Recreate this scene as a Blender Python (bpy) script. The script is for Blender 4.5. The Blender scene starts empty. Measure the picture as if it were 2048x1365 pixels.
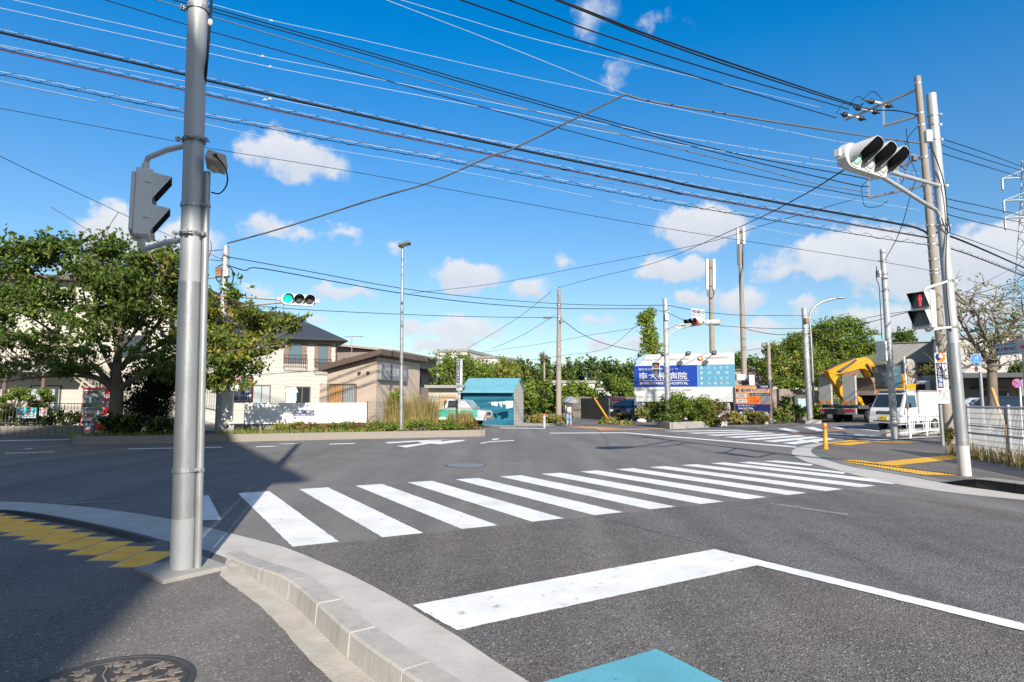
import bpy, math, random
import numpy as np
from mathutils import Vector, Matrix

S = bpy.context.scene
COL = S.collection
R = math.radians
PI = math.pi
rng = random.Random(7)

# ------------------------------------------------------------------ camera
FPX = 1251.0                     # focal length in pixels of a 2048 wide frame
PITCH, ROLL, EYE = R(5.32), R(0.18), 1.44
_cp, _sp = math.cos(PITCH), math.sin(PITCH)
_f = Vector((0, _cp, _sp)); _u = Vector((0, -_sp, _cp)); _r = Vector((1, 0, 0))
_c, _s = math.cos(ROLL), math.sin(ROLL)
CR = _c * _r + _s * _u
CU = -_s * _r + _c * _u
CF = _f
cam_d = bpy.data.cameras.new('camera')
cam = bpy.data.objects.new('camera', cam_d)
COL.objects.link(cam)
cam_d.sensor_width = 36.0
cam_d.lens = FPX * 36.0 / 2048.0
cam_d.clip_start = 0.05
cam_d.clip_end = 6000
M = Matrix((( CR.x, CU.x, -CF.x, 0), (CR.y, CU.y, -CF.y, 0), (CR.z, CU.z, -CF.z, EYE), (0, 0, 0, 1)))
cam.matrix_world = M
S.camera = cam

# ------------------------------------------------------------------ light
SUN_EL, SUN_AZ = R(28.0), R(-14.7)      # light travels towards +y turned 14.7 degrees to the left
LDIR = Vector((math.sin(SUN_AZ) * math.cos(SUN_EL), math.cos(SUN_AZ) * math.cos(SUN_EL), -math.sin(SUN_EL)))
sun_d = bpy.data.lights.new('sun', 'SUN')
sun_d.energy = 4.2
sun_d.angle = R(0.53)
sun_d.color = (1.0, 0.925, 0.81)
sun = bpy.data.objects.new('sun', sun_d)
COL.objects.link(sun)
sun.rotation_mode = 'QUATERNION'
sun.rotation_quaternion = LDIR.to_track_quat('-Z', 'Y')
S.view_settings.view_transform = 'Standard'
S.view_settings.look = 'None'
S.view_settings.exposure = 1.1
S.view_settings.gamma = 1.0
S.view_settings.use_curve_mapping = False


def ray(px, py):
    return CR * ((px - 1024) / FPX) + CU * ((682.5 - py) / FPX) + CF


def G(px, py, z=0.0):
    d = ray(px, py)
    return Vector((0, 0, EYE)) + d * ((z - EYE) / d.z)


def W(px, py, Y):
    d = ray(px, py)
    return Vector((0, 0, EYE)) + d * (Y / d.y)


def L(px, Y):
    return px * Y / FPX


# ------------------------------------------------------------------ sky with cumulus clouds
world = bpy.data.worlds.new('World')
S.world = world
world.use_nodes = True
wt = world.node_tree
wt.nodes.clear()


def wn(t, **kw):
    n = wt.nodes.new(t)
    for k, v in kw.items():
        setattr(n, k, v)
    return n


def wl(a, b):
    wt.links.new(a, b)


def wmath(op, a, b=None, c=None, clamp=False):
    n = wn('ShaderNodeMath', operation=op)
    n.use_clamp = clamp
    for i, x in enumerate((a, b, c)):
        if x is None:
            continue
        if isinstance(x, (int, float)):
            n.inputs[i].default_value = x
        else:
            wl(x, n.inputs[i])
    return n.outputs[0]


sky = wn('ShaderNodeTexSky', sky_type='NISHITA')
sky.sun_disc = False
sky.sun_elevation = SUN_EL
sky.sun_rotation = math.atan2(-LDIR.x, -LDIR.y)
sky.altitude = 50
sky.air_density = 1.0
sky.dust_density = 0.35
sky.ozone_density = 2.2
hsv = wn('ShaderNodeHueSaturation')
hsv.inputs['Hue'].default_value = 0.5
hsv.inputs['Saturation'].default_value = 1.42
hsv.inputs['Value'].default_value = 1.06
tc = wn('ShaderNodeTexCoord')
DIRV = tc.outputs['Generated']
# the low sky is a little deeper than the model's
sz = wn('ShaderNodeSeparateXYZ')
wl(DIRV, sz.inputs[0])
dim = wn('ShaderNodeMapRange')
wl(sz.outputs[2], dim.inputs['Value'])
dim.inputs['From Min'].default_value = 0.0
dim.inputs['From Max'].default_value = 0.5
dim.inputs['To Min'].default_value = 0.56
dim.inputs['To Max'].default_value = 1.0
dsc = wn('ShaderNodeVectorMath', operation='SCALE')
wl(sky.outputs[0], dsc.inputs[0])
wl(dim.outputs[0], dsc.inputs['Scale'])
wl(dsc.outputs[0], hsv.inputs['Color'])
sat = wn('ShaderNodeMapRange')
wl(sz.outputs[2], sat.inputs['Value'])
sat.inputs['From Max'].default_value = 0.5
sat.inputs['To Min'].default_value = 1.12
sat.inputs['To Max'].default_value = 1.47
wl(sat.outputs[0], hsv.inputs['Saturation'])
# (px, py, half width, half height, strength)
CLOUDS = [(590, 318, 118, 52, 1.0), (500, 300, 50, 34, .7), (660, 330, 60, 40, .8), (225, 465, 85, 52, 1.1), (370, 480, 80, 50, 1.0), (300, 490, 90, 36, .9),
          (530, 455, 80, 28, .68), (690, 468, 60, 28, .85), (785, 488, 44, 26, .66), (610, 470, 60, 26, .6), (945, 552, 72, 36, 1.1), (1045, 575, 50, 22, .8),
          (690, 585, 66, 26, 1.05), (520, 585, 46, 22, .8), (640, 638, 40, 16, .6), (830, 660, 40, 16, .6), (930, 660, 86, 28, 1.1), (905, 690, 100, 22, 1.0),
          (1075, 663, 22, 12, .5), (1405, 455, 98, 44, 1.15), (1340, 540, 86, 30, 1.1), (1385, 598, 60, 26, .8), (1480, 600, 60, 34, .85), (1610, 610, 40, 34, .8),
          (1700, 505, 165, 50, 1.3), (1870, 530, 180, 70, 1.3), (2000, 490, 100, 60, 1.15), (1620, 540, 110, 30, 1.0), (1760, 640, 120, 40, .85), (1520, 655, 80, 22, .7),
          (1640, 665, 120, 26, .7), (1280, 685, 60, 24, .8), (1195, 690, 60, 22, .6), (1170, 45, 75, 95, .60), (1225, 135, 64, 38, .54), (1330, 20, 70, 42, .40),
          (865, 312, 60, 20, .35), (1130, 520, 34, 16, .4), (1185, 640, 60, 20, .45), (1900, 620, 130, 40, .8), (120, 520, 140, 40, .7), (-300, 430, 200, 60, 1.0),
          (2500, 480, 240, 70, 1.0), (3000, 560, 260, 60, 1.0), (-800, 560, 260, 60, 1.0), (1470, 700, 160, 20, .6), (1000, 708, 160, 14, .5)]
noise1 = wn('ShaderNodeTexNoise')
noise1.inputs['Scale'].default_value = 9.0
noise1.inputs['Detail'].default_value = 9.0
noise1.inputs['Roughness'].default_value = 0.56
wl(DIRV, noise1.inputs['Vector'])
noise2 = wn('ShaderNodeTexNoise')
noise2.inputs['Scale'].default_value = 30.0
noise2.inputs['Detail'].default_value = 7.0
noise2.inputs['Roughness'].default_value = 0.6
wl(DIRV, noise2.inputs['Vector'])
# wobble of the lookup direction so that outlines billow
wob = wn('ShaderNodeVectorMath', operation='SUBTRACT')
wl(noise2.outputs['Color'], wob.inputs[0])
wob.inputs[1].default_value = (.5, .5, .5)
wob2 = wn('ShaderNodeVectorMath', operation='SCALE')
wl(wob.outputs[0], wob2.inputs[0])
wob2.inputs['Scale'].default_value = 0.05
wdir = wn('ShaderNodeVectorMath', operation='ADD')
wl(DIRV, wdir.inputs[0])
wl(wob2.outputs[0], wdir.inputs[1])
acc = None
low = vsum = None
SPOTS = [(ray(px, py).normalized(), a / FPX / ray(px, py).length, b / FPX / ray(px, py).length, st) for (px, py, a, b, st) in CLOUDS]
# unseen cloud banks added behind the viewpoint for neutral fill light: (azimuth, elevation, half width, half height)
for az, el, a, b in ((100, 25, .5, .22), (150, 45, .5, .3), (205, 22, .45, .2), (250, 40, .5, .28), (180, 70, .5, .4),):
    SPOTS.append((Vector((math.sin(R(az)) * math.cos(R(el)), math.cos(R(az)) * math.cos(R(el)), math.sin(R(el)))), a, b, 1.3))
for (d, a, b, st) in SPOTS:
    az = math.atan2(d.x, d.y)
    mp = wn('ShaderNodeMapping', vector_type='TEXTURE')
    mp.inputs['Location'].default_value = d
    mp.inputs['Rotation'].default_value = (0, 0, -az)
    mp.inputs['Scale'].default_value = (a * 1.35, 0.35, b * 1.35)
    wl(wdir.outputs[0], mp.inputs['Vector'])
    ln = wn('ShaderNodeVectorMath', operation='LENGTH')
    wl(mp.outputs[0], ln.inputs[0])
    v = wmath('MULTIPLY', wmath('SUBTRACT', 1.0, ln.outputs['Value'], clamp=True), st)
    acc = v if acc is None else wmath('MAXIMUM', acc, v)
    sx = wn('ShaderNodeSeparateXYZ')
    wl(mp.outputs[0], sx.inputs[0])
    hv = wmath('MULTIPLY', wmath('ADD', wmath('MULTIPLY', sx.outputs[2], 0.5), 0.5), v)
    low = hv if low is None else wmath('ADD', low, hv)
    vsum = v if vsum is None else wmath('ADD', vsum, v)
low = wmath('DIVIDE', low, wmath('ADD', vsum, 0.001))
low = wmath('ADD', low, wmath('MULTIPLY', wmath('SUBTRACT', noise2.outputs['Fac'], 0.5), 0.5))
n1 = wmath('SUBTRACT', noise1.outputs['Fac'], 0.5)
dens = wmath('ADD', wmath('MULTIPLY', acc, 1.2), wmath('ADD', wmath('MULTIPLY', n1, 1.6), wmath('MULTIPLY', wmath('SUBTRACT', noise2.outputs['Fac'], 0.5), 0.5)))
mr = wn('ShaderNodeMapRange', interpolation_type='SMOOTHSTEP')
wl(dens, mr.inputs['Value'])
mr.inputs['From Min'].default_value = 0.30
mr.inputs['From Max'].default_value = 0.74
gate = wmath('MULTIPLY', mr.outputs[0], wmath('MULTIPLY', acc, 5.0, clamp=True), clamp=True)
sh = wn('ShaderNodeMapRange')
wl(low, sh.inputs['Value'])
sh.inputs['From Min'].default_value = 0.2
sh.inputs['From Max'].default_value = 0.75
shade = wn('ShaderNodeMix', data_type='RGBA')
wl(sh.outputs[0], shade.inputs['Factor'])
shade.inputs['A'].default_value = (3.6, 3.85, 4.4, 1)
shade.inputs['B'].default_value = (4.5, 4.6, 4.8, 1)
mixc = wn('ShaderNodeMix', data_type='RGBA')
wl(wmath('MULTIPLY', gate, 0.93), mixc.inputs['Factor'])
wl(hsv.outputs[0], mixc.inputs['A'])
wl(shade.outputs['Result'], mixc.inputs['B'])
bg = wn('ShaderNodeBackground')
bg.inputs['Strength'].default_value = 0.088
wl(mixc.outputs['Result'], bg.inputs['Color'])
wo = wn('ShaderNodeOutputWorld')
wl(bg.outputs[0], wo.inputs[0])

# ------------------------------------------------------------------ materials
MATS = {}


def mat(name, col, rough=.6, metal=0., var=0., vscale=3., bump=0., bscale=40., spec=.5, emit=None, estr=0., coat=0., alpha_tr=0., isl=0., dirt=None, dscale=2., damt=0., vstretch=None):
    m = bpy.data.materials.new(name)
    m.use_nodes = True
    nt = m.node_tree
    b = nt.nodes['Principled BSDF']
    b.inputs['Roughness'].default_value = rough
    b.inputs['Metallic'].default_value = metal
    b.inputs['Specular IOR Level'].default_value = spec
    b.inputs['Coat Weight'].default_value = coat
    c4 = (*col, 1)
    b.inputs['Base Color'].default_value = c4
    tcn = nt.nodes.new('ShaderNodeTexCoord')
    vec = tcn.outputs['Object']
    if vstretch:
        mp = nt.nodes.new('ShaderNodeMapping')
        mp.inputs['Scale'].default_value = vstretch
        nt.links.new(vec, mp.inputs[0])
        vec = mp.outputs[0]
    last = None
    if var > 0:
        n = nt.nodes.new('ShaderNodeTexNoise')
        n.inputs['Scale'].default_value = vscale
        n.inputs['Detail'].default_value = 6
        n.inputs['Roughness'].default_value = .6
        nt.links.new(vec, n.inputs['Vector'])
        r = nt.nodes.new('ShaderNodeMapRange')
        r.inputs['From Min'].default_value = .3
        r.inputs['From Max'].default_value = .7
        r.inputs['To Min'].default_value = 1 - var
        r.inputs['To Max'].default_value = 1 + var
        nt.links.new(n.outputs['Fac'], r.inputs['Value'])
        h = nt.nodes.new('ShaderNodeHueSaturation')
        h.inputs['Color'].default_value = c4
        nt.links.new(r.outputs[0], h.inputs['Value'])
        last = h.outputs[0]
        rr = nt.nodes.new('ShaderNodeMapRange')
        rr.inputs['To Min'].default_value = max(.02, rough - .12)
        rr.inputs['To Max'].default_value = min(1, rough + .12)
        nt.links.new(n.outputs['Fac'], rr.inputs['Value'])
        nt.links.new(rr.outputs[0], b.inputs['Roughness'])
    if dirt is not None:
        n = nt.nodes.new('ShaderNodeTexNoise')
        n.inputs['Scale'].default_value = dscale
        n.inputs['Detail'].default_value = 8
        n.inputs['Roughness'].default_value = .65
        nt.links.new(vec, n.inputs['Vector'])
        r = nt.nodes.new('ShaderNodeMapRange')
        r.inputs['From Min'].default_value = .5
        r.inputs['From Max'].default_value = .72
        r.inputs['To Max'].default_value = damt
        nt.links.new(n.outputs['Fac'], r.inputs['Value'])
        mx = nt.nodes.new('ShaderNodeMix')
        mx.data_type = 'RGBA'
        nt.links.new(r.outputs[0], mx.inputs['Factor'])
        if last is not None:
            nt.links.new(last, mx.inputs['A'])
        else:
            mx.inputs['A'].default_value = c4
        mx.inputs['B'].default_value = (*dirt, 1)
        last = mx.outputs['Result']
    if isl > 0:
        g = nt.nodes.new('ShaderNodeNewGeometry')
        h = nt.nodes.new('ShaderNodeHueSaturation')
        r = nt.nodes.new('ShaderNodeMapRange')
        r.inputs['To Min'].default_value = 1 - isl
        r.inputs['To Max'].default_value = 1 + isl
        nt.links.new(g.outputs['Random Per Island'], r.inputs['Value'])
        nt.links.new(r.outputs[0], h.inputs['Value'])
        wnz = nt.nodes.new('ShaderNodeTexWhiteNoise')
        wnz.noise_dimensions = '1D'
        nt.links.new(g.outputs['Random Per Island'], wnz.inputs['W'])
        r2 = nt.nodes.new('ShaderNodeMapRange')
        r2.inputs['To Min'].default_value = .47
        r2.inputs['To Max'].default_value = .53
        nt.links.new(wnz.outputs['Value'], r2.inputs['Value'])
        nt.links.new(r2.outputs[0], h.inputs['Hue'])
        if last is not None:
            nt.links.new(last, h.inputs['Color'])
        else:
            h.inputs['Color'].default_value = c4
        last = h.outputs[0]
    if last is not None:
        nt.links.new(last, b.inputs['Base Color'])
    if bump > 0:
        n = nt.nodes.new('ShaderNodeTexNoise')
        n.inputs['Scale'].default_value = bscale
        n.inputs['Detail'].default_value = 4
        nt.links.new(vec, n.inputs['Vector'])
        bp = nt.nodes.new('ShaderNodeBump')
        bp.inputs['Strength'].default_value = bump
        bp.inputs['Distance'].default_value = .01
        nt.links.new(n.outputs['Fac'], bp.inputs['Height'])
        nt.links.new(bp.outputs[0], b.inputs['Normal'])
    if emit is not None:
        b.inputs['Emission Color'].default_value = (*emit, 1)
        b.inputs['Emission Strength'].default_value = estr
    if alpha_tr > 0:                       # leaves let some light through
        tr = nt.nodes.new('ShaderNodeBsdfTranslucent')
        if last is not None:
            nt.links.new(last, tr.inputs['Color'])
        else:
            tr.inputs['Color'].default_value = c4
        mxs = nt.nodes.new('ShaderNodeMixShader')
        mxs.inputs[0].default_value = alpha_tr
        out = nt.nodes['Material Output']
        nt.links.new(b.outputs[0], mxs.inputs[1])
        nt.links.new(tr.outputs[0], mxs.inputs[2])
        nt.links.new(mxs.outputs[0], out.inputs[0])
    MATS[name] = m
    return m


def asphalt(name, col, warm, speck, sscale, bump, patch=.25):
    m = bpy.data.materials.new(name)
    m.use_nodes = True
    nt = m.node_tree
    N, K = nt.nodes, nt.links
    b = N['Principled BSDF']
    b.inputs['Roughness'].default_value = .85
    b.inputs['Specular IOR Level'].default_value = .35
    tcn = N.new('ShaderNodeTexCoord')
    v = tcn.outputs['Object']

    def noise(s, d=6, r=.6):
        n = N.new('ShaderNodeTexNoise')
        n.inputs['Scale'].default_value = s
        n.inputs['Detail'].default_value = d
        n.inputs['Roughness'].default_value = r
        K.new(v, n.inputs['Vector'])
        return n.outputs['Fac']

    def rng_(x, a, c, d=0., e=1.):
        r = N.new('ShaderNodeMapRange')
        r.inputs['From Min'].default_value = a
        r.inputs['From Max'].default_value = c
        r.inputs['To Min'].default_value = d
        r.inputs['To Max'].default_value = e
        K.new(x, r.inputs['Value'])
        return r.outputs[0]

    def mix(f, a, c):
        x = N.new('ShaderNodeMix')
        x.data_type = 'RGBA'
        K.new(f, x.inputs['Factor'])
        for s_, k in ((a, 'A'), (c, 'B')):
            if isinstance(s_, tuple):
                x.inputs[k].default_value = (*s_, 1)
            else:
                K.new(s_, x.inputs[k])
        return x.outputs['Result']
    base = mix(rng_(noise(.55, 5), .42, .62), col, warm)
    h = N.new('ShaderNodeHueSaturation')
    K.new(base, h.inputs['Color'])
    mp = N.new('ShaderNodeMapping')            # long darker and lighter streaks along the traffic lanes
    mp.inputs['Rotation'].default_value = (0, 0, R(-30.5))
    mp.inputs['Scale'].default_value = (1.6, .09, 1)
    K.new(v, mp.inputs[0])
    st = N.new('ShaderNodeTexNoise')
    st.inputs['Scale'].default_value = 1.0
    st.inputs['Detail'].default_value = 5
    K.new(mp.outputs[0], st.inputs['Vector'])
    big = N.new('ShaderNodeMath')
    big.operation = 'MULTIPLY'
    K.new(rng_(noise(1.7, 8, .7), .3, .7, 1 - patch, 1 + patch), big.inputs[0])
    K.new(rng_(st.outputs['Fac'], 0.3, .7, .76, 1.15), big.inputs[1])
    K.new(big.outputs[0], h.inputs['Value'])
    # grains
    vo = N.new('ShaderNodeTexVoronoi')
    vo.inputs['Scale'].default_value = sscale
    K.new(v, vo.inputs['Vector'])
    sepc = N.new('ShaderNodeSeparateColor')
    K.new(vo.outputs['Color'], sepc.inputs[0])
    h2 = N.new('ShaderNodeHueSaturation')
    K.new(h.outputs[0], h2.inputs['Color'])
    K.new(rng_(sepc.outputs[0], 0, 1, 1 - speck, 1 + speck), h2.inputs['Value'])
    white = rng_(sepc.outputs[1], .975, .985)
    f = mix(white, h2.outputs[0], (.38, .37, .35))
    K.new(f, b.inputs['Base Color'])
    bp = N.new('ShaderNodeBump')
    bp.inputs['Strength'].default_value = bump
    bp.inputs['Distance'].default_value = .006
    K.new(vo.outputs['Distance'], bp.inputs['Height'])
    K.new(bp.outputs[0], b.inputs['Normal'])
    MATS[name] = m
    return m


def paint(name, col, wear, wcol=(.09, .088, .085), lo=.575, hi=.66, scale=7.):
    m = mat(name, col, rough=.6, var=.13, vscale=2.2, bump=.3, bscale=150)
    nt = m.node_tree
    b = nt.nodes['Principled BSDF']
    src = b.inputs['Base Color'].links[0].from_socket
    n = nt.nodes.new('ShaderNodeTexNoise')
    n.inputs['Scale'].default_value = scale
    n.inputs['Detail'].default_value = 12
    n.inputs['Roughness'].default_value = .78
    tcn = nt.nodes.new('ShaderNodeTexCoord')
    nt.links.new(tcn.outputs['Object'], n.inputs['Vector'])
    r = nt.nodes.new('ShaderNodeMapRange')
    r.inputs['From Min'].default_value = lo
    r.inputs['From Max'].default_value = hi
    r.inputs['To Max'].default_value = wear
    nt.links.new(n.outputs['Fac'], r.inputs['Value'])
    mx = nt.nodes.new('ShaderNodeMix')
    mx.data_type = 'RGBA'
    nt.links.new(r.outputs[0], mx.inputs['Factor'])
    nt.links.new(src, mx.inputs['A'])
    mx.inputs['B'].default_value = (*wcol, 1)
    nt.links.new(mx.outputs['Result'], b.inputs['Base Color'])
    return m


asphalt('asphalt', (.136, .130, .126), (.152, .143, .137), .22, 150, .35, .10)
asphalt('asphalt_coarse', (.116, .110, .106), (.132, .115, .104), .60, 112, .9, .16)
asphalt('asphalt_dark', (.112, .110, .112), (.120, .116, .114), .60, 112, .9, .14)
asphalt('asphalt_walk', (.126, .115, .110), (.140, .127, .119), .40, 130, .6, .12)
paint('road_white', (.66, .655, .65), .7)
paint('road_white_worn', (.25, .245, .24), 1.0, wcol=(.135, .13, .126), lo=.44, hi=.56, scale=14)
paint('road_blue', (.10, .34, .42), .8, lo=.57, hi=.66, scale=16)
paint('road_orange', (.55, .30, .12), .9, lo=.5, hi=.62)
mat('concrete', (.27, .26, .245), .85, var=.14, vscale=3, bump=.5, bscale=60, dirt=(.18, .16, .125), dscale=4, damt=.5)
mat('concrete_light', (.42, .40, .375), .85, var=.10, vscale=2.5, bump=.4, bscale=80, dirt=(.33, .285, .23), dscale=3, damt=.6)
mat('concrete_tan', (.38, .35, .305), .9, var=.16, vscale=5, bump=.8, bscale=70, dirt=(.33, .27, .19), dscale=6, damt=.55)
mat('kerb_stone', (.36, .342, .315), .8, var=.10, vscale=4, bump=.4, bscale=90, dirt=(.20, .175, .125), dscale=11, damt=.5, vstretch=(1.3, 1.3, .3))
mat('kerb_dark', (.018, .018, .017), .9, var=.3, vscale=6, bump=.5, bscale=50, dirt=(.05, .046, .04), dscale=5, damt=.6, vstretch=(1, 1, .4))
mat('wall_mossy', (.10, .095, .085), .9, var=.3, vscale=2, bump=.6, bscale=20, dirt=(.19, .17, .13), dscale=1.6, damt=.7)
mat('wall_rough', (.22, .18, .15), .9, var=.3, vscale=1.6, bump=.8, bscale=9, dirt=(.07, .065, .055), dscale=1.1, damt=.85)
mat('earth', (.11, .085, .055), .95, var=.3, vscale=3, bump=.8, bscale=20, dirt=(.10, .11, .04), dscale=2, damt=.7)
mat('lot_ground', (.13, .125, .115), .9, var=.18, vscale=1.5, bump=.5, bscale=40)
mat('galvanised', (.29, .30, .31), .42, metal=.5, var=.14, vscale=9, bump=.12, bscale=70, vstretch=(1, 1, .3))
mat('pole_grey', (.36, .375, .39), .5, metal=.15, var=.06, vscale=4, bump=.08, bscale=60)
mat('pole_pale', (.32, .335, .35), .5, metal=.1, var=.07, vscale=5, bump=.1, bscale=50, vstretch=(1, 1, .3))
mat('pole_sleeve', (.24, .255, .265), .6, var=.06, vscale=6)
mat('pole_sleeve_white', (.42, .41, .39), .6, var=.08, vscale=8)
mat('pole_concrete', (.235, .205, .178), .85, var=.10, vscale=6, bump=.3, bscale=80, vstretch=(1, 1, .2), dirt=(.16, .14, .12), dscale=2, damt=.5)
mat('steel', (.36, .37, .38), .45, metal=.7, var=.12, vscale=20)
mat('steel_dark', (.10, .105, .11), .5, metal=.5, var=.15, vscale=20)
mat('signal_grey', (.58, .59, .60), .5, var=.04, vscale=4)
mat('signal_white', (.50, .51, .51), .4, var=.04, vscale=6)
mat('black', (.012, .012, .014), .6)
mat('rubber', (.02, .02, .021), .85, var=.2, vscale=20)
mat('cable_black', (.007, .008, .011), .7, spec=.2)
mat('cable_grey', (.085, .088, .09), .7)
mat('cable_white', (.40, .42, .44), .5)
mat('cable_purple', (.10, .045, .09), .6)
mat('white_plastic', (.52, .52, .51), .45, var=.03)
mat('white_paint', (.62, .62, .62), .35, var=.04, vscale=5)
mat('sign_white', (.44, .45, .46), .45, var=.03, vscale=2)
mat('sign_pale', (.26, .38, .43), .45)
mat('sign_blue', (.004, .035, .26), .4)
mat('sign_navy', (.012, .02, .10), .4)
mat('sign_sky', (.075, .24, .36), .4)
mat('sign_orange', (.50, .15, .02), .4)
mat('sign_peach', (.46, .30, .19), .4)
mat('sign_teal', (.06, .42, .48), .4)
mat('sign_red', (.62, .03, .04), .4)
mat('sign_grey', (.16, .165, .18), .5)
mat('sign_roundblue', (.02, .15, .46), .4)
mat('insulator', (.5, .49, .47), .25)
mat('lens_green_off', (.30, .52, .46), .12, spec=.8)
mat('lens_off', (.46, .48, .50), .12, spec=.8)
mat('lens_dark', (.05, .055, .06), .2, spec=.7)
mat('lens_green_on', (.0, .45, .30), .3, emit=(.0, .62, .38), estr=.75)
mat('lens_red_on', (.5, .02, .02), .3, emit=(1, .05, .05), estr=.75)
mat('lens_red_off', (.45, .05, .06), .2)
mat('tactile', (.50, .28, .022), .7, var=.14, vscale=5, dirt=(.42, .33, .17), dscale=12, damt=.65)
mat('tactile_shade_lift', (.92, .47, .035), .7, var=.14, vscale=5, dirt=(.6, .5, .33), dscale=10, damt=.7)  # brighter, redder copy of the tile yellow, offsetting the blue shade
mat('bollard_yellow', (.48, .22, .008), .45, var=.04)
mat('bollard_red', (.68, .10, .02), .35)
mat('bollard_green', (.12, .34, .08), .4)
mat('iron', (.055, .052, .05), .6, metal=.3, var=.25, vscale=14, bump=.3, bscale=60)
mat('iron_worn', (.19, .155, .125), .6, metal=.2, var=.25, vscale=14)
mat('bark', (.12, .095, .072), .9, var=.35, vscale=5, bump=.9, bscale=22, vstretch=(1, 1, .3))
mat('bark_pale', (.14, .115, .09), .9, var=.3, vscale=6, bump=.8, bscale=25, vstretch=(1, 1, .4))
for nm, c in (('leaf_cherry', (.088, .132, .026)), ('leaf_cherry_sun_tint', (.25, .25, .042)), ('leaf_dark', (.014, .032, .012)), ('leaf_mid', (.12, .175, .030)),
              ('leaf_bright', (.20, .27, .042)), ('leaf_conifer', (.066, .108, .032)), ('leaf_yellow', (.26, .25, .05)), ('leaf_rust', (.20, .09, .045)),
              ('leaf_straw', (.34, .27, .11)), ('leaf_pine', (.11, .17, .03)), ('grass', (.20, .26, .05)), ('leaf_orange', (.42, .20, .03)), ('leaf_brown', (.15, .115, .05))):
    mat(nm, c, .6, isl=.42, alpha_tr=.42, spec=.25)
mat('petal', (.72, .68, .60), .6, isl=.2)
mat('siding_cream', (.40, .375, .33), .7, var=.05, vscale=2)
mat('wall_pink', (.43, .35, .285), .75, var=.04, vscale=2, bump=.3, bscale=60)
mat('wall_pinkgrey', (.25, .21, .185), .8, var=.06, vscale=2)
mat('wall_white', (.42, .41, .395), .7, var=.05, vscale=1, dirt=(.5, .47, .42), dscale=1, damt=.4)
mat('wall_grey', (.22, .22, .215), .8, var=.1, vscale=1, dirt=(.22, .21, .2), dscale=1.2, damt=.5)
mat('wall_tan', (.32, .275, .22), .75, var=.06, vscale=2)
mat('roof_slate', (.035, .041, .052), .55, var=.12, vscale=6, bump=.4, bscale=14)
mat('trim_brown', (.105, .072, .06), .6, var=.1, vscale=4)
mat('trim_dark', (.05, .042, .038), .6)
mat('wood_orange', (.48, .27, .10), .6, var=.15, vscale=6, vstretch=(4, 4, .4))
mat('shutter', (.21, .15, .12), .6, var=.1)
mat('shed_teal', (.012, .25, .40), .5, var=.08, vscale=2)
mat('shed_roof', (.12, .30, .37), .45, var=.06, vscale=2)
mat('siding_white', (.66, .64, .60), .7, var=.05)
mat('cloth_white', (.50, .50, .49), .9, var=.05, vscale=8)
mat('cloth_pink', (.70, .60, .66), .9, var=.05, vscale=8)
mat('cloth_blue', (.40, .56, .70), .9, var=.05, vscale=8)
mat('denim', (.20, .30, .44), .9, var=.2, vscale=14)
mat('skin', (.50, .32, .23), .6)
mat('hair', (.02, .016, .014), .6)
mat('umbrella_cloth', (.20, .20, .215), .75, var=.05)
mat('car_black', (.012, .014, .020), .18, coat=.6)
mat('car_navy', (.02, .045, .09), .18, coat=.6)
mat('car_white', (.50, .51, .52), .25, coat=.5, var=.02)
mat('car_green', (.05, .36, .25), .3, coat=.4, var=.05)
mat('car_silver', (.42, .45, .48), .25, metal=.4, coat=.4)
mat('glass', (.02, .026, .03), .06, spec=.8, coat=.3)
mat('glass_blue', (.05, .11, .15), .06, spec=.8, coat=.3)
mat('glass_pale', (.30, .34, .36), .12, spec=.7)
mat('headlamp', (.55, .58, .60), .08, spec=.8, coat=.5)
mat('lamp_red', (.40, .015, .03), .25)
mat('lamp_amber', (.62, .20, .02), .25)
mat('plate_yellow', (.68, .46, .015), .4)
mat('plate_green', (.03, .16, .11), .4)
mat('excavator_yellow', (.56, .26, .010), .45, var=.08, vscale=3, dirt=(.22, .14, .05), dscale=3, damt=.45)
mat('rust', (.24, .13, .075), .8, var=.3, vscale=6)
mat('bucket_steel', (.24, .185, .145), .55, metal=.3, var=.2, vscale=5)
mat('ramp_steel', (.28, .28, .265), .6, var=.10, vscale=2, dirt=(.33, .31, .27), dscale=3, damt=.5)
mat('vending_red', (.75, .03, .035), .35)
mat('vending_glass', (.12, .20, .22), .1, spec=.7)
mat('hill_green', (.10, .10, .045), .95, var=.35, vscale=.15)
mat('apartment', (.42, .40, .37), .85, var=.08, vscale=.6)  # wall colour of the unseen shadow-casting block
for i, c in enumerate(((.55, .05, .04), (.05, .35, .40), (.60, .50, .12), (.10, .10, .12), (.08, .18, .45), (.62, .60, .55), (.12, .40, .15))):
    mat('can_%s' % 'abcdefg'[i], c, .3)


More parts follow.
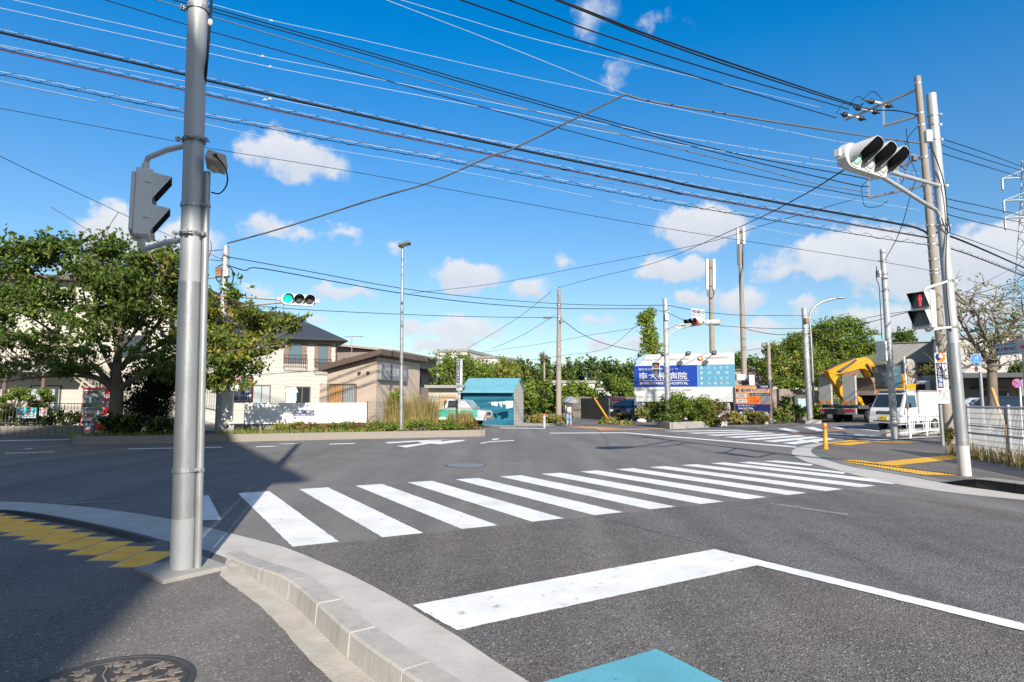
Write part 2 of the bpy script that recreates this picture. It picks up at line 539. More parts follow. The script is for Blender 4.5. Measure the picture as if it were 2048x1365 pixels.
def stripes(name, col, col2, scale, axis, width=.12, rough=.7, bump=.6):
    """narrow regular grooves across one axis: siding boards, corrugated sheet, planks"""
    m = mat(name, col, rough, var=.05, vscale=1.5)
    nt = m.node_tree
    b = nt.nodes['Principled BSDF']
    src = b.inputs['Base Color'].links[0].from_socket
    tcn = nt.nodes.new('ShaderNodeTexCoord')
    sx = nt.nodes.new('ShaderNodeSeparateXYZ')
    nt.links.new(tcn.outputs['Object'], sx.inputs[0])
    a = nt.nodes.new('ShaderNodeMath'); a.operation = 'MULTIPLY'; a.inputs[1].default_value = scale
    nt.links.new(sx.outputs[axis], a.inputs[0])
    fr = nt.nodes.new('ShaderNodeMath'); fr.operation = 'FRACT'
    nt.links.new(a.outputs[0], fr.inputs[0])
    lt = nt.nodes.new('ShaderNodeMath'); lt.operation = 'LESS_THAN'; lt.inputs[1].default_value = width
    nt.links.new(fr.outputs[0], lt.inputs[0])
    mx = nt.nodes.new('ShaderNodeMix'); mx.data_type = 'RGBA'
    nt.links.new(lt.outputs[0], mx.inputs['Factor'])
    nt.links.new(src, mx.inputs['A'])
    mx.inputs['B'].default_value = (*col2, 1)
    nt.links.new(mx.outputs['Result'], b.inputs['Base Color'])
    bp = nt.nodes.new('ShaderNodeBump'); bp.inputs['Strength'].default_value = bump; bp.inputs['Distance'].default_value = .02
    nt.links.new(fr.outputs[0], bp.inputs['Height'])
    nt.links.new(bp.outputs[0], b.inputs['Normal'])
    return m


stripes('siding', (.40, .38, .345), (.28, .26, .235), 4.0, 2, .10)
stripes('siding_grey', (.26, .22, .19), (.20, .165, .14), 4.0, 2, .10)
stripes('siding_pale', (.36, .35, .325), (.26, .25, .23), 5.0, 2, .14)
stripes('corrugated_teal', (.008, .13, .21), (.005, .085, .145), 8.0, 0, .3)
stripes('plank_fence', (.09, .078, .07), (.045, .038, .033), 5.0, 0, .12)
stripes('block_wall', (.20, .185, .16), (.13, .118, .10), 4.5, 0, .16)
stripes('cut_stone', (.215, .19, .165), (.17, .15, .13), 16.0, 0, .3, .7)
stripes('shutter_slats', (.24, .17, .14), (.11, .08, .07), 14.0, 2, .35)

# ------------------------------------------------------------------ mesh helpers
class MB:
    """collects shapes and links them as ONE mesh object"""

    def __init__(self):
        self.v, self.f, self.mi, self.sm = [], [], [], []

    def add(self, vs, fs, m=0, smooth=False):
        o = len(self.v)
        self.v += [tuple(p) for p in vs]
        for f in fs:
            self.f.append(tuple(i + o for i in f))
            self.mi.append(m)
            self.sm.append(smooth)
        return self

    def box(self, c, d, rz=0., m=0, mat4=None):
        x, y, z = d[0] / 2, d[1] / 2, d[2] / 2
        vs = [Vector(p) for p in ((-x, -y, -z), (x, -y, -z), (x, y, -z), (-x, y, -z), (-x, -y, z), (x, -y, z), (x, y, z), (-x, y, z))]
        if mat4 is not None:
            vs = [mat4 @ p for p in vs]
        elif rz:
            rm = Matrix.Rotation(rz, 3, 'Z')
            vs = [rm @ p for p in vs]
        c = Vector(c)
        return self.add([p + c for p in vs], [(0, 3, 2, 1), (4, 5, 6, 7), (0, 1, 5, 4), (1, 2, 6, 5), (2, 3, 7, 6), (3, 0, 4, 7)], m)

    def tube(self, pts, r, n=8, m=0, cap=True, smooth=True):
        pts = [Vector(p) for p in pts]
        k = len(pts)
        rs = r if isinstance(r, (list, tuple)) else [r] * k
        up = None
        vs, fs = [], []
        for i, p in enumerate(pts):
            t = (pts[min(i + 1, k - 1)] - pts[max(i - 1, 0)])
            t = t.normalized() if t.length > 1e-9 else Vector((0, 0, 1))
            if up is None:
                a = Vector((0, 0, 1)) if abs(t.z) < .9 else Vector((1, 0, 0))
                x = t.cross(a).normalized()
            else:
                x = (up - t * up.dot(t))
                x = x.normalized() if x.length > 1e-6 else t.orthogonal().normalized()
            up = x
            y = t.cross(x)
            for j in range(n):
                a = 2 * PI * j / n
                vs.append(p + x * (math.cos(a) * rs[i]) + y * (math.sin(a) * rs[i]))
        for i in range(k - 1):
            for j in range(n):
                j2 = (j + 1) % n
                fs.append((i * n + j, i * n + j2, (i + 1) * n + j2, (i + 1) * n + j))
        self.add(vs, fs, m, smooth)
        if cap:
            self.add(vs[:n], [tuple(reversed(range(n)))], m)
            self.add(vs[-n:], [tuple(range(n))], m)
        return self

    def cyl(self, a, b, r, r2=None, n=16, m=0, cap=True, smooth=True):
        return self.tube([a, b], [r, r if r2 is None else r2], n, m, cap, smooth)

    def poly(self, pts, m=0):
        return self.add(pts, [tuple(range(len(pts)))], m)

    def prism(self, poly, y0, y1, m=0, axis='y'):
        """outline in (x, z), pushed from y0 to y1 (axis 'z': outline in (x, y))"""
        n = len(poly)
        if axis == 'y':
            a = [(x, y0, z) for x, z in poly]
            b = [(x, y1, z) for x, z in poly]
        elif axis == 'x':
            a = [(y0, x, z) for x, z in poly]
            b = [(y1, x, z) for x, z in poly]
        else:
            a = [(x, z, y0) for x, z in poly]
            b = [(x, z, y1) for x, z in poly]
        fs = [tuple(range(n)), tuple(range(2 * n - 1, n - 1, -1))]
        fs += [(i, i + n, (i + 1) % n + n, (i + 1) % n) for i in range(n)]
        return self.add(a + b, fs, m)

    def sph(self, c, r, m=0, n=12, k=8):
        rx, ry, rz = (r, r, r) if isinstance(r, (int, float)) else r
        vs, fs = [], []
        for i in range(k + 1):
            th = PI * i / k
            for j in range(n):
                a = 2 * PI * j / n
                vs.append((c[0] + rx * math.sin(th) * math.cos(a), c[1] + ry * math.sin(th) * math.sin(a), c[2] + rz * math.cos(th)))
        for i in range(k):
            for j in range(n):
                fs.append((i * n + j, i * n + (j + 1) % n, (i + 1) * n + (j + 1) % n, (i + 1) * n + j))
        return self.add(vs, fs, m, True)

    def lathe(self, c, axis, prof, n=24, m=0, smooth=True, closed=False):
        """prof: list of (distance along axis, radius)"""
        t = Vector(axis).normalized()
        x = t.orthogonal().normalized()
        y = t.cross(x)
        c = Vector(c)
        vs, fs = [], []
        for h, r in prof:
            for j in range(n):
                a = 2 * PI * j / n
                vs.append(c + t * h + x * (r * math.cos(a)) + y * (r * math.sin(a)))
        k = len(prof)
        for i in range(k - 1 if not closed else k):
            i2 = (i + 1) % k
            for j in range(n):
                fs.append((i * n + j, i * n + (j + 1) % n, i2 * n + (j + 1) % n, i2 * n + j))
        return self.add(vs, fs, m, smooth)

    def build(self, name, mats, parent=None, bevel=0., loc=None):
        me = bpy.data.meshes.new(name)
        me.from_pydata(self.v, [], self.f)
        if not isinstance(mats, (list, tuple)):
            mats = [mats]
        for k in mats:
            me.materials.append(MATS[k])
        me.polygons.foreach_set('material_index', self.mi)
        me.polygons.foreach_set('use_smooth', self.sm)
        me.update()
        import bmesh
        bm = bmesh.new()
        bm.from_mesh(me)
        if len(bm.faces) < 60000:
            bmesh.ops.recalc_face_normals(bm, faces=bm.faces)
        bm.to_mesh(me)
        bm.free()
        o = bpy.data.objects.new(name, me)
        COL.objects.link(o)
        if parent is not None:
            o.parent = parent
        if loc is not None:
            o.location = loc
        if bevel:
            b = o.modifiers.new('bevel', 'BEVEL')
            b.width = bevel
            b.segments = 2
            b.limit_method = 'ANGLE'
            b.angle_limit = R(35)
        return o


def tag(o, label, cat, group=None):
    o['label'] = label
    o['category'] = cat
    if group:
        o['group'] = group
    return o


def thing(name, label, cat, loc=(0, 0, 0), rz=0., group=None):
    o = bpy.data.objects.new(name, None)
    COL.objects.link(o)
    o.empty_display_size = .2
    o.location = loc
    o.rotation_euler = (0, 0, rz)
    return tag(o, label, cat, group)


def struct(o):
    o['kind'] = 'structure'
    return o


def copy_tree(o, parent=None):
    c = o.copy()
    COL.objects.link(c)
    if parent is not None:
        c.parent = parent
    for ch in list(o.children):
        copy_tree(ch, c)
    return c


def text(parent, s, width, height, loc, m, rz=0., rx=PI / 2, ry=0., name='lettering', bold=0.0, align='CENTER', thick=.002, extra=None):
    """letters as flat raised shapes, fitted into width x height, facing local -y"""
    cu = bpy.data.curves.new(name, 'FONT')
    cu.body = s
    cu.size = 1.0
    cu.offset = bold
    cu.extrude = 0.0
    tmp = bpy.data.objects.new(name, cu)
    COL.objects.link(tmp)
    dg = bpy.context.evaluated_depsgraph_get()
    dg.update()
    me = bpy.data.meshes.new_from_object(tmp.evaluated_get(dg))
    bpy.data.objects.remove(tmp)
    n = len(me.vertices)
    co = np.empty(n * 3, dtype=np.float32)
    me.vertices.foreach_get('co', co)
    co = co.reshape(-1, 3)
    lo, hi = co.min(0), co.max(0)
    sx = width / max(1e-6, hi[0] - lo[0])
    sy = height / max(1e-6, hi[1] - lo[1])
    co[:, 0] = (co[:, 0] - (lo[0] + hi[0]) / 2) * sx
    co[:, 1] = (co[:, 1] - (lo[1] + hi[1]) / 2) * sy
    me.vertices.foreach_set('co', co.ravel())
    me.materials.clear()
    me.materials.append(MATS[m])
    me.update()
    o = bpy.data.objects.new(name, me)
    COL.objects.link(o)
    o.parent = parent
    o.location = loc
    o.rotation_euler = (rx, ry, rz)
    return o


NPR = np.random.default_rng(11)


def leaves(name, m, parent, blobs, size, n, clump=.5, per=14, flat=.0, aspect=1.9, bias=.42, droop=0., spray=0.):
    """many small leaf faces gathered in clumps spread through ellipsoid blobs: (x, y, z, rx, ry, rz[, weight])"""
    B = np.array([list(b[:6]) + [b[6] if len(b) > 6 else 1.] for b in blobs], dtype=float)
    w = (B[:, 3] * B[:, 4] * B[:, 5]) ** .62 * B[:, 6]
    w /= w.sum()
    nc = max(1, n // per)
    idx = NPR.choice(len(B), nc, p=w)
    d = NPR.normal(size=(nc, 3))
    d /= np.linalg.norm(d, axis=1)[:, None]
    r = NPR.random(nc) ** bias
    c = B[idx, :3] + d * r[:, None] * B[idx, 3:6]
    cl = np.repeat(c, per, axis=0)
    q = NPR.normal(size=(nc * per, 3)) * clump * .5
    q[:, 2] *= .6
    if spray:                              # clumps drawn out along twigs that point outwards and up
        tw = d * np.array([1, 1, .5]) + NPR.normal(size=(nc, 3)) * .45 + np.array([0, 0, .25])
        tw /= np.linalg.norm(tw, axis=1)[:, None]
        q = q * .45 + np.repeat(tw, per, axis=0) * (NPR.random(nc * per)[:, None] - .3) * spray
    P = cl + q
    k = len(P)
    nrm = NPR.normal(size=(k, 3))
    nrm[:, 2] += flat
    nrm /= np.linalg.norm(nrm, axis=1)[:, None]
    a = NPR.normal(size=(k, 3))
    a[:, 2] -= droop
    a -= nrm * (a * nrm).sum(1)[:, None]
    a /= np.linalg.norm(a, axis=1)[:, None] + 1e-9
    b = np.cross(nrm, a)
    s = size * NPR.uniform(.6, 1.3, k)[:, None]
    la, lb = a * s * .5 * aspect / 1.4, b * s * .5 / 1.25
    fold = nrm * s * .12
    V = np.empty((k, 4, 3))
    V[:, 0] = P - la
    V[:, 1] = P + lb - fold + la * .1
    V[:, 2] = P + la
    V[:, 3] = P - lb - fold + la * .1
    me = bpy.data.meshes.new(name)
    me.vertices.add(k * 4)
    me.vertices.foreach_set('co', V.reshape(-1).astype(np.float32))
    me.loops.add(k * 4)
    me.loops.foreach_set('vertex_index', np.arange(k * 4, dtype=np.int32))
    me.polygons.add(k)
    me.polygons.foreach_set('loop_start', np.arange(0, k * 4, 4, dtype=np.int32))
    me.polygons.foreach_set('loop_total', np.full(k, 4, dtype=np.int32))
    ml = m if isinstance(m, (list, tuple)) else [m]
    for x in ml:
        me.materials.append(MATS[x])
    if len(ml) > 1:
        me.polygons.foreach_set('material_index', np.repeat(NPR.integers(0, len(ml), nc), per).astype(np.int32))
    me.update()
    o = bpy.data.objects.new(name, me)
    COL.objects.link(o)
    if parent is not None:
        o.parent = parent
    return o


def blades(name, m, parent, spots, h, n, spread, lean=.35, w=.02):
    """grass blades / straws: n thin bent blades over discs (x, y, z, r)"""
    mb = MB()
    for (x, y, z, r) in spots:
        for _ in range(n):
            a, q = rng.random() * 2 * PI, r * math.sqrt(rng.random())
            bx, by = x + q * math.cos(a), y + q * math.sin(a) * spread
            hh = h * rng.uniform(.5, 1.15)
            la = rng.random() * 2 * PI
            ll = hh * lean * rng.random()
            wx, wy = w * math.cos(la + 1.5), w * math.sin(la + 1.5)
            mx, my = bx + ll * .35 * math.cos(la), by + ll * .35 * math.sin(la)
            tx, ty = bx + ll * math.cos(la), by + ll * math.sin(la)
            mb.add([(bx - wx, by - wy, z), (bx + wx, by + wy, z), (mx + wx * .7, my + wy * .7, z + hh * .6), (mx - wx * .7, my - wy * .7, z + hh * .6), (tx, ty, z + hh)],
                   [(0, 1, 2, 3), (3, 2, 4)])
    o = mb.build(name, m, parent)
    return o


def limb(a, b, r0, r1, bend=.1, seg=5):
    a, b = Vector(a), Vector(b)
    pts = []
    side = Vector((rng.uniform(-1, 1), rng.uniform(-1, 1), rng.uniform(-.2, .6))) * (b - a).length * bend
    for i in range(seg + 1):
        t = i / seg
        pts.append(a.lerp(b, t) + side * math.sin(PI * t))
    return pts, [r0 + (r1 - r0) * i / seg for i in range(seg + 1)]


def tree(label, base, h, blobs, m, leaf, n, trunk_r=.15, group=None, name='tree', per=14, clump=.6, bark='bark', cat='tree', flat=.2, aspect=1.7, bias=.42):
    """blobs are relative to the base"""
    t = thing(name, label, cat, base, 0, group)
    mb = MB()
    top = min(b[2] for b in blobs) + .25 * h
    pts, rs = limb((0, 0, -.1), (0, 0, max(top, .4 * h)), trunk_r, trunk_r * .5, .04)
    mb.tube(pts, rs, 8)
    for b in blobs[:9]:
        p, q = limb(pts[3], (b[0], b[1], b[2]), trunk_r * .45, trunk_r * .12, .1, 4)
        mb.tube(p, q, 6)
    mb.build('trunk', bark, t)
    leaves('crown', m, t, blobs, leaf * .85, int(n * 1.15), clump, per, flat, aspect, bias, spray=leaf * 3.5)
    return t


def ground_poly(name, pix, m, z, parent=None, kind='structure'):
    mb = MB()
    mb.poly([G(x, y, z) for x, y in pix])
    o = mb.build(name, m, parent)
    if kind:
        o['kind'] = kind
    return o


def smooth(t):
    t = max(0., min(1., t))
    return t * t * (3 - 2 * t)


def pz(x, y):
    """height of the right hand pavement"""
    return .02 + .15 * smooth((11.1 - y + .12 * (x - 7)) / .9)


def GP(px, py):
    z = .1
    for _ in range(12):
        p = G(px, py, z)
        z = pz(p.x, p.y)
    return G(px, py, z)

# ------------------------------------------------------------------ ground, road, pavements
mb = MB(); mb.poly([(-2500, -300, -.06), (2500, -300, -.06), (2500, 3500, -.06), (-2500, 3500, -.06)])
struct(mb.build('ground', 'earth'))
mb = MB(); mb.poly([(-90, -45, 0), (90, -45, 0), (90, 62, 0), (-90, 62, 0)])
struct(mb.build('road', 'asphalt'))


def line_pts(pix, z=0.):
    return [G(x, y, z) for x, y in pix]


def resample(pts, step):
    out = [pts[0].copy()]
    for a, b in zip(pts, pts[1:]):
        n = max(1, int((b - a).length / step))
        for i in range(1, n + 1):
            out.append(a.lerp(b, i / n))
    return out


def offset(pts, d):
    """shift a ground polyline sideways (to its right for positive d)"""
    o = []
    for i, p in enumerate(pts):
        t = pts[min(i + 1, len(pts) - 1)] - pts[max(i - 1, 0)]
        t = Vector((t.x, t.y, 0)).normalized()
        o.append(Vector((p.x + t.y * d, p.y - t.x * d, p.z)))
    return o


def ribbon(mb, A, B, zA, zB, m=0, smooth_=False):
    n = len(A)
    vs = [(A[i].x, A[i].y, zA[i] if isinstance(zA, list) else zA) for i in range(n)]
    vs += [(B[i].x, B[i].y, zB[i] if isinstance(zB, list) else zB) for i in range(n)]
    mb.add(vs, [(i, i + 1, n + i + 1, n + i) for i in range(n - 1)], m, smooth_)


def chaikin(pts, k=2):
    for _ in range(k):
        q = [pts[0]]
        for a, b in zip(pts, pts[1:]):
            q += [a.lerp(b, .25), a.lerp(b, .75)]
        q.append(pts[-1])
        pts = q
    return pts


def param_at(pts, n):
    """n points evenly spaced along a polyline"""
    ls = [0]
    for a, b in zip(pts, pts[1:]):
        ls.append(ls[-1] + (b - a).length)
    out, j = [], 0
    for i in range(n):
        s = ls[-1] * i / (n - 1)
        while j < len(ls) - 2 and ls[j + 1] < s:
            j += 1
        t = (s - ls[j]) / max(1e-9, ls[j + 1] - ls[j])
        out.append(pts[j].lerp(pts[j + 1], t))
    return out


# resurfaced road in front of the crossing: coarser chippings
EX1 = Vector((math.cos(R(28.5)), math.sin(R(28.5)), 0))
EX2 = Vector((math.cos(R(120.55)), math.sin(R(120.55)), 0))
X0 = Vector((-4.173, 9.711, 0))


def cw(u, v, z=0.):
    """crossing frame: u along the crossing, v across it (0 = far edge, 4.01 = near edge)"""
    p = X0 + EX1 * u - EX2 * v
    return Vector((p.x, p.y, z))


mb = MB(); mb.poly([cw(-3.2, 4.06, .003), cw(8.6, 4.06, .003), cw(8.1, 26, .003), cw(-3.2, 26, .003)])
struct(mb.build('road_surface', 'asphalt_coarse'))
mb = MB(); mb.poly([cw(3.55, 4.09, .006), cw(8.0, 4.09, .006), cw(8.15, 26, .006), cw(3.72, 26, .006)])
struct(mb.build('road_lane_surface', 'asphalt_dark'))

# crossing stripes


def jag(pts, amp=.004, step=.045):
    """paint edges that are a little ragged"""
    o = []
    for i, a in enumerate(pts):
        b = pts[(i + 1) % len(pts)]
        k = max(1, int((b - a).length / step))
        for j in range(k):
            q = a.lerp(b, j / k)
            o.append(Vector((q.x + rng.uniform(-amp, amp), q.y + rng.uniform(-amp, amp), q.z)))
    return o


mb = MB()
for i in range(12):
    mb.poly(jag([cw(.9 * i, 0, .004), cw(.9 * i + .45, 0, .004), cw(.9 * i + .45, 4.014, .004), cw(.9 * i, 4.014, .004)]))
for q in ([(372, 994), (417, 991), (443, 1040), (398, 1041)], [(1476, 925.3), (1502, 923.8), (1690, 944.8), (1688, 948.3)], [(1526, 922.8), (1552, 921.4), (1626, 928.8), (1622, 932)]):
    mb.poly([G(x, y, .004) for x, y in q])
struct(mb.build('crosswalk_marking', 'road_white'))
mb = MB(); mb.poly(jag([G(x, y, .0095) for x, y in [(825, 1210.5), (1429, 1098.5), (1514, 1131), (913, 1261)]]))
struct(mb.build('stop_line_marking', 'road_white'))
ca, cb, cc, cd = G(1429, 1098.5, .010), G(1465, 1109, .010), G(2048, 1247, .010), G(2048, 1262, .010)
ce = G(1514, 1131, .010)
d1 = (cc - cb).normalized() * 9
mb = MB(); mb.poly(jag([ca, cc, cc + d1, cd + d1, cd, ce]))
struct(mb.build('lane_line_marking', 'road_white'))
b0, b1, b2 = G(1313.7, 1298.3, .0095), G(1081, 1366, .0095), G(1449, 1366, .0095)
mb = MB(); mb.poly(jag([b0, b2, b0 + (b2 - b0) * 8, b1 + (b2 - b0) * 8 + (b1 - b0) * 1.2, b0 + (b1 - b0) * 2.2]))
struct(mb.build('cycle_lane_marking', 'road_blue'))
# faint worn line pieces and the far markings
ground_poly('worn_line_marking', [(1540, 1006), (1600, 1014), (1696, 1028), (1694, 1031), (1598, 1017), (1541, 1008.5)], 'road_white_worn', .009)
ground_poly('worn_line_marking', [(130, 1006.5), (180, 1004), (245, 1001), (246, 1002.5), (180, 1006), (132, 1009)], 'road_white_worn', .004)
mb = MB()
for q in ([(1252, 865.2), (1594, 893.4), (1592, 895.6), (1246, 866.4)], [(1100, 866), (1252, 865.2), (1246, 866.6), (1100, 867.4)], [(255, 897.4), (445, 894), (445, 895.6), (255, 899)],
          [(0, 881.4), (165, 878.2), (165, 879.2), (0, 883)], [(515, 893), (560, 892), (540, 894), (510, 894.6)], [(560, 888), (600, 886.6), (596, 888), (556, 889)],
          [(660, 888), (712, 886.5), (709, 888), (658, 889.5)], [(975, 883.6), (1028, 880.6), (1028, 882), (976, 885)],
          [(1653, 866.6), (1766, 872), (1764, 873.8), (1652, 868)], [(1000, 855.6), (1090, 857), (1090, 858), (1000, 856.8)], [(10, 906), (110, 903.5), (110, 904.4), (10, 907.2)], [(50, 898), (64, 897), (66, 898), (50, 899)]):
    mb.poly([G(x, y, .004) for x, y in q])
struct(mb.build('lane_line_marking', 'road_white'))
# arrow lying across the road
mb = MB()
for q in ([(770, 885), (830, 881.5), (905, 879), (835, 883.6), (776, 887.4)], [(793, 892.5), (905, 881), (932, 880), (925, 883), (880, 889), (860, 887.5), (812, 895.5)],
          [(836, 883.5), (885, 881), (880, 884), (845, 887)], [(985, 878), (1000, 877), (994, 880), (984, 880.4)], [(962, 886), (976, 884), (974, 886), (960, 888)]):
    mb.poly([G(x, y, .004) for x, y in q])
struct(mb.build('arrow_marking', 'road_white'))
# far crossing
mb = MB()
for k in range(7):
    t = k / 6
    lx, ly = 1330 + 235 * t, 862.2 + 24.2 * t
    rx, ry = 1480 + 175 * t, 860.2 + 15.6 * t
    w = 1.3 + 1.4 * t
    mb.poly([G(lx, ly, .004), G(lx + 24, ly + w, .004), G(rx + 16, ry + w, .004), G(rx, ry, .004)])
for q in ([(1556, 857.6), (1572, 856.8), (1600, 863.4), (1584, 865)], [(1607, 855), (1626, 854.4), (1652, 862), (1636, 863.4)], [(1660, 853.6), (1672, 853.2), (1690, 858), (1680, 859)],
          [(1596, 879), (1640, 884.6), (1636, 886.4), (1590, 880.6)], [(1700, 856), (1760, 862), (1757, 863), (1697, 857)]):
    mb.poly([G(x, y, .0075) for x, y in q])
struct(mb.build('far_crosswalk_marking', 'road_white'))
ground_poly('bicycle_marking', [(1470, 880.5), (1490, 879), (1512, 880), (1500, 882), (1478, 882.6)], 'road_white_worn', .015)
ground_poly('orange_line_marking', [(1190, 860), (1330, 856.6), (1334, 857.8), (1240, 861), (1200, 861.6)], 'road_orange', .012)
ground_poly('orange_line_marking', [(1580, 865.6), (1690, 860), (1690, 861.4), (1584, 867)], 'road_orange', .014)
ground_poly('orange_line_marking', [(1130, 853.4), (1180, 853), (1245, 857.5), (1200, 859.6)], 'road_orange', .013)
# utility covers in the asphalt
for (x, y, r, lab) in ((932, 931, .40, 'flat dark iron cover in the open road beyond the stripes'), (1178, 927, .0, '')):
    if r:
        o = thing('manhole_cover', lab, 'manhole cover', G(x, y, .004))
        MB().lathe((0, 0, 0), (0, 0, 1), [(.0, r + .05), (.006, r + .05), (.006, r)], 32, 0, False).build('rim', 'asphalt_dark', o)
        MB().lathe((0, 0, 0), (0, 0, 1), [(.006, r), (.007, r * .6), (.005, r * .5), (.007, 0.001)], 32, 0, False).build('lid', 'sign_grey', o)

# ---- left pavement corner
outer = [G(0, 1002.5), G(102.5, 1009), G(205, 1018), G(342, 1039), G(403, 1053), G(478, 1072.6), G(581, 1098), G(618.7, 1116.4), G(690.5, 1145.4), G(789.6, 1196.7), G(892, 1261.6), G(953.6, 1295.8), G(1035.7, 1360.7)]
outer = [outer[0] + Vector((-22, -1.2, 0)), outer[0] + Vector((-6, -.1, 0))] + outer + [outer[-1] + Vector((2.0, -2.4, 0)), outer[-1] + Vector((12, -15.2, 0))]
inner = [G(0, 1019.6), G(68, 1026.5), G(171, 1045), G(273, 1067.5), G(342, 1088), G(407, 1101.6), G(444, 1112), G(482, 1142), G(519.6, 1174.5), G(577.7, 1207), G(639, 1268.5), G(709, 1345)]
inner = [inner[0] + Vector((-22, -1.2, 0)), inner[0] + Vector((-6, -.1, 0))] + inner + [inner[-1] + Vector((1.95, -2.35, 0)), inner[-1] + Vector((12, -15.2, 0))]
NL = 120
OUT = param_at(chaikin(outer), NL)
INN = param_at(chaikin(inner), NL)
mb = MB()
ribbon(mb, OUT, INN, .006, .012)
struct(mb.build('gutter', 'concrete_light'))
# raised kerb blocks along the near part; separate stones with joints
kb = [G(444, 1112), G(482, 1142), G(519.6, 1174.5), G(577.7, 1207), G(639, 1268.5), G(709, 1345)]
kb = kb + [kb[-1] + Vector((1.95, -2.35, 0)), kb[-1] + Vector((6, -7.4, 0))]
kb = param_at(chaikin(kb, 3), 1200)
kd = [0]
for a, b in zip(kb, kb[1:]):
    kd.append(kd[-1] + (b - a).length)
def kerb_h(s):
    return .03 + .125 * smooth(s / 1.7)
js = [0, .55, 1.12, 1.72, 2.32, 2.92, 3.52, 4.12, 4.72, 5.3, 5.9, 6.5, 7.1, 7.7]
kmb = MB()
for s0, s1 in zip(js, js[1:]):
    seg = [(p, s) for p, s in zip(kb, kd) if s0 + .0015 <= s <= s1 - .0015]
    if len(seg) < 2:
        continue
    P = [p for p, s in seg]
    Hs = [kerb_h(s) for p, s in seg]
    Q0, Q1, Q2, Q3, QT = P, offset(P, -.012), offset(P, -.165), offset(P, -.185), offset(P, -.024)
    ribbon(kmb, Q0, Q1, -.02, [h - .012 for h in Hs])
    ribbon(kmb, Q1, QT, [h - .012 for h in Hs], Hs)
    ribbon(kmb, QT, Q2, Hs, Hs)
    ribbon(kmb, Q2, Q3, Hs, -.02)
    for k in (0, -1):
        kmb.poly([(Q0[k].x, Q0[k].y, -.02), (Q1[k].x, Q1[k].y, Hs[k] - .012), (QT[k].x, QT[k].y, Hs[k]), (Q2[k].x, Q2[k].y, Hs[k]), (Q3[k].x, Q3[k].y, -.02)])
struct(kmb.build('kerb', 'kerb_stone'))
mb = MB()
core = offset(kb, -.02); core2 = offset(kb, -.16)
ribbon(mb, core, core2, [kerb_h(s) - .008 for s in kd], [kerb_h(s) - .008 for s in kd])
ribbon(mb, core, core, -.02, [kerb_h(s) - .008 for s in kd])
struct(mb.build('kerb_mortar', 'kerb_stone'))
# strip of old mortar at the foot of the kerb
st_o = [G(437.6, 1154), G(485, 1190), G(533, 1227.5), G(588, 1289), G(646, 1357)]
st_o = param_at(chaikin(st_o + [st_o[-1] + Vector((1.95, -2.35, 0))]), 60)
st_i = [G(452, 1122), G(482, 1142), G(519.6, 1174.5), G(577.7, 1207), G(639, 1268.5), G(709, 1345)]
st_i = param_at(chaikin(st_i + [st_i[-1] + Vector((1.95, -2.35, 0))]), 60)
st_i = offset(st_i, -.01)
for i, p in enumerate(st_o):
    p.x += rng.uniform(-.006, .006)
mb = MB(); ribbon(mb, st_o, st_i, .014, .02)
struct(mb.build('kerb_footing', 'concrete_tan'))
# pavement surface
mb = MB()
nI = NL
mb.add([(p.x, p.y, .010) for p in INN] + [(-60, INN[0].y - 4, .01), (-60, -40, .01), (INN[-1].x, -40, .01)], [tuple(range(nI + 3))])
struct(mb.build('sidewalk', 'asphalt_walk'))
# ribbed drain channel along the inner side of the gutter
mb = MB()
for i in range(14, 62):
    a, b = INN[i], INN[i + 1]
    if (a.x > G(444, 1112).x):
        break
    n = Vector((b.y - a.y, -(b.x - a.x), 0)).normalized()
    for k in range(3):
        o_ = .05 + .055 * k
        mb.add([(a.x + n.x * o_, a.y + n.y * o_, .0115), (b.x + n.x * o_, b.y + n.y * o_, .0115), (b.x + n.x * (o_ + .03), b.y + n.y * (o_ + .03), .024), (a.x + n.x * (o_ + .03), a.y + n.y * (o_ + .03), .024)], [(0, 1, 2, 3)])
struct(mb.build('drain_channel', 'concrete'))
# yellow tactile tiles, left
def tiles(name, cols, m, z, edge, dz=.008):
    mb = MB(); bb = MB()
    for (o, ux, uy, nu, nv) in cols:
        for a in range(nu):
            for b in range(nv):
                c = [o + ux * (a + .004) + uy * (b + .004), o + ux * (a + .996) + uy * (b + .004), o + ux * (a + .996) + uy * (b + .996), o + ux * (a + .004) + uy * (b + .996)]
                mb.poly([(p.x, p.y, z(p.x, p.y) + dz) for p in c])
                for i in range(5):
                    for j in range(5):
                        q = o + ux * (a + .1 + .2 * i) + uy * (b + .1 + .2 * j)
                        h = z(q.x, q.y) + dz
                        r = .011
                        dx, dy = ux.normalized() * r, uy.normalized() * r
                        t = .6
                        vs = []
                        for (k, hh) in ((1, 0), (t, .005)):
                            for (sx, sy) in ((-1, -1), (1, -1), (1, 1), (-1, 1)):
                                vs.append((q.x + dx.x * sx * k + dy.x * sy * k, q.y + dx.y * sx * k + dy.y * sy * k, h + hh))
                        mb.add(vs, [(4, 5, 6, 7), (0, 1, 5, 4), (1, 2, 6, 5), (2, 3, 7, 6), (3, 0, 4, 7)], 0)
        if edge:
            p0, p1, p2, p3 = o, o + ux * nu, o + ux * nu + uy * nv, o + uy * nv
            e = .02
            w = (p0 + p2) / 2
            q = [p + (p - w).normalized() * e for p in (p0, p1, p2, p3)]
            bb.poly([(p.x, p.y, z(p.x, p.y) + .0015) for p in q])
    struct(mb.build(name, m))
    if edge:
        struct(bb.build('tactile_bedding', 'concrete_light'))


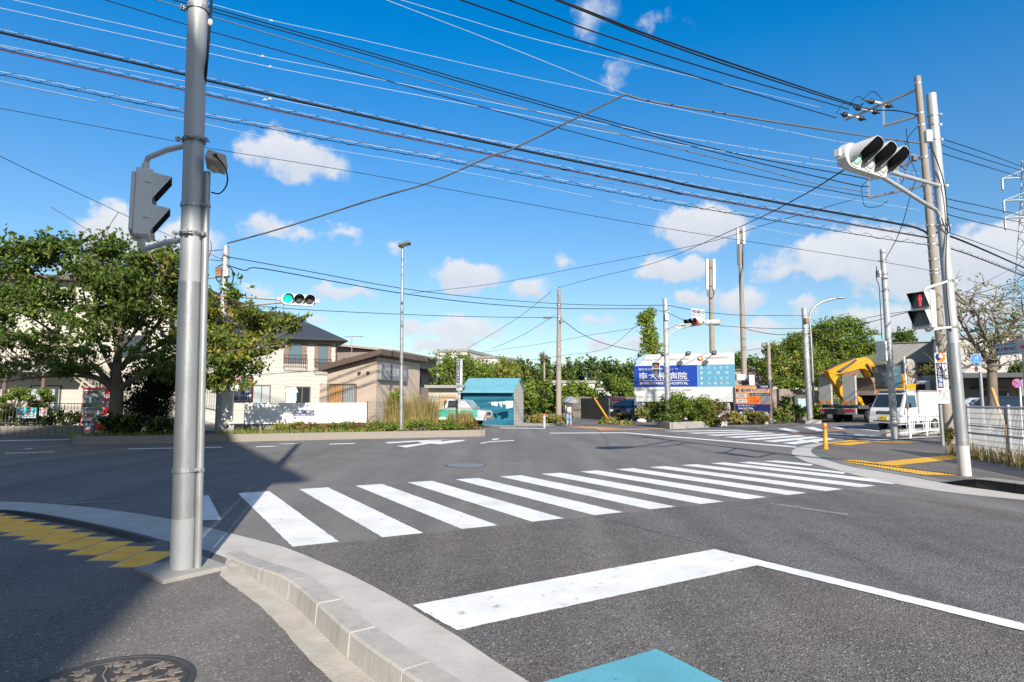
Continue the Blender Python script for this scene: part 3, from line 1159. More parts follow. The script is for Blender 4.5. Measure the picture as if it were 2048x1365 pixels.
cols = []
for k in range(-14, 10):
    top = Vector((-6.24 + .304 * k, 7.74 - .184 * k, 0)) + (Vector((.02 * max(0, k - 5), -.02 * max(0, k - 5), 0)))
    cols.append((top, Vector((.30, -.012, 0)), Vector((.006, -.268, 0)), 1, 2))
tiles('tactile_paving', cols, 'tactile_shade_lift', lambda x, y: .01, True, .004)
# decorated cover in the left pavement
mc = thing('manhole_cover', 'round iron cover cast with a leafy pattern in the near pavement', 'manhole cover', (-2.0, 3.24, .010))
MB().lathe((0, 0, 0), (0, 0, 1), [(0, .40), (.008, .395), (.010, .372), (.004, .365)], 64, 0, False).build('rim', 'iron', mc)
MB().lathe((0, 0, 0), (0, 0, 1), [(.004, .365), (.008, .36), (.008, .335), (.003, .33), (.003, .001)], 64, 0, False).build('lid', 'iron', mc)
lf = MB()
def leaf_cast(cx, cy, a, s):
    # a lobed leaf of raised fingers round a stalk
    for da, l in ((-1.25, .6), (-.65, .85), (0, 1.), (.65, .85), (1.25, .6)):
        b = a + da
        t = Vector((math.cos(b), math.sin(b), 0)); n = Vector((-t.y, t.x, 0))
        p = Vector((cx, cy, .0035))
        w = .17 * s
        pts = [p + t * (.10 * s), p + t * (.5 * s * l) + n * w * l, p + t * (s * l), p + t * (.5 * s * l) - n * w * l]
        lf.add([(q.x, q.y, .0035) for q in pts] + [(q.x * .985 + p.x * .015, q.y * .985 + p.y * .015, .0085) for q in pts], [(4, 5, 6, 7), (0, 1, 5, 4), (1, 2, 6, 5), (2, 3, 7, 6), (3, 0, 4, 7)])
for ring, (rr, nn, ss) in enumerate(((.07, 4, .085), (.165, 9, .095), (.265, 14, .085))):
    for k in range(nn):
        a = 2 * PI * k / nn + ring * .35
        leaf_cast(rr * math.cos(a), rr * math.sin(a), a + rng.uniform(-1.2, 1.2), ss)
for k in range(7):
    a = 2 * PI * k / 7 + .2
    lf.tube([(.03 * math.cos(a), .03 * math.sin(a), .006), (.16 * math.cos(a + .25), .16 * math.sin(a + .25), .006), (.32 * math.cos(a + .1), .32 * math.sin(a + .1), .006)], .006, 5)
lf.build('cast_pattern', 'iron_worn', mc)

# ---- right pavement corner
ro = [G(1700, 882.5), G(1674, 884), G(1622, 888.6), G(1592, 895.7), G(1581.4, 905.3), G(1586, 911), G(1607.7, 923), G(1638.6, 931.5), G(1662.5, 937.4), G(1703, 949.3), G(1762.5, 962.5), G(1810, 972), G(1869.7, 981.5), G(1931.7, 990), G(2048, 1001)]
ri = [G(1730, 884.5), G(1726.8, 884.8), G(1664.8, 887.2), G(1631.5, 894), G(1619.6, 903), G(1629, 912.4), G(1655.3, 923), G(1693.4, 933.9), G(1738.7, 942.2), G(1798.3, 951.7), G(1865, 965), G(1931.7, 976.8), G(1984, 983.5), G(2048, 992.6)]
ro = ro + [ro[-1] + (ro[-1] - ro[-2]).normalized() * 14]
ri = ri + [ri[-1] + (ri[-1] - ri[-2]).normalized() * 14]
ro = [ro[0] + Vector((14, 8.5, 0))] + ro
ri = [ri[0] + Vector((14, 8.5, 0))] + ri
NR = 300
RO, RI = param_at(chaikin(ro), NR), param_at(chaikin(ri), NR)
mb = MB(); ribbon(mb, RO, RI, .005, .021)
struct(mb.build('gutter', 'concrete_light'))
pv = MB()
rows = 90
far = [Vector((p.x + 34, p.y + 16 - 20 * i / (NR - 1), 0)) for i, p in enumerate(RI)]
vs, fs = [], []
for j in range(rows + 1):
    t = (j / rows) ** 2
    for i, p in enumerate(RI):
        q = p.lerp(far[i], t)
        vs.append((q.x, q.y, pz(q.x, q.y)))
for j in range(rows):
    for i in range(NR - 1):
        fs.append((j * NR + i, j * NR + i + 1, (j + 1) * NR + i + 1, (j + 1) * NR + i))
pv.add(vs, fs, 0, True)
struct(pv.build('sidewalk', 'asphalt_walk'))
# raised kerb with its dark face towards the road
kk = [i for i, p in enumerate(RI) if p.y < 11.2 and p.x > 6.5]
P = [RI[i] for i in kk]
s_ = [0]
for a, b in zip(P, P[1:]):
    s_.append(s_[-1] + (b - a).length)
hh = [max(.03, pz(p.x, p.y) + .012) for p in P]
# walking from the crossing to the right the pavement lies on the left hand
kmb = MB()
cuts = [0, .62, 1.25, 1.85, 2.45, 3.05, 3.65, 4.3, 5.2, 6.4, 8, 10, 14]
for c0, c1 in zip(cuts, cuts[1:]):
    id_ = [i for i, s in enumerate(s_) if c0 + .0 <= s <= c1]
    if not id_ or id_[-1] + 1 >= len(P):
        continue
    id_ = id_ + [id_[-1] + 1]
    q = [P[i] for i in id_]; h = [hh[i] for i in id_]
    q[0] = q[0].lerp(q[1], .06)
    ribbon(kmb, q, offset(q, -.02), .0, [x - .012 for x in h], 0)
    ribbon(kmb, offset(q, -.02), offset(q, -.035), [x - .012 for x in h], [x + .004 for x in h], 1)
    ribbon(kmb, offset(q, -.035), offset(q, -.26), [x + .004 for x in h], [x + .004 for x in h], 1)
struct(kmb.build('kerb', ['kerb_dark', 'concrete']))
def rpoly(mbx, pix, dz):
    mbx.poly([(p.x, p.y, p.z + dz) for p in (GP(x, y) for x, y in pix)])
def GZ(px, py):
    p = GP(px, py)
    return Vector((p.x, p.y, 0))
# tactile bands: one along the kerb, one leading away, one at the far side
a0, a1 = GZ(1690, 921), GZ(1868, 950)
u = (a1 - a0); u.z = 0
un = u.normalized()
cols = []
n = int(u.length / .30)
for k in range(n + 1):
    o_ = a0 + un * (.30 * k)
    cols.append((o_ + Vector((-.32, .05, 0)), un * .30 + Vector((.10, -.01, 0)), Vector((.30, -.03, 0)), 1, 2))
tiles('tactile_paving', cols, 'tactile', pz, False)
c0, c1 = GZ(1765, 930), GZ(1985, 907)
u = c1 - c0
n = int(u.length / .3)
un = u.normalized(); vn = Vector((-un.y, un.x, 0))
tiles('tactile_paving', [(c0 - vn * .28, un * .3, vn * .3, n, 2)], 'tactile', pz, False)
c0, c1 = GZ(1686, 890.5), GZ(1745, 883)
u = c1 - c0; n = max(1, int(u.length / .3)); un = u.normalized(); vn = Vector((-un.y, un.x, 0))
tiles('tactile_paving', [(c0 - vn * .2, un * .3, vn * .3, n, 3)], 'tactile', pz, False)
c0, c1 = GZ(1740, 884.5), GZ(1826, 887.5)
u = c1 - c0; n = max(1, int(u.length / .3)); un = u.normalized(); vn = Vector((-un.y, un.x, 0))
tiles('tactile_paving', [(c0 - vn * .1, un * .3, vn * .3, n, 2)], 'tactile', pz, False)
# ribbed edge between gutter and pavement
mb = MB()
for i in range(44, NR - 2):
    a, b = RI[i], RI[i + 1]
    if a.y < 11.2:
        break
    n_ = Vector((b.y - a.y, -(b.x - a.x), 0)).normalized()
    for k in range(3):
        o_ = -.03 - .07 * k
        f0 = lambda p, o, dz: (p.x + n_.x * o, p.y + n_.y * o, pz(p.x, p.y) + dz)
        mb.add([f0(a, o_, .004), f0(b, o_, .004), f0(b, o_ - .035, .022), f0(a, o_ - .035, .022)], [(0, 1, 2, 3)])
struct(mb.build('drain_channel', 'concrete'))
# low kerb stones behind the guard rail
mb = MB()
e0, e1 = GZ(1768, 874), GZ(1884, 868)
for k in range(5):
    p = e0.lerp(e1, (k + .5) / 5)
    d = (e1 - e0)
    mb.box((p.x, p.y, .16), (d.length / 5 - .03, .18, .26), math.atan2(d.y, d.x))
struct(mb.build('kerb', 'concrete'))
# concrete forecourts and lots beyond the road
ground_poly('forecourt', [(962, 850.5), (1000, 847), (1106, 846), (1112, 852), (1080, 853.5), (985, 853.6)], 'concrete_tan', .012)
ground_poly('side_street', [(1132, 845), (1150, 838), (1230, 832), (1330, 832), (1330, 850), (1250, 850), (1180, 851)], 'lot_ground', .010)
mb = MB(); mb.poly([(-90, 27.6, .012), (-5.5, 30.2, .012), (-1, 35, .012), (-2, 62, .012), (-90, 62, .012)])
struct(mb.build('yard', 'lot_ground'))
mb = MB(); mb.poly([(10, 34.5, .03), (22, 43.5, .03), (60, 62, .03), (12, 62, .03)])
struct(mb.build('verge', 'earth'))

# ------------------------------------------------------------------ poles, signals
def facing(n):
    """turn about z that makes local -y look along n"""
    return math.atan2(n[0], -n[1])


N_SIG = Vector((.508, -.861, 0))       # towards traffic on our road
N_E1 = Vector((.88, .477, 0))


def rel(base, *pts):
    return [Vector(p) - Vector(base) for p in pts]


def band(mb, p, ax, r, h=.035, m=0, lug=None):
    ax = Vector(ax).normalized()
    p = Vector(p)
    mb.lathe(p - ax * h / 2, ax, [(0, r + .001), (0, r + .006), (h, r + .006), (h, r + .001)], 20, m, False)
    if lug is not None:
        l = Vector(lug).normalized()
        mb.tube([p + l * (r + .005), p + l * (r + .06)], .012, 6, m)
        s = ax.cross(l)
        mb.box(p + l * (r + .035), (.03, .03, h * 1.1), math.atan2(l.y, l.x), m)
        mb.tube([p + l * (r + .035) - s * .05, p + l * (r + .035) + s * .05], .008, 6, m)


def bandp(t, *a):
    mb = MB()
    band(mb, *a)
    mb.build('clamp_band', 'steel', t)


def pole(name, label, cat, base, top, secs, group=None, n=24):
    """secs: list of (part name, t0, t1, r0, r1, material); t along base -> top"""
    t = thing(name, label, cat, base, 0, group)
    d = Vector(top) - Vector(base)
    for (pn, t0, t1, r0, r1, m) in secs:
        mb = MB()
        mb.tube([d * t0, d * t1], [r0, r1], n, 0, False)
        mb.lathe(d * t1, d, [(0, r1), (.004, r1 * .9), (.012, .001)], n, 0, False)
        mb.build(pn, m, t)
    return t, d


def visor_round(mb, cx, cz, r, y0, ln, m_out=0, m_in=1, a0=-40, a1=220):
    k = 22
    vs = []
    for rr in (r, r - .008):
        for i in range(k + 1):
            a = R(a0 + (a1 - a0) * i / k)
            s = math.sin(a)
            l = ln * (.30 + .70 * smooth((s + .75) / 1.5))
            vs.append((cx + rr * math.cos(a), y0, cz + rr * math.sin(a)))
            vs.append((cx + rr * math.cos(a), y0 - l, cz + rr * math.sin(a)))
    w = 2 * (k + 1)
    mb.add(vs[:w], [(2 * i, 2 * i + 1, 2 * i + 3, 2 * i + 2) for i in range(k)], m_out, True)
    mb.add(vs[w:], [(2 * i, 2 * i + 2, 2 * i + 3, 2 * i + 1) for i in range(k)], m_in, True)
    mb.add(vs, [(2 * i + 1, w + 2 * i + 1, w + 2 * i + 3, 2 * i + 3) for i in range(k)], m_out)


def vehicle_signal(label, loc, n, lens, group=None, arm=None, body='signal_white', order=1, visor=.34, armr=.045):
    t = thing('traffic_signal', label, 'traffic signal', loc, facing(n), group)
    mb = MB()
    hw, hh = .60, .20
    out = []
    for i in range(11):
        a = R(-90 + 18 * i)
        out.append((.40 + hh * math.cos(a), hh * math.sin(a)))
    for i in range(11):
        a = R(90 + 18 * i)
        out.append((-.40 + hh * math.cos(a), hh * math.sin(a)))
    mb.prism(out, -.06, .08)
    mb.box((0, .11, 0), (1.02, .06, .26))
    for x in (-.62, .62):
        mb.tube([(x, .02, 0), (x * 1.13, .02, 0)], .035, 10)
        mb.box((x * 1.1, .02, 0), (.05, .10, .12))
    mb.build('housing', body, t, bevel=.012)
    for k, m in enumerate(lens):
        x = (-.36, 0, .36)[k] * order
        q = MB()
        q.lathe((x, -.062, 0), (0, -1, 0), [(0, .15), (.02, .142), (.034, .10), (.04, .001)], 24)
        l = q.build('lens', m, t)
        q = MB()
        visor_round(q, x, 0, .178, -.058, visor)
        q.lathe((x, -.06, 0), (0, -1, 0), [(0, .185), (.012, .18), (.012, .15), (0, .15)], 24, 0, False)
        q.build('visor', [body, 'black'], t)
    if arm:
        inv = Matrix.Rotation(-facing(n), 3, 'Z')
        for pts in arm:
            q = MB()
            q.tube([inv @ (Vector(p) - Vector(loc)) for p in pts], armr, 12)
            q.build('mounting_arm', 'pole_pale', t)
    return t


def man(mb, s, walk, m=0, y=0., cz=0., cx=0.):
    """pedestrian figure in a signal or on a sign, height about s"""
    mb.lathe((cx, y, cz + .40 * s), (0, -1, 0), [(0, .085 * s), (.002, .001)], 14, m, False)
    if not walk:
        pts = [(-.13, .29), (.13, .29), (.17, .02), (.11, .02), (.09, .16), (.09, -.5), (.015, -.5), (.0, -.12), (-.015, -.5), (-.09, -.5), (-.09, .16), (-.11, .02), (-.17, .02)]
    else:
        pts = [(-.06, .29), (.10, .29), (.20, .08), (.16, .05), (.07, .16), (.06, .0), (.17, -.48), (.10, -.5), (-.01, -.14), (-.13, -.5), (-.2, -.47), (-.07, -.02), (-.06, .14), (-.15, .02), (-.19, .05)]
    mb.poly([(cx + x * s, y - .002, cz + z * s) for x, z in pts], m)


def ped_signal(label, loc, n, red_on, arm=None, body='signal_white', group=None, scale=1.):
    t = thing('pedestrian_signal', label, 'traffic signal', loc, facing(n), group)
    t.scale = (scale,) * 3
    mb = MB()
    mb.box((0, .015, 0), (.36, .15, .68))
    mb.box((0, .11, 0), (.30, .04, .60))
    for z in (.2, -.16):
        mb.box((.185, -.02, z), (.02, .06, .022))
        mb.box((-.185, -.02, z), (.02, .06, .022))
    mb.build('housing', body, t, bevel=.04)
    for k, (z, on) in enumerate(((.165, red_on), (-.165, False))):
        q = MB()
        q.box((0, -.066, z), (.27, .012, .27))
        q.build('lens', 'lens_dark', t)
        f = MB()
        man(f, .21, k == 1, 0, -.074, z)
        fm = ('lens_red_on' if red_on else 'lens_red_off') if k == 0 else 'sign_grey'
        f.build('figure', fm, t)
        v = MB()
        a, b = .15, .15
        for sgn in (-1, 1):
            v.add([(sgn * a, -.06, z + b), (sgn * a, -.225, z + b - .02), (sgn * a, -.06, z - b + .03), (sgn * (a - .006), -.06, z + b), (sgn * (a - .006), -.225, z + b - .02), (sgn * (a - .006), -.06, z - b + .03)],
                  [(0, 1, 2)], 0)
            v.add([(sgn * (a - .006), -.06, z + b), (sgn * (a - .006), -.225, z + b - .02), (sgn * (a - .006), -.06, z - b + .03)], [(0, 1, 2)], 1)
        v.add([(-a, -.06, z + b), (a, -.06, z + b), (a, -.225, z + b - .02), (-a, -.225, z + b - .02)], [(0, 1, 2, 3)], 0)
        v.add([(-a + .006, -.06, z + b - .006), (a - .006, -.06, z + b - .006), (a - .006, -.224, z + b - .026), (-a + .006, -.224, z + b - .026)], [(0, 1, 2, 3)], 1)
        v.add([(-a, -.06, z - b), (a, -.06, z - b), (a, -.10, z - b), (-a, -.10, z - b)], [(0, 1, 2, 3)], 0)
        v.build('visor', [body, 'black'], t)
    if arm:
        inv = Matrix.Rotation(-facing(n), 3, 'Z')
        for pts in arm:
            q = MB()
            q.tube([(inv @ (Vector(p) - Vector(loc))) / scale for p in pts], .026 / scale, 10)
            e = (inv @ (Vector(pts[-1]) - Vector(loc))) / scale
            q.cyl(e + Vector((0, 0, -.03)), e + Vector((0, 0, .03)), .034 / scale)
            q.build('mounting_arm', body, t)
    return t


def bend_pts(pts, k=3):
    return chaikin([Vector(p) for p in pts], k)


# ---- near left signal pole
B = G(364, 1143, .012)
TOP = W(396, 0, B.y)
d = TOP - B
TOP = B + d * (8.3 / d.z)
t, d = pole('signal_pole', 'thick grey steel signal pole on a concrete base, galvanised in its lower half', 'pole', B, TOP,
            [('sleeve', 0, .052, .094, .093, 'pole_sleeve'), ('lower_tube', .052, .292, .090, .089, 'galvanised'), ('upper_tube', .292, 1, .086, .076, 'pole_grey')], n=36)
LP, LD = B, d
def lp(px, py):                                  # point on the left pole axis at a picture height
    z = W(px, py, B.y).z
    return LP + LD * ((z - LP.z) / LD.z)
mb = MB()
q = [G(268, 1144), G(326, 1172), G(458, 1141), G(402, 1121)]
mb.prism([((p.x - B.x), (p.y - B.y)) for p in q], -.02, .03, 0, 'z')
mb.build('base_slab', 'concrete', t, bevel=.006)
mb = MB()
for (px, py, lug) in ((376, 940, (1, -.1, 0)), (384, 470, (-.9, -.5, 0)), (386, 412, (1, -.1, 0)), (389, 283, (-.9, -.5, 0)), (395, 20, (-1, -.2, 0)), (389, 283, (1, -.3, 0)), (384, 470, (1, -.3, 0)), (384, 470, (.1, -1, 0)), (389, 283, (.3, -1, 0))):
    p = lp(px, py)
    bandp(t, p - LP, LD, .092 if py > 575 else .088, .034, 0, lug)
mb = MB()
c0 = lp(420, 0) + Vector((.16, -.05, .8)); c1 = lp(420, 60) + Vector((.12, -.02, 0)); c2 = lp(410, 150) + Vector((.10, -.02, 0)); c3 = lp(410, 170) + Vector((.06, .03, 0))
mb.tube([p - LP for p in bend_pts([c0, c1, c2, c3])], .012, 8)
mb.build('cable', 'cable_black', t)
MB().sph(c1 - LP + Vector((.01, -.01, .05)), (.022, .022, .035)).build('insulator', 'insulator', t)
# slim post with detector
B2 = G(395.5, 1138, .03)
T2 = W(414.5, 345, B2.y)
t, d = pole('detector_post', 'slim galvanised post clamped beside the thick grey pole, beige sensor on top', 'post', B2, T2, [('post', 0, 1, .029, .028, 'galvanised')], n=16)
mb = MB()
a = W(376, 940, B2.y)
bandp(t, (d * ((a.z - B2.z) / d.z)), d, .030, .03, 0, (-1, 0, 0))
a = W(376, 412, B2.y)
bandp(t, (d * ((a.z - B2.z) / d.z)), d, .030, .03, 0, (-1, 0, 0))
mb = MB()
hm = (Matrix.Rotation(R(16), 3, 'Z') @ Matrix.Rotation(R(14), 3, 'Y') @ Matrix.Rotation(R(-14), 3, 'X')).to_4x4()
hc = W(433, 325, B2.y - .03) - B2
mb.box(hc, (.155, .20, .085), mat4=hm)
mb.box(hc + Vector((-.02, 0, -.055)), (.05, .08, .06))
h = mb.build('sensor_box', 'concrete_tan', t, bevel=.008)
mb = MB()
mb.cyl(hc + hm.to_3x3() @ Vector((0, -.098, 0)), hc + hm.to_3x3() @ Vector((0, -.112, 0)), .016, None, 12)
mb.build('cable_gland', 'black', t)
mb = MB()
p0 = hc + hm.to_3x3() @ Vector((0.0, -.105, 0))
mb.tube(bend_pts([p0, W(452, 335, B2.y - .15) - B2, W(457, 368, B2.y - .1) - B2, W(440, 390, B2.y - .03) - B2, W(423, 385, B2.y) - B2]), .006, 6)
mb.build('cable', 'cable_black', t)
# left pedestrian signal, seen from behind
LC = W(291, 412, 5.74)
a_up = [lp(372, 288), W(335, 300, 5.5), W(296, 316, 5.74), W(291, 334, 5.74)]
a_dn = [lp(365, 477), W(330, 486, 5.5), W(287, 500, 5.74), W(283, 484, 5.74)]
ped_signal('grey pedestrian signal seen from behind, hooded lamps turned towards the crossing', LC, N_E1, False, [a_up, a_dn], 'signal_grey', None, .92)

# ---- near right signal pole
B = GP(1930, 952)
TOP = W(1862, 189, B.y)
t, d = pole('signal_pole', 'pale grey signal pole with a white foot on the right pavement corner', 'pole', B, TOP,
            [('sleeve', 0, .075, .108, .107, 'pole_sleeve_white'), ('lower_tube', .075, .335, .104, .102, 'galvanised'), ('upper_tube', .335, 1, .098, .092, 'pole_pale')], n=32)
RP, RD = B, d
def rp(py):
    lo, hi = 0., 1.3
    for _ in range(40):
        m_ = (lo + hi) / 2
        p = RP + RD * m_
        v = p - Vector((0, 0, EYE))
        yy = 682.5 - FPX * v.dot(CU) / v.dot(CF)
        if yy > py:
            lo = m_
        else:
            hi = m_
    return RP + RD * lo
mb = MB()
for py, lug in ((232, (1, -.5, 0)), (250, (1, 0, 0)), (280, (1, 0, 0)), (373, (1, -.3, 0)), (452, (-1, -.2, 0)), (452, (1, 0, 0)), (563, (-1, -.5, 0)), (655, (-1, -.5, 0)), (655, (1, -.2, 0)), (563, (1, -.2, 0)), (880, (1, 0, 0))):
    bandp(t, rp(py) - RP, RD, .100, .04, 0, lug)
MB().box(rp(275) - RP + Vector((-.16, -.04, 0)), (.12, .10, .24)).build('junction_box', 'white_plastic', t, bevel=.01)
mb = MB()
mb.tube([p - RP for p in bend_pts([rp(290) + Vector((-.17, -.08, 0)), rp(330) + Vector((-.08, -.13, 0)), rp(375) + Vector((.0, -.16, 0)), rp(440) + Vector((.02, -.13, 0)), rp(520) + Vector((-.09, -.12, 0)), rp(590) + Vector((-.13, -.12, 0)), rp(650) + Vector((-.12, -.12, 0)), rp(668) + Vector((-.1, -.12, 0)), rp(655) + Vector((-.16, -.1, 0))])], .010, 8)
mb.tube([p - RP for p in bend_pts([rp(440) + Vector((-.1, -.12, 0)), rp(470) + Vector((-.02, -.14, 0)), rp(468) + Vector((.05, -.13, 0)), rp(440) + Vector((.03, -.12, 0))])], .009, 8)
mb.build('cable', 'cable_black', t)
C_ = W(1729, 323.7, 9.55)
arm1 = [rp(372), W(1800, 350, 10.2), W(1745, 332, 9.7)]
arm2 = [rp(458), rp(452) + Vector((-.08, -.05, 0)), rp(425) + Vector((-.10, -.06, 0)), W(1850, 408, 10.7), W(1790, 369, 10.2), W(1715, 325, 9.55)]
arm3 = [W(1712, 331, 9.5), W(1800, 340, 10.2), W(1800, 341, 10.2)]
sg = vehicle_signal('large white traffic signal with three long hoods reaching out from the right corner pole', C_, N_SIG, ['lens_green_off', 'lens_off', 'lens_off'], None, [arm1, bend_pts(arm2, 1)], visor=.38, armr=.036)
RC = W(1846, 620, 11.15)
a_up = [rp(563), W(1868, 572, 11.08), W(1848, 578, 11.15), W(1847, 590, 11.15)]
a_dn = [rp(655), W(1872, 658, 11.08), W(1852, 664, 11.15), W(1851, 650, 11.15)]
ped_signal('white pedestrian signal with its red standing figure lit', RC, -N_E1, True, [bend_pts(a_up, 2), bend_pts(a_dn, 2)])

# ---- utility pole behind it
B = GP(1899, 887)
TOP = W(1835, 154, B.y)
t, d = pole('utility_pole', 'tall brownish concrete utility pole behind the pale corner pole, with steel crossarms', 'utility pole', B, TOP,
            [('shaft', 0, 1, .172, .10, 'pole_concrete')], n=28)
UP, UD = B, d
def up(py):
    lo, hi = 0., 1.3
    for _ in range(40):
        m_ = (lo + hi) / 2
        p = UP + UD * m_
        v = p - Vector((0, 0, EYE))
        yy = 682.5 - FPX * v.dot(CU) / v.dot(CF)
        if yy > py:
            lo = m_
        else:
            hi = m_
    return UP + UD * lo
YU = B.y
def bar(mb, a, b, w=.075, m=0):
    a, b = Vector(a), Vector(b)
    dd = b - a
    q = dd.to_track_quat('X', 'Z').to_matrix().to_4x4()
    mb.box((a + b) / 2, (dd.length, w, w), mat4=q, m=m)
mb = MB()
for py in (168, 228, 252, 316, 372, 452, 474, 490, 520, 541, 548):
    r = .10 + .10 * (py - 154) / 740
    bandp(t, up(py) - UP, UD, r, .045, 0, (-1, -.3, 0))
for k in range(14):
    py = 330 + k * 29
    r = .10 + .10 * (py - 154) / 740
    s = 1 if k % 2 else -1
    p = up(py) - UP
    MB().tube([p + Vector((s * r * .9, -.02, 0)), p + Vector((s * (r + .13), -.05, 0))], .009, 6).build('step_bolt', 'steel', t)
AE = W(1690, 240, YU * 1.112)
AI = W(1768, 252, YU * 1.045)
AJ = W(1767, 209, YU * 1.052)
mb = MB()
bar(mb, up(178) - UP, AE - UP)
bar(mb, up(230) - UP, AI - UP)
bar(mb, AJ - UP, AI - UP, .06)
mb.build('upper_crossarm', 'steel', t)
A2 = W(1738, 396, YU * 1.06)
A3 = W(1782, 342, YU * 1.03)
A4 = W(1796, 376, YU * 1.02)
mb = MB()
bar(mb, up(312) - UP, W(1735, 362, YU * 1.07) - UP)
bar(mb, up(370) - UP, A2 - UP)
bar(mb, W(1737, 358, YU * 1.066) - UP, A2 - UP, .07)
bar(mb, W(1795, 334, YU * 1.03) - UP, A4 - UP, .05)
mb.build('lower_crossarm', 'steel', t)
def insul(a, dirv, nm):
    dv = Vector(dirv).normalized()
    MB().lathe(a - UP, dv, [(0, .015), (.02, .05), (.09, .055), (.12, .03), (.16, .05), (.24, .055), (.26, .02)], 12).build('insulator', 'insulator', t)
    MB().lathe(a - UP + dv * .26, dv, [(0, .03), (.05, .09), (.16, .10), (.22, .05), (.34, .025)], 10).build('dead_end_cap', 'black', t)
for (px, py, k) in ((1706, 233, 1.10), (1733, 220, 1.075), (1760, 207, 1.055)):
    a = W(px, py, YU * k)
    insul(a, (-1, -.25, .05), 0)
    insul(a, (1, .25, -.12), 0)
mb = MB()
for (p0, p1, p2) in (((1672, 228, 1.09), (1690, 200, 1.09), (1710, 214, 1.09)), ((1698, 214, 1.07), (1715, 188, 1.07), (1736, 208, 1.07)), ((1724, 202, 1.055), (1745, 178, 1.055), (1765, 200, 1.05))):
    a, b, c = [W(x, y, YU * k) - UP for x, y, k in (p0, p1, p2)]
    mb.tube(bend_pts([a, b, c], 3), .013, 6)
for pts in (((1838, 250, 1.), (1815, 275, .99), (1808, 300, .99), (1826, 330, .99), (1834, 350, .99)), ((1812, 258, .99), (1816, 290, .985), (1822, 310, .985), (1812, 340, .985), (1806, 360, .99)),
            ((1725, 395, 1.05), (1728, 416, 1.05), (1760, 414, 1.04), (1775, 402, 1.03)), ((1738, 360, 1.06), (1722, 372, 1.06), (1724, 392, 1.06)), ((1800, 330, 1.), (1815, 345, 1.), (1802, 368, 1.))):
    mb.tube(bend_pts([W(x, y, YU * k) - UP for x, y, k in pts], 3), .012, 6)
mb.build('jumper_cable', 'cable_black', t)
MB().box(up(1 * 322) - UP + Vector((-.42, -.1, .05)), (.16, .12, .16)).build('connector', 'cable_grey', t)
mb = MB()
for k in range(10):
    a = W(1818 + rng.uniform(-8, 12), 336 + rng.uniform(-8, 14), YU * .985) - UP
    b = a + Vector((rng.uniform(-.2, .25), 0, rng.uniform(-.25, .2)))
    mb.tube(bend_pts([a, (a + b) / 2 + Vector((.05, 0, .1)), b]), .008, 5)
mb.build('loose_lead', 'cable_grey', t)
MB().cyl(up(870) - UP + Vector((.16, -.17, 0)), up(690) - UP + Vector((.14, -.14, 0)), .05, None, 12).build('cable_guard', 'steel_dark', t)

# ---- hospital panel on its own slim post, in front of the utility pole
B = GP(1886, 891.5)
TOP = W(1872, 693, B.y)
t, d = pole('signboard_post', 'slim grey post carrying a tall narrow white hospital panel, before the concrete utility pole', 'sign', B, TOP, [('post', 0, 1, .055, .05, 'galvanised')], n=16)
h_ = L(101, B.y); w_ = L(26, B.y)
pc = W(1884, 757, B.y - .10) - B
tilt = math.atan2(d.x, d.z)
mb = MB(); mb.box((0, 0, 0), (w_, .02, h_))
pn = mb.build('panel', 'sign_white', t, bevel=.012)
pn.location = pc
pn.rotation_euler = (0, tilt, R(6))
mb = MB(); mb.box((-w_ * .18, -.0125, h_ * .055), (w_ * .5, .004, h_ * .50))
mb.build('blue_field', 'sign_navy', pn)
text(pn, '南\n大\n和\n病\n院', w_ * .34, h_ * .46, (-w_ * .18, -.016, h_ * .055), 'sign_white', bold=.012)
mb = MB()
mb.lathe((-.0, -.0125, h_ * .41), (0, -1, 0), [(0, w_ * .38), (.002, .001)], 20, 0, False)
mb.lathe((-w_ * .2, -.0150, h_ * .42), (0, -1, 0), [(0, w_ * .26), (.002, .001)], 20, 1, False)
mb.lathe((-w_ * .02, -.0175, h_ * .435), (0, -1, 0), [(0, w_ * .16), (.002, .001)], 20, 2, False)
mb.build('emblem', ['sign_orange', 'sign_navy', 'sign_white'], pn)
text(pn, '医\n療\n法\n人\n\n総\n合\n病\n院', w_ * .15, h_ * .5, (w_ * .27, -.014, h_ * .06), 'sign_grey')
text(pn, '内科・外科\n整形外科\n人工透析\nこの先左折', w_ * .75, h_ * .2, (0, -.014, -h_ * .32), 'sign_grey')
MB().box((-w_ * .3, -.0125, -h_ * .25), (w_ * .2, .003, h_ * .03)).build('mark', 'sign_red', pn)

# ---- overhead wires: every one runs between real points in space
def spline(pts, n=14):
    P = [Vector(p) for p in pts]
    if len(P) == 2:
        return [P[0].lerp(P[1], i / n) for i in range(n + 1)]
    P = [P[0] * 2 - P[1]] + P + [P[-1] * 2 - P[-2]]
    out = []
    for i in range(1, len(P) - 2):
        a, b, c, e = P[i - 1:i + 3]
        for k in range(n):
            s = k / n
            out.append(.5 * ((2 * b) + (c - a) * s + (2 * a - 5 * b + 4 * c - e) * s * s + (3 * b - a - 3 * c + e) * s ** 3))
    out.append(P[-2])
    return out


def DB(px):
    return 15.4 + (YU - 15.4) * px / 1845.


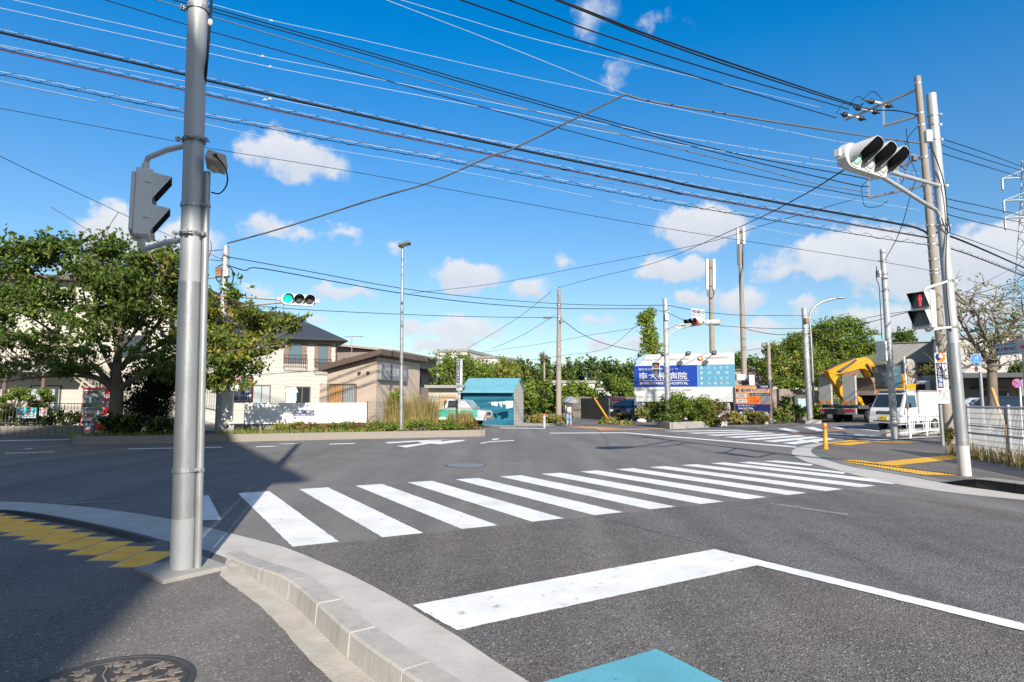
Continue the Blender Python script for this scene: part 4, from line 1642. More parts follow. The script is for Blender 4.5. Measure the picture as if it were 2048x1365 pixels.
def wire(label, m, r, pts, ext0=0., ext1=0., spacers=(), group='overhead lines'):
    P = [W(x, y, (q[0] if q else DB(x))) for x, y, *q in pts]
    if ext0:
        P = [P[0] + (P[0] - P[1]).normalized() * ext0] + P
    if ext1:
        P = P + [P[-1] + (P[-1] - P[-2]).normalized() * ext1]
    if m == 'cable_white':
        r *= .75
    sp = spline(P)
    if spacers:
        t = thing('overhead_cable', label, 'cable', sp[0], 0, group)
        MB().tube([p - sp[0] for p in sp], r, 6).build('wire', m, t)
        for (x, y) in spacers:
            q = W(x, y, DB(x)) - sp[0]
            mb = MB(); mb.sph(q, (.03, .03, .025), 0, 8, 5); mb.box(q + Vector((0, 0, -.02)), (.12, .018, .018))
            mb.build('spacer', 'insulator', t)
        return t
    o = MB().tube(sp, r, 6).build('overhead_cable', m)
    return tag(o, label, 'cable', group)


def bundle(label, m, r, pts, gap, lash_amp, wl_, ext0, m2=None, ext1=0, lash='cable_black', mr_=.005, lr=.006):
    P = [W(x, y, (q[0] if q else DB(x))) for x, y, *q in pts]
    P = [P[0] + (P[0] - P[1]).normalized() * ext0] + P
    sp = spline(P, 40)
    t = thing('overhead_cable', label, 'cable', sp[0], 0, 'overhead lines')
    o = sp[0]
    MB().tube([p - o for p in sp], r, 8).build('cable', m, t)
    if m2:
        MB().tube([p - o + Vector((0, -.01, -r * 1.1)) for p in sp], r * .5, 6).build('second_cable', m2, t)
    MB().tube([p - o + Vector((0, 0, gap)) for p in sp], mr_, 5).build('messenger_wire', 'cable_white', t)
    ls, s = [], 0
    fine = resample(sp, wl_ / 8)
    for i, p in enumerate(fine):
        if i:
            s += (p - fine[i - 1]).length
        ph = 2 * PI * s / wl_
        ls.append(p - o + Vector((0, .05 * math.sin(ph), gap * .5 + lash_amp * math.cos(ph))))
    MB().tube(ls, lr, 4).build('lashing_wire', lash, t)
    return t


wire('upper black line of the thick pair reaching the topmost crossarm', 'cable_black', .022, [(1117, 0, 13.2), (1300, 71, 14.4), (1500, 140, 16.1), (1706, 208, YU * 1.08), (1726, 208, YU * 1.075)], 12)
wire('lower black line of the thick pair passing above the topmost crossarm', 'cable_black', .020, [(1122, 4, 13.1), (1300, 76, 14.3), (1500, 146, 15.9), (1720, 215, YU * 1.03), (1794, 222, YU * 1.0), (1838, 231, YU)], 12)
wire('black line ending at the middle insulator of the topmost crossarm', 'cable_black', .017, [(1017, 0, 13), (1200, 68, 14.6), (1450, 148, 16.6), (1698, 219, YU * 1.09)], 12)
wire('black line ending at the outermost insulator of the topmost crossarm', 'cable_black', .017, [(921, 0, 13), (1120, 69, 14.6), (1400, 156, 16.8), (1672, 236, YU * 1.105)], 12)
wire('thin white line crossing the top of the sky, above the black lines', 'cable_white', .008, [(801, 0, 13), (1040, 71, 15), (1268, 126, 16.5), (1640, 215, YU * 1.1)], 12)
wire('thin white line running down to the joint of the grey lashed cables', 'cable_white', .009, [(772, 0, 12.6), (1000, 88, 14.6), (1251, 189, 16.8)], 12)
wire('grey lashed cable sweeping down from the mid-air joint to the far left pole', 'cable_grey', .027, [(1251, 189, 16.8), (1150, 238, 17.2), (1027, 297, 17.8), (979, 314, 18), (860, 365, 18.8), (740, 401, 19.6), (560, 458, 21), (455, 487, 22.4)])
wire('grey lashed cable from the mid-air joint to the tall concrete utility pole', 'cable_grey', .026, [(1251, 189, 16.8), (1300, 203, 16.9), (1448, 228, 17), (1572, 248, 17.1), (1721, 271, YU), (1840, 287, YU)])
wire('thin white line with a spacer, above the twin black lines', 'cable_white', .008, [(410, 5), (543, 41), (700, 75), (980, 139), (1262, 199), (1668, 282), (1838, 312)], 10, 0, [(543, 41)])
wire('upper one of the twin black lines over the middle of the road', 'cable_black', .017, [(300, -22), (424, 16), (700, 94), (1000, 181), (1300, 265), (1500, 314), (1703, 352), (1738, 360)], 10)
wire('lower one of the twin black lines over the middle of the road', 'cable_black', .017, [(300, -14), (424, 23), (700, 100), (1000, 187), (1300, 271), (1500, 322), (1697, 368), (1738, 374)], 10)
wire('grey twisted line below the twin black lines', 'cable_grey', .016, [(309, -1), (418, 32), (700, 116), (1034, 213), (1300, 284), (1498, 333), (1614, 364), (1738, 386)], 10)
wire('single black line below the grey twisted line', 'cable_black', .014, [(210, 0), (374, 50), (427, 65), (700, 141), (1112, 255), (1300, 303), (1500, 349), (1697, 388), (1738, 394)], 10)
wire('upper thin white line with a spacer, left of the road', 'cable_white', .009, [(26, 0), (372, 78), (525, 113), (700, 147), (1078, 224), (1300, 264), (1639, 319), (1838, 348)], 10, 0, [(525, 112)])
wire('lower thin white line with a spacer, left of the road', 'cable_white', .009, [(0, 16.4), (372, 97), (540, 134), (700, 165), (1000, 222), (1300, 280), (1639, 331), (1838, 362)], 10, 0, [(540, 133)])
bundle('thickest black cable bundle with a white carrier wire, crossing the whole sky', 'cable_black', .036, [(0, 65), (371, 150), (417, 162), (700, 226), (1027, 297), (1300, 354), (1390, 374), (1586, 411), (1800, 449), (1842, 460), (1858, 470)], .085, .05, .62, 10)
bundle('purple tinged black cable bundle just below the thickest one', 'cable_black', .024, [(0, 99), (371, 181), (700, 253), (993, 312), (1300, 374), (1390, 393), (1600, 431), (1800, 466), (1858, 476)], .085, .05, .62, 10, 'cable_purple')
bundle('wavy lashed cable hanging lowest of the three bundles', 'cable_black', .012, [(0, 150), (369, 226), (530, 256), (600, 270), (700, 289), (942, 332), (1300, 399), (1371, 412), (1742, 474), (1860, 491)], .09, .07, .80, 10, None, 0, 'cable_black', .007, .007)
wire('thin white line between the purple tinged bundle and the thickest one', 'cable_white', .007, [(0, 90), (371, 163), (540, 196), (700, 228), (1027, 289), (1300, 337), (1390, 350), (1600, 384), (1838, 420)], 10, 0, [(540, 197), (530, 199)])
wire('upper of two thin white lines below the wavy lashed cable', 'cable_white', .006, [(0, 162), (371, 240), (600, 288), (900, 339), (1324, 421), (1762, 500), (1858, 520)], 10)
wire('lower of two thin lines below the wavy lashed cable', 'cable_grey', .006, [(0, 168), (371, 234), (530, 252), (700, 281), (1000, 330), (1390, 394), (1838, 452)], 10)
wire('lowest thin dark line running to the utility pole across the clouds', 'cable_black', .008, [(0, 217), (362, 285), (424, 298), (700, 343), (1000, 398), (1324, 456), (1762, 524), (1858, 541)], 10)
wire('dark line slanting down to the left tree from the picture edge', 'cable_black', .009, [(0, 313, 16), (77, 350, 17), (200, 407, 19), (270, 440, 21), (446, 520, 22.5)], 8)
wire('upper dark line above the left tree', 'cable_black', .012, [(-200, 470, 25), (20, 495, 24), (180, 512, 23.5), (350, 516, 23), (446, 522, 22.5)], 0)
wire('lower dark line above the left tree', 'cable_black', .012, [(-200, 490, 25), (30, 511, 24), (180, 523, 23.5), (350, 509, 23), (446, 500, 22.5)], 0)
wire('upper dark line between the left signal pole and the far middle pole', 'cable_black', .016, [(455, 514, 22.5), (600, 540, 25), (803, 577, 28), (960, 596, 32), (1118, 608, 36), (1230, 611, 34), (1330, 611, 32)])
wire('lower dark line from the left signal pole past the street light', 'cable_black', .020, [(458, 532, 22.5), (490, 541, 23), (520, 537, 23.5), (660, 562, 26), (803, 587, 28), (960, 607, 32), (1118, 617, 36), (1300, 618, 36)])
wire('dark line running level from behind the left signal to the far middle pole', 'cable_black', .018, [(455, 606, 30), (598, 619, 32), (803, 629, 35), (960, 634, 38), (1118, 636, 41)])
wire('thin line rising from the street light towards the antenna pole', 'cable_black', .012, [(823, 587, 30), (980, 569, 33), (1120, 543, 34), (1390, 491, 28), (1547, 445, 23), (1711, 398, YU * 1.06)])
wire('thin line rising from the far middle pole to the right signal arm', 'cable_black', .012, [(1112, 577, 41), (1190, 556, 36), (1312, 525, 30), (1480, 454, 20), (1600, 394, 13.5), (1687, 341, 10)])
wire('black line dropping from the crossarm to the short pole at the guard rail', 'cable_black', .012, [(1836, 352, YU), (1824, 381, YU), (1800, 462, 19), (1769, 522, 21)])
wire('dark line slanting from the far middle pole to the vine-clad pole', 'cable_black', .022, [(1120, 636, 41), (1160, 666, 41), (1210, 688, 41), (1288, 705, 42)])
for k, (lab, pts) in enumerate((('dark line from the far middle pole down to the shed trees', [(1103, 583, 41), (1030, 640, 44), (935, 697, 48)]), ('second dark line from the far middle pole down to the shed trees', [(1110, 630, 41), (1050, 668, 44), (985, 698, 48)]),
                                ('thin line passing low behind the far middle pole', [(960, 706, 60), (1090, 687, 55), (1172, 672, 48), (1270, 655, 44), (1300, 630, 42)]), ('thin line sagging low over the tree line', [(1010, 728, 60), (1120, 712, 55), (1210, 698, 48), (1275, 650, 42)]))):
    wire(lab, 'cable_black', .013, pts)
for lab, pts, r in (('upper black line from the far signal pole towards the right hand poles', [(1336, 611, 32), (1381, 620, 33), (1412, 625, 34), (1487, 631, 36), (1612, 632, 39)], .016), ('lower black line behind the far traffic signal', [(1302, 617, 42), (1340, 628, 40), (1370, 641, 38), (1430, 651, 38), (1530, 657, 39), (1612, 657, 39)], .016),
                    ('sagging black line crossing the leaning antenna pole', [(1485, 655, 40), (1510, 663, 40), (1560, 670, 40), (1614, 668, 39)], .02), ('black line from the far right pole across the trees to the corner', [(1470, 704, 45), (1520, 697, 43), (1616, 668, 39), (1715, 650, 30), (1822, 623, 22), (1886, 604, YU)], .014),
                    ('second black line from the far right pole across the trees', [(1614, 663, 39), (1735, 636, 28), (1822, 622, 22), (1884, 612, YU)], .012)):
    wire(lab, 'cable_black', r, pts)
RW = [('topmost', [(1846, 262), (1884, 278), (1960, 303, 22), (2048, 335, 30)]), ('second', [(1846, 272), (1884, 290), (1960, 316, 22), (2048, 343, 30)]), ('third', [(1846, 290), (1885, 307), (1960, 330, 22), (2048, 356, 30)]),
      ('fourth', [(1846, 381), (1891, 397), (1960, 412, 22), (2048, 432, 30)]), ('fifth', [(1846, 398), (1895, 413), (1960, 429, 22), (2048, 446, 30)]), ('sixth', [(1850, 412), (1895, 429), (1960, 446, 22), (2048, 466, 30)])]
for nm, pts in RW:
    wire('%s black line leaving the utility pole towards the right edge' % nm, 'cable_black', .014, pts, 0, 30)
wire('thick dark cable leaving the utility pole under the power lines, right side', 'cable_black', .03, [(1858, 462), (1900, 473), (1960, 497, 21), (2048, 536, 27)], 0, 30)
wire('thin dark cable just above the thick one at the right edge', 'cable_black', .012, [(1858, 452), (1899, 466), (1960, 487, 21), (2048, 520, 27)], 0, 30)
bundle('wavy lashed cable with a black box leaving the utility pole to the right', 'cable_black', .02, [(1862, 487), (1912, 501), (1960, 518, 21), (2048, 553, 27), (2140, 590, 34)], .07, .05, .5, 0)
wire('thin dark line rising behind the right hand tree', 'cable_black', .010, [(1890, 604, 30), (1940, 580, 34), (2010, 545, 40), (2048, 526, 44)], 0, 20)
wire('black line rising from behind the corner pole to the right edge', 'cable_black', .016, [(1912, 602, 24), (1980, 580, 28), (2048, 560, 34)], 0, 20)
wire('black line running level over the bare tree', 'cable_black', .016, [(1930, 584, 24), (1980, 592, 28), (2048, 598, 34)], 0, 20)

# ------------------------------------------------------------------ buildings
def frame_at(px, py, Y, z=0.):
    p = W(px, py, Y)
    return Vector((p.x, p.y, z))


class Wall:
    """a wall between two ground points; local x along it, -y outwards, z up"""

    def __init__(self, a, b, parent_loc):
        a, b = Vector(a), Vector(b)
        self.o = a
        self.len = (b - a).length
        self.rz = math.atan2(b.y - a.y, b.x - a.x)
        self.pl = Vector(parent_loc)

    def mat(self):
        return Matrix.Translation(self.o - self.pl) @ Matrix.Rotation(self.rz, 4, 'Z')


def at(o, M4):
    o.matrix_local = M4 @ o.matrix_local
    return o


def window(parent, M4, x, z, w, h, frame='trim_brown', pane='glass_pale', depth=.06, mull=1, name='window', rail=False):
    mb = MB()
    e = .06
    for (cx, cz, sx, sz) in ((0, h / 2 - e / 2, w, e), (0, -h / 2 + e / 2, w, e), (-w / 2 + e / 2, 0, e, h - 2 * e), (w / 2 - e / 2, 0, e, h - 2 * e)):
        mb.box((x + cx, -depth / 2, z + cz), (sx, depth, sz))
    for k in range(mull):
        mb.box((x - w / 2 + w * (k + 1) / (mull + 1), -depth / 2 + .01, z), (.05, depth * .7, h - 2 * e))
    f = mb.build(name, frame, parent)
    at(f, M4)
    MB().box((x, -.012, z), (w - .1, .02, h - .1)).build('pane', pane, f)
    return f


def part(parent, M4, mb, name, m, bevel=0.):
    return at(mb.build(name, m, parent, bevel), M4)


# --- two storey house with slate roof, behind the cherry tree
Y0 = 36.
hA = frame_at(668, 800, 38.2); hB = frame_at(300, 800, 34.0)      # long wall towards the road runs left
hx = (hA - hB); hx.normalize()
back = Vector((-hx.y, hx.x, 0))
o = hA.copy(); o.z = 0
t = thing('house', 'cream two-storey house with a dark slate roof and brown shuttered windows', 'house', o, 0)
wl_ = (hA - hB).length
M4 = Matrix.Rotation(math.atan2(hx.y, hx.x), 4, 'Z')              # local x along the wall, origin at its right end
dep = 8.
zt = W(668, 684, 38.2).z
mb = MB()
mb.prism([(-wl_, 0), (0, 0), (0, dep), (-wl_, dep)], -.1, zt, 0, 'z')
part(t, M4, mb, 'wall', 'siding')
# hip roof, ridge along the wall
rz = W(600, 628, 41.).z - .1
e = .55
mb = MB()
vs = [(-wl_ - e, -e, zt - .05), (e, -e, zt - .05), (e, dep + e, zt - .05), (-wl_ - e, dep + e, zt - .05), (-wl_ + dep / 2 - .3, dep / 2, rz), (-dep / 2 + 1.4, dep / 2, rz)]
vs2 = [(x, y, z + .14) for x, y, z in vs[:4]] + [(x, y, z + .14) for x, y, z in vs[4:]]
mb.add(vs[:4] + vs2, [(3, 2, 1, 0), (4, 5, 9, 8), (5, 6, 9), (6, 7, 8, 9), (7, 4, 8), (0, 1, 5, 4), (1, 2, 6, 5), (2, 3, 7, 6), (3, 0, 4, 7)])
r = part(t, M4, mb, 'roof', 'roof_slate')
mb = MB(); mb.tube([(-wl_ - e, -e - .04, zt + .02), (e + .05, -e - .04, zt + .02), (e + .05, dep + e, zt + .02)], .05, 8)
mb.tube([(e, -e, zt), (.06, -.1, zt - .35), (.06, -.1, 0)], .035, 6)
part(t, M4, mb, 'gutter', 'trim_dark')
for dx_ in (-3.9, -8.2):
    mb = MB()
    mb.prism([(dx_ - .75, zt + .55), (dx_ + .75, zt + .55), (dx_ + .75, zt + 1.05), (dx_, zt + 1.55), (dx_ - .75, zt + 1.05)], .35, 2.6)
    dmr = part(t, M4, mb, 'dormer', 'siding_cream')
    mb = MB()
    for s in (-1, 1):
        mb.add([(dx_, .25, zt + 1.66), (dx_ + s * .95, .25, zt + 1.02), (dx_ + s * .95, 2.7, zt + 1.02), (dx_, 2.7, zt + 1.66), (dx_, .25, zt + 1.58), (dx_ + s * .95, .25, zt + .94), (dx_ + s * .95, 2.7, zt + .94), (dx_, 2.7, zt + 1.58)],
               [(0, 1, 2, 3), (7, 6, 5, 4), (0, 4, 5, 1), (1, 5, 6, 2), (3, 2, 6, 7)])
    mb.build('dormer_roof', 'roof_slate', dmr)
    mb = MB(); mb.box((dx_, .34, zt + .85), (.8, .03, .42))
    mb.build('dormer_window', 'glass', dmr)
def xw(px, py=720):                   # local x on the front wall for a picture column
    dv = ray(px, py)
    # intersect with vertical plane through hA along hx
    n_ = Vector((-hx.y, hx.x, 0))
    s = (hA - Vector((0, 0, EYE))).dot(n_) / dv.dot(n_)
    p = Vector((0, 0, EYE)) + dv * s
    return (p - hA).dot(hx), p.z
for pl, pr, pt_, pb in ((636, 661, 689, 735), (577, 612, 685, 727)):
    x0, z1 = xw(pl, pt_); x1, z0 = xw(pr, pb)
    w = x1 - x0
    xc = (x0 + x1) / 2 - w * .12
    window(t, M4, xc, (z0 + z1) / 2, w * .75, z1 - z0, 'trim_brown', 'glass_blue', .07)
    mb = MB(); mb.box((xc + w * .5, -.04, (z0 + z1) / 2), (w * .28, .05, z1 - z0))
    part(t, M4, mb, 'shutter', 'shutter_slats')
    mb = MB(); mb.box((xc - w * .5, -.04, (z0 + z1) / 2), (w * .25, .05, z1 - z0))
    part(t, M4, mb, 'shutter', 'shutter_slats')
    mb = MB()
    for zz in (z0 - .25, z0 + .45):
        mb.tube([(xc - w * .62, -.02, zz), (xc - w * .62, -.42, zz), (xc + w * .62, -.42, zz), (xc + w * .62, -.02, zz)], .022, 6)
    for k in range(13):
        xx = xc - w * .62 + w * 1.24 * k / 12
        mb.tube([(xx, -.42, z0 - .25), (xx, -.42, z0 + .45)], .012, 5)
    part(t, M4, mb, 'window_railing', 'trim_dark')
x0, z1 = xw(571, 773); x1, z0 = xw(620, 812)
window(t, M4, (x0 + x1) / 2, (z0 + z1) / 2 - .2, x1 - x0, z1 - z0 + .4, 'trim_brown', 'glass', .06, 2)
x0, z1 = xw(505, 770); x1, z0 = xw(540, 812)
window(t, M4, (x0 + x1) / 2, (z0 + z1) / 2 - .2, x1 - x0, z1 - z0 + .4, 'trim_brown', 'glass_pale', .06, 1)
x0, z1 = xw(430, 690); x1, z0 = xw(470, 740)
window(t, M4, (x0 + x1) / 2, (z0 + z1) / 2, x1 - x0, z1 - z0, 'trim_brown', 'glass', .06, 1)
# washing hung before the window
for k, (px, m, w, h) in enumerate(((578, 'cloth_white', .5, 1.25), (586, 'cloth_blue', .55, .75), (588, 'cloth_pink', .3, 1.2))):
    p = W(px, 790, 34.6)
    q = thing('laundry', ['white garment hanging outside the cream house', 'pale blue shirt hanging outside the cream house', 'pinkish garment hanging outside the cream house'][k], 'laundry', (p.x, p.y, p.z + .4), R(10), 'clothes hung at the cream house')
    mb = MB()
    mb.prism([(-w * .3, 0), (w * .3, 0), (w * .5, -.25), (w * .4, -.32), (w * .32, -.2), (w * .36, -h), (-w * .36, -h), (-w * .32, -.2), (-w * .4, -.32), (-w * .5, -.25)], -.03, .03)
    mb.build('cloth', m, q, .02)
    MB().tube([(-w * .3, 0, .01), (0, 0, .09), (w * .3, 0, .01)], .008, 5).build('hanger', 'white_plastic', q)

# --- small pink-beige house with mono-pitch brown roof and a framed sign
pA = frame_at(652, 840, 31.2); pB = frame_at(751, 840, 29.6); pC = frame_at(838, 840, 35.5)
ux = (pB - pA).normalized(); wA = (pB - pA).length
vy = (pC - pB).normalized(); wB = (pC - pB).length
o = Vector((pB.x, pB.y, .0))
t = thing('house', 'small pink-beige single-storey house with a brown sloping roof and barred window', 'house', o)
zl, zr, zr2 = W(652, 741, 31.2).z, W(751, 715, 29.6).z, W(838, 727, 35.5).z
loc = lambda u, v, z: Vector((ux.x * u + vy.x * v, ux.y * u + vy.y * v, z))
mb = MB()
vs = [loc(-wA, 0, -.1), loc(0, 0, -.1), loc(0, wB, -.1), loc(-wA, wB, -.1), loc(-wA, 0, zl), loc(0, 0, zr), loc(0, wB, zr2), loc(-wA, wB, zl)]
mb.add(vs, [(0, 1, 5, 4), (1, 2, 6, 5), (2, 3, 7, 6), (3, 0, 4, 7), (4, 5, 6, 7)])
mb.build('wall', 'wall_pink', t)
mb = MB()
def roofz(u):
    return zl + (zr - zl) * (u + wA) / wA
vs = []
for (u, v) in ((-wA - .45, -.35), (.42, -.35), (.42, wB + .3), (-wA - .45, wB + .3)):
    z = roofz(u) if v < 1 else zl + (zr2 - zl) * (u + wA) / wA
    vs.append(loc(u, v, z + .02))
vs += [Vector((v.x, v.y, v.z + .26)) for v in vs]
mb.add(vs, [(3, 2, 1, 0), (4, 5, 6, 7), (0, 1, 5, 4), (1, 2, 6, 5), (2, 3, 7, 6), (3, 0, 4, 7)])
mb.build('roof', 'trim_brown', t)
M4 = Matrix.Rotation(math.atan2(ux.y, ux.x), 4, 'Z')
wx0 = (W(658, 790, 31.1) - pB).dot(ux); wx1 = (W(713, 790, 30.2) - pB).dot(ux)
zt, zb = W(680, 769, 30.6).z, W(680, 806, 30.6).z - .15
mb = MB(); mb.box(((wx0 + wx1) / 2, -.03, (zt + zb) / 2), (wx1 - wx0, .08, zt - zb))
wf = part(t, M4, mb, 'window', 'trim_brown', .01)
MB().box(((wx0 * .72 + wx1 * .28), -.08, (zt + zb) / 2), ((wx1 - wx0) * .5, .03, zt - zb - .1)).build('wooden_screen', 'wood_orange', wf)
MB().box(((wx0 * .22 + wx1 * .78), -.08, (zt + zb) / 2), ((wx1 - wx0) * .42, .03, zt - zb - .1)).build('pane', 'glass_pale', wf)
mb = MB()
for k in range(17):
    x = wx0 + (wx1 - wx0) * k / 16
    mb.box((x, -.14, (zt + zb) / 2), (.02, .02, zt - zb + .1))
for z in (zb, zt):
    mb.box(((wx0 + wx1) / 2, -.14, z), (wx1 - wx0 + .05, .03, .03))
mb.build('window_bars', 'trim_brown', wf)
mb = MB(); mb.box((wx0 - .35, -.05, (zt + zb) / 2), (.5, .05, zt - zb + .1))
part(t, M4, mb, 'shutter_box', 'wall_pink', .01)
for px in (716, 743):
    q = W(px, 746, 30.)
    mb = MB(); mb.box(((q - pB).dot(ux), -.06, q.z), (.12, .1, .1)); part(t, M4, mb, 'wall_lamp', 'trim_dark')
M5 = Matrix.Rotation(math.atan2(vy.y, vy.x), 4, 'Z')
# sign case on the corner side
s0, s1 = .06, wB * .62
zs1, zs0 = W(753, 725, 29.7).z, W(753, 760, 29.7).z
mb = MB(); mb.box(((s0 + s1) / 2, -.10, (zs0 + zs1) / 2), (s1 - s0, .18, zs1 - zs0))
sg = part(t, M5, mb, 'sign_case', 'steel', .01)
MB().box(((s0 + s1) / 2, -.195, (zs0 + zs1) / 2), (s1 - s0 - .1, .012, zs1 - zs0 - .1)).build('sign_face', 'sign_grey', sg)
text(sg, '竹仁志寿し今', (s1 - s0) * .82, (zs1 - zs0) * .52, ((s0 + s1) / 2, -.206, (zs0 + zs1) / 2 + .02), 'sign_white', bold=.015)
mb = MB(); mb.box((s1 * .45, -.35, zs0 - .22), (s1 * .95, .9, .14)); part(t, M5, mb, 'porch_roof', 'trim_brown')
mb = MB(); mb.box((s1 * .35, -.02, zs0 * .42), (s1 * .6, .06, zs0 * .82)); dr = part(t, M5, mb, 'door', 'trim_dark')
MB().box((s1 * .25, -.06, zs0 * .5), (s1 * .2, .03, zs0 * .6)).build('pane', 'glass', dr)
MB().box((s1 * .48, -.06, zs0 * .5), (s1 * .2, .03, zs0 * .6)).build('pane', 'glass', dr)
mb = MB(); mb.box((s1 + .5, -.08, zs0 - .3), (.3, .2, .3)); part(t, M5, mb, 'meter_box', 'white_plastic', .03)
for k, (u0, z0) in enumerate(((0.6, zr2 * .62),)):
    mb = MB(); mb.tube([(wB - .25, -.05, 0), (wB - .25, -.05, zr2 - .2)], .04, 6); part(t, M5, mb, 'drainpipe', 'wall_pinkgrey')
# aerial on the roof
p = W(703, 735, 32); q0 = p - o
aer = thing('aerial', 'thin television aerial standing on the pink-beige house roof', 'aerial', (p.x, p.y, p.z))
mb = MB(); tp = W(704, 672, 32); mb.tube([(0, 0, -.25), (tp.x - p.x, 0, tp.z - p.z)], .02, 6); mb.build('mast', 'steel', aer)
mb = MB(); zz = tp.z - p.z - .05
mb.tube([(-.4, .1, zz), (.55, -.1, zz + .02)], .012, 5)
for k in range(7):
    x = -.35 + .14 * k
    mb.tube([(x, -.14, zz), (x + .06, .16, zz)], .008, 4)
mb.build('antenna_rods', 'steel', aer)

# --- low brown house behind
pA = frame_at(655, 800, 46); pB = frame_at(765, 800, 43); pC = frame_at(872, 800, 58)
o = Vector((pB.x, pB.y, 0))
t = thing('house', 'long grey-pink house with a flat sloping roof, behind the small beige one', 'house', o)
zA, zB, zC = W(672, 690, 45.5).z, W(765, 705, 43).z, W(868, 722, 58).z
mb = MB()
vs = [pA - o, Vector((0, 0, 0)), pC - o, pA - o + (pC - pB)]
vs = [Vector((v.x, v.y, -.1)) for v in vs] + [Vector((vs[0].x, vs[0].y, zA)), Vector((0, 0, zB)), Vector((vs[2].x, vs[2].y, zC)), Vector((vs[3].x, vs[3].y, zA))]
mb.add(vs, [(0, 1, 5, 4), (1, 2, 6, 5), (2, 3, 7, 6), (3, 0, 4, 7), (4, 5, 6, 7)])
mb.build('wall', 'siding_grey', t)
mb = MB()
g = [vs[4] + Vector((-.3, -.6, .02)), vs[5] + Vector((.7, -.5, .02)), vs[6] + Vector((.7, .3, .02)), vs[7] + Vector((-.3, .3, .02))]
g += [Vector((v.x, v.y, v.z + .14)) for v in g]
mb.add(g, [(3, 2, 1, 0), (4, 5, 6, 7), (0, 1, 5, 4), (1, 2, 6, 5), (2, 3, 7, 6), (3, 0, 4, 7)])
mb.build('roof', 'wall_tan', t)
vy2 = (pC - pB).normalized()
M5 = Matrix.Rotation(math.atan2(vy2.y, vy2.x), 4, 'Z')
for x in (9., 13.):
    window(t, M5, x, 2.6, 1.3, 1.3, 'trim_dark', 'glass')
mb = MB(); mb.box((8, -.5, 3.9), (14, 1.0, .12)); part(t, M5, mb, 'lower_roof', 'roof_slate')
ux2 = (pB - pA).normalized()
M6 = Matrix.Rotation(math.atan2(ux2.y, ux2.x), 4, 'Z')
mb = MB(); mb.box((-1.6, -.35, W(720, 716, 43).z), (3.4, .7, .1)); part(t, M6, mb, 'lower_roof', 'trim_brown')

# --- cream apartments on the far left with an outside stair
pA = frame_at(-160, 800, 33.); pB = frame_at(330, 800, 33.5)
o = Vector((pB.x, pB.y, 0))
t = thing('apartment_house', 'cream apartment house behind the cherry tree with a covered walkway', 'house', o)
wl_ = (pB - pA).length
zt = W(250, 565, 33.5).z
ux = (pB - pA).normalized()
M4 = Matrix.Rotation(math.atan2(ux.y, ux.x), 4, 'Z')
mb = MB(); mb.prism([(-wl_, 0), (0, 0), (0, 9), (-wl_, 9)], -.1, zt, 0, 'z'); part(t, M4, mb, 'wall', 'siding_cream')
mb = MB(); mb.prism([(-wl_ - .5, -.6), (.5, -.6), (.5, 9.5), (-wl_ - .5, 9.5)], zt + .003, zt + .25, 0, 'z'); part(t, M4, mb, 'roof', 'trim_brown')
zf = 2.75
mb = MB(); mb.prism([(-wl_, -1.6), (-4.2, -1.6), (-4.2, -.02), (-wl_, -.02)], zf, zf + .22, 0, 'z'); part(t, M4, mb, 'walkway', 'wall_grey')
mb = MB()
for k in range(34):
    x = -wl_ + (wl_ - 4.2) * k / 33
    mb.box((x, -1.55, zf + .75), (.03, .03, 1.05))
mb.box((-wl_ / 2 - 2.1, -1.55, zf + 1.28), (wl_ - 4.2, .05, .05))
part(t, M4, mb, 'railing', 'trim_brown')
for x in (-5.3, -7.2, -8.3, -9.4, -11):
    part(t, M4, MB().box((x, -1.5, zf / 2), (.16, .16, zf)), 'post', 'trim_brown')
for k in range(3):
    window(t, M4, -6.2 - 3.4 * k, 1.1, 1.6, 2.0, 'trim_dark', 'glass_pale', .06, 1)
    window(t, M4, -6.2 - 3.4 * k, zf + 1.3, .9, 2.0, 'trim_brown', 'shutter', .06, 0, 'door')
window(t, M4, -1.8, 4.2, 1.4, 1.2, 'trim_dark', 'glass', .06, 1)
# the stair: runs down to the right in front of the wall
st = thing('outside_stair', 'pale steel outside stair climbing to the left behind the vending machine', 'stair', o)
sM = M4
x1, x0 = -3.9, -.3                # top (left) .. foot (right)
mb = MB()
for k in range(14):
    f = k / 13
    x = x1 + (x0 - x1) * f
    z = zf + .1 - (zf - .15) * f
    mb.box((x, -1.1, z), (.30, 1.0, .04))
part(st, sM, mb, 'tread', 'wall_tan')
for y in (-.6, -1.62):
    mb = MB(); bar(mb, (x1, y, zf + .05), (x0, y, .15), .09); bar(mb, (x1, y, zf + .05 - .25), (x0, y, -.1), .06)
    part(st, sM, mb, 'stringer', 'wall_tan')
    mb = MB(); bar(mb, (x1, y, zf + 1.05), (x0, y, 1.1), .06)
    for k in range(22):
        f = k / 21
        x = x1 + (x0 - x1) * f
        z = zf + .1 - (zf - .15) * f
        mb.box((x, y, z + .5), (.022, .022, 1.0))
    part(st, sM, mb, 'handrail', 'wall_tan')
mb = MB()
for k in range(30):
    mb.box((-.2 + .12 * k, -1.62, 3.2), (.025, .025, 1.1))
mb.box((1.55, -1.62, 3.76), (3.6, .05, .05)); mb.box((1.55, -1.62, 2.65), (3.6, .05, .05))
part(st, sM, mb, 'landing_railing', 'wall_tan')

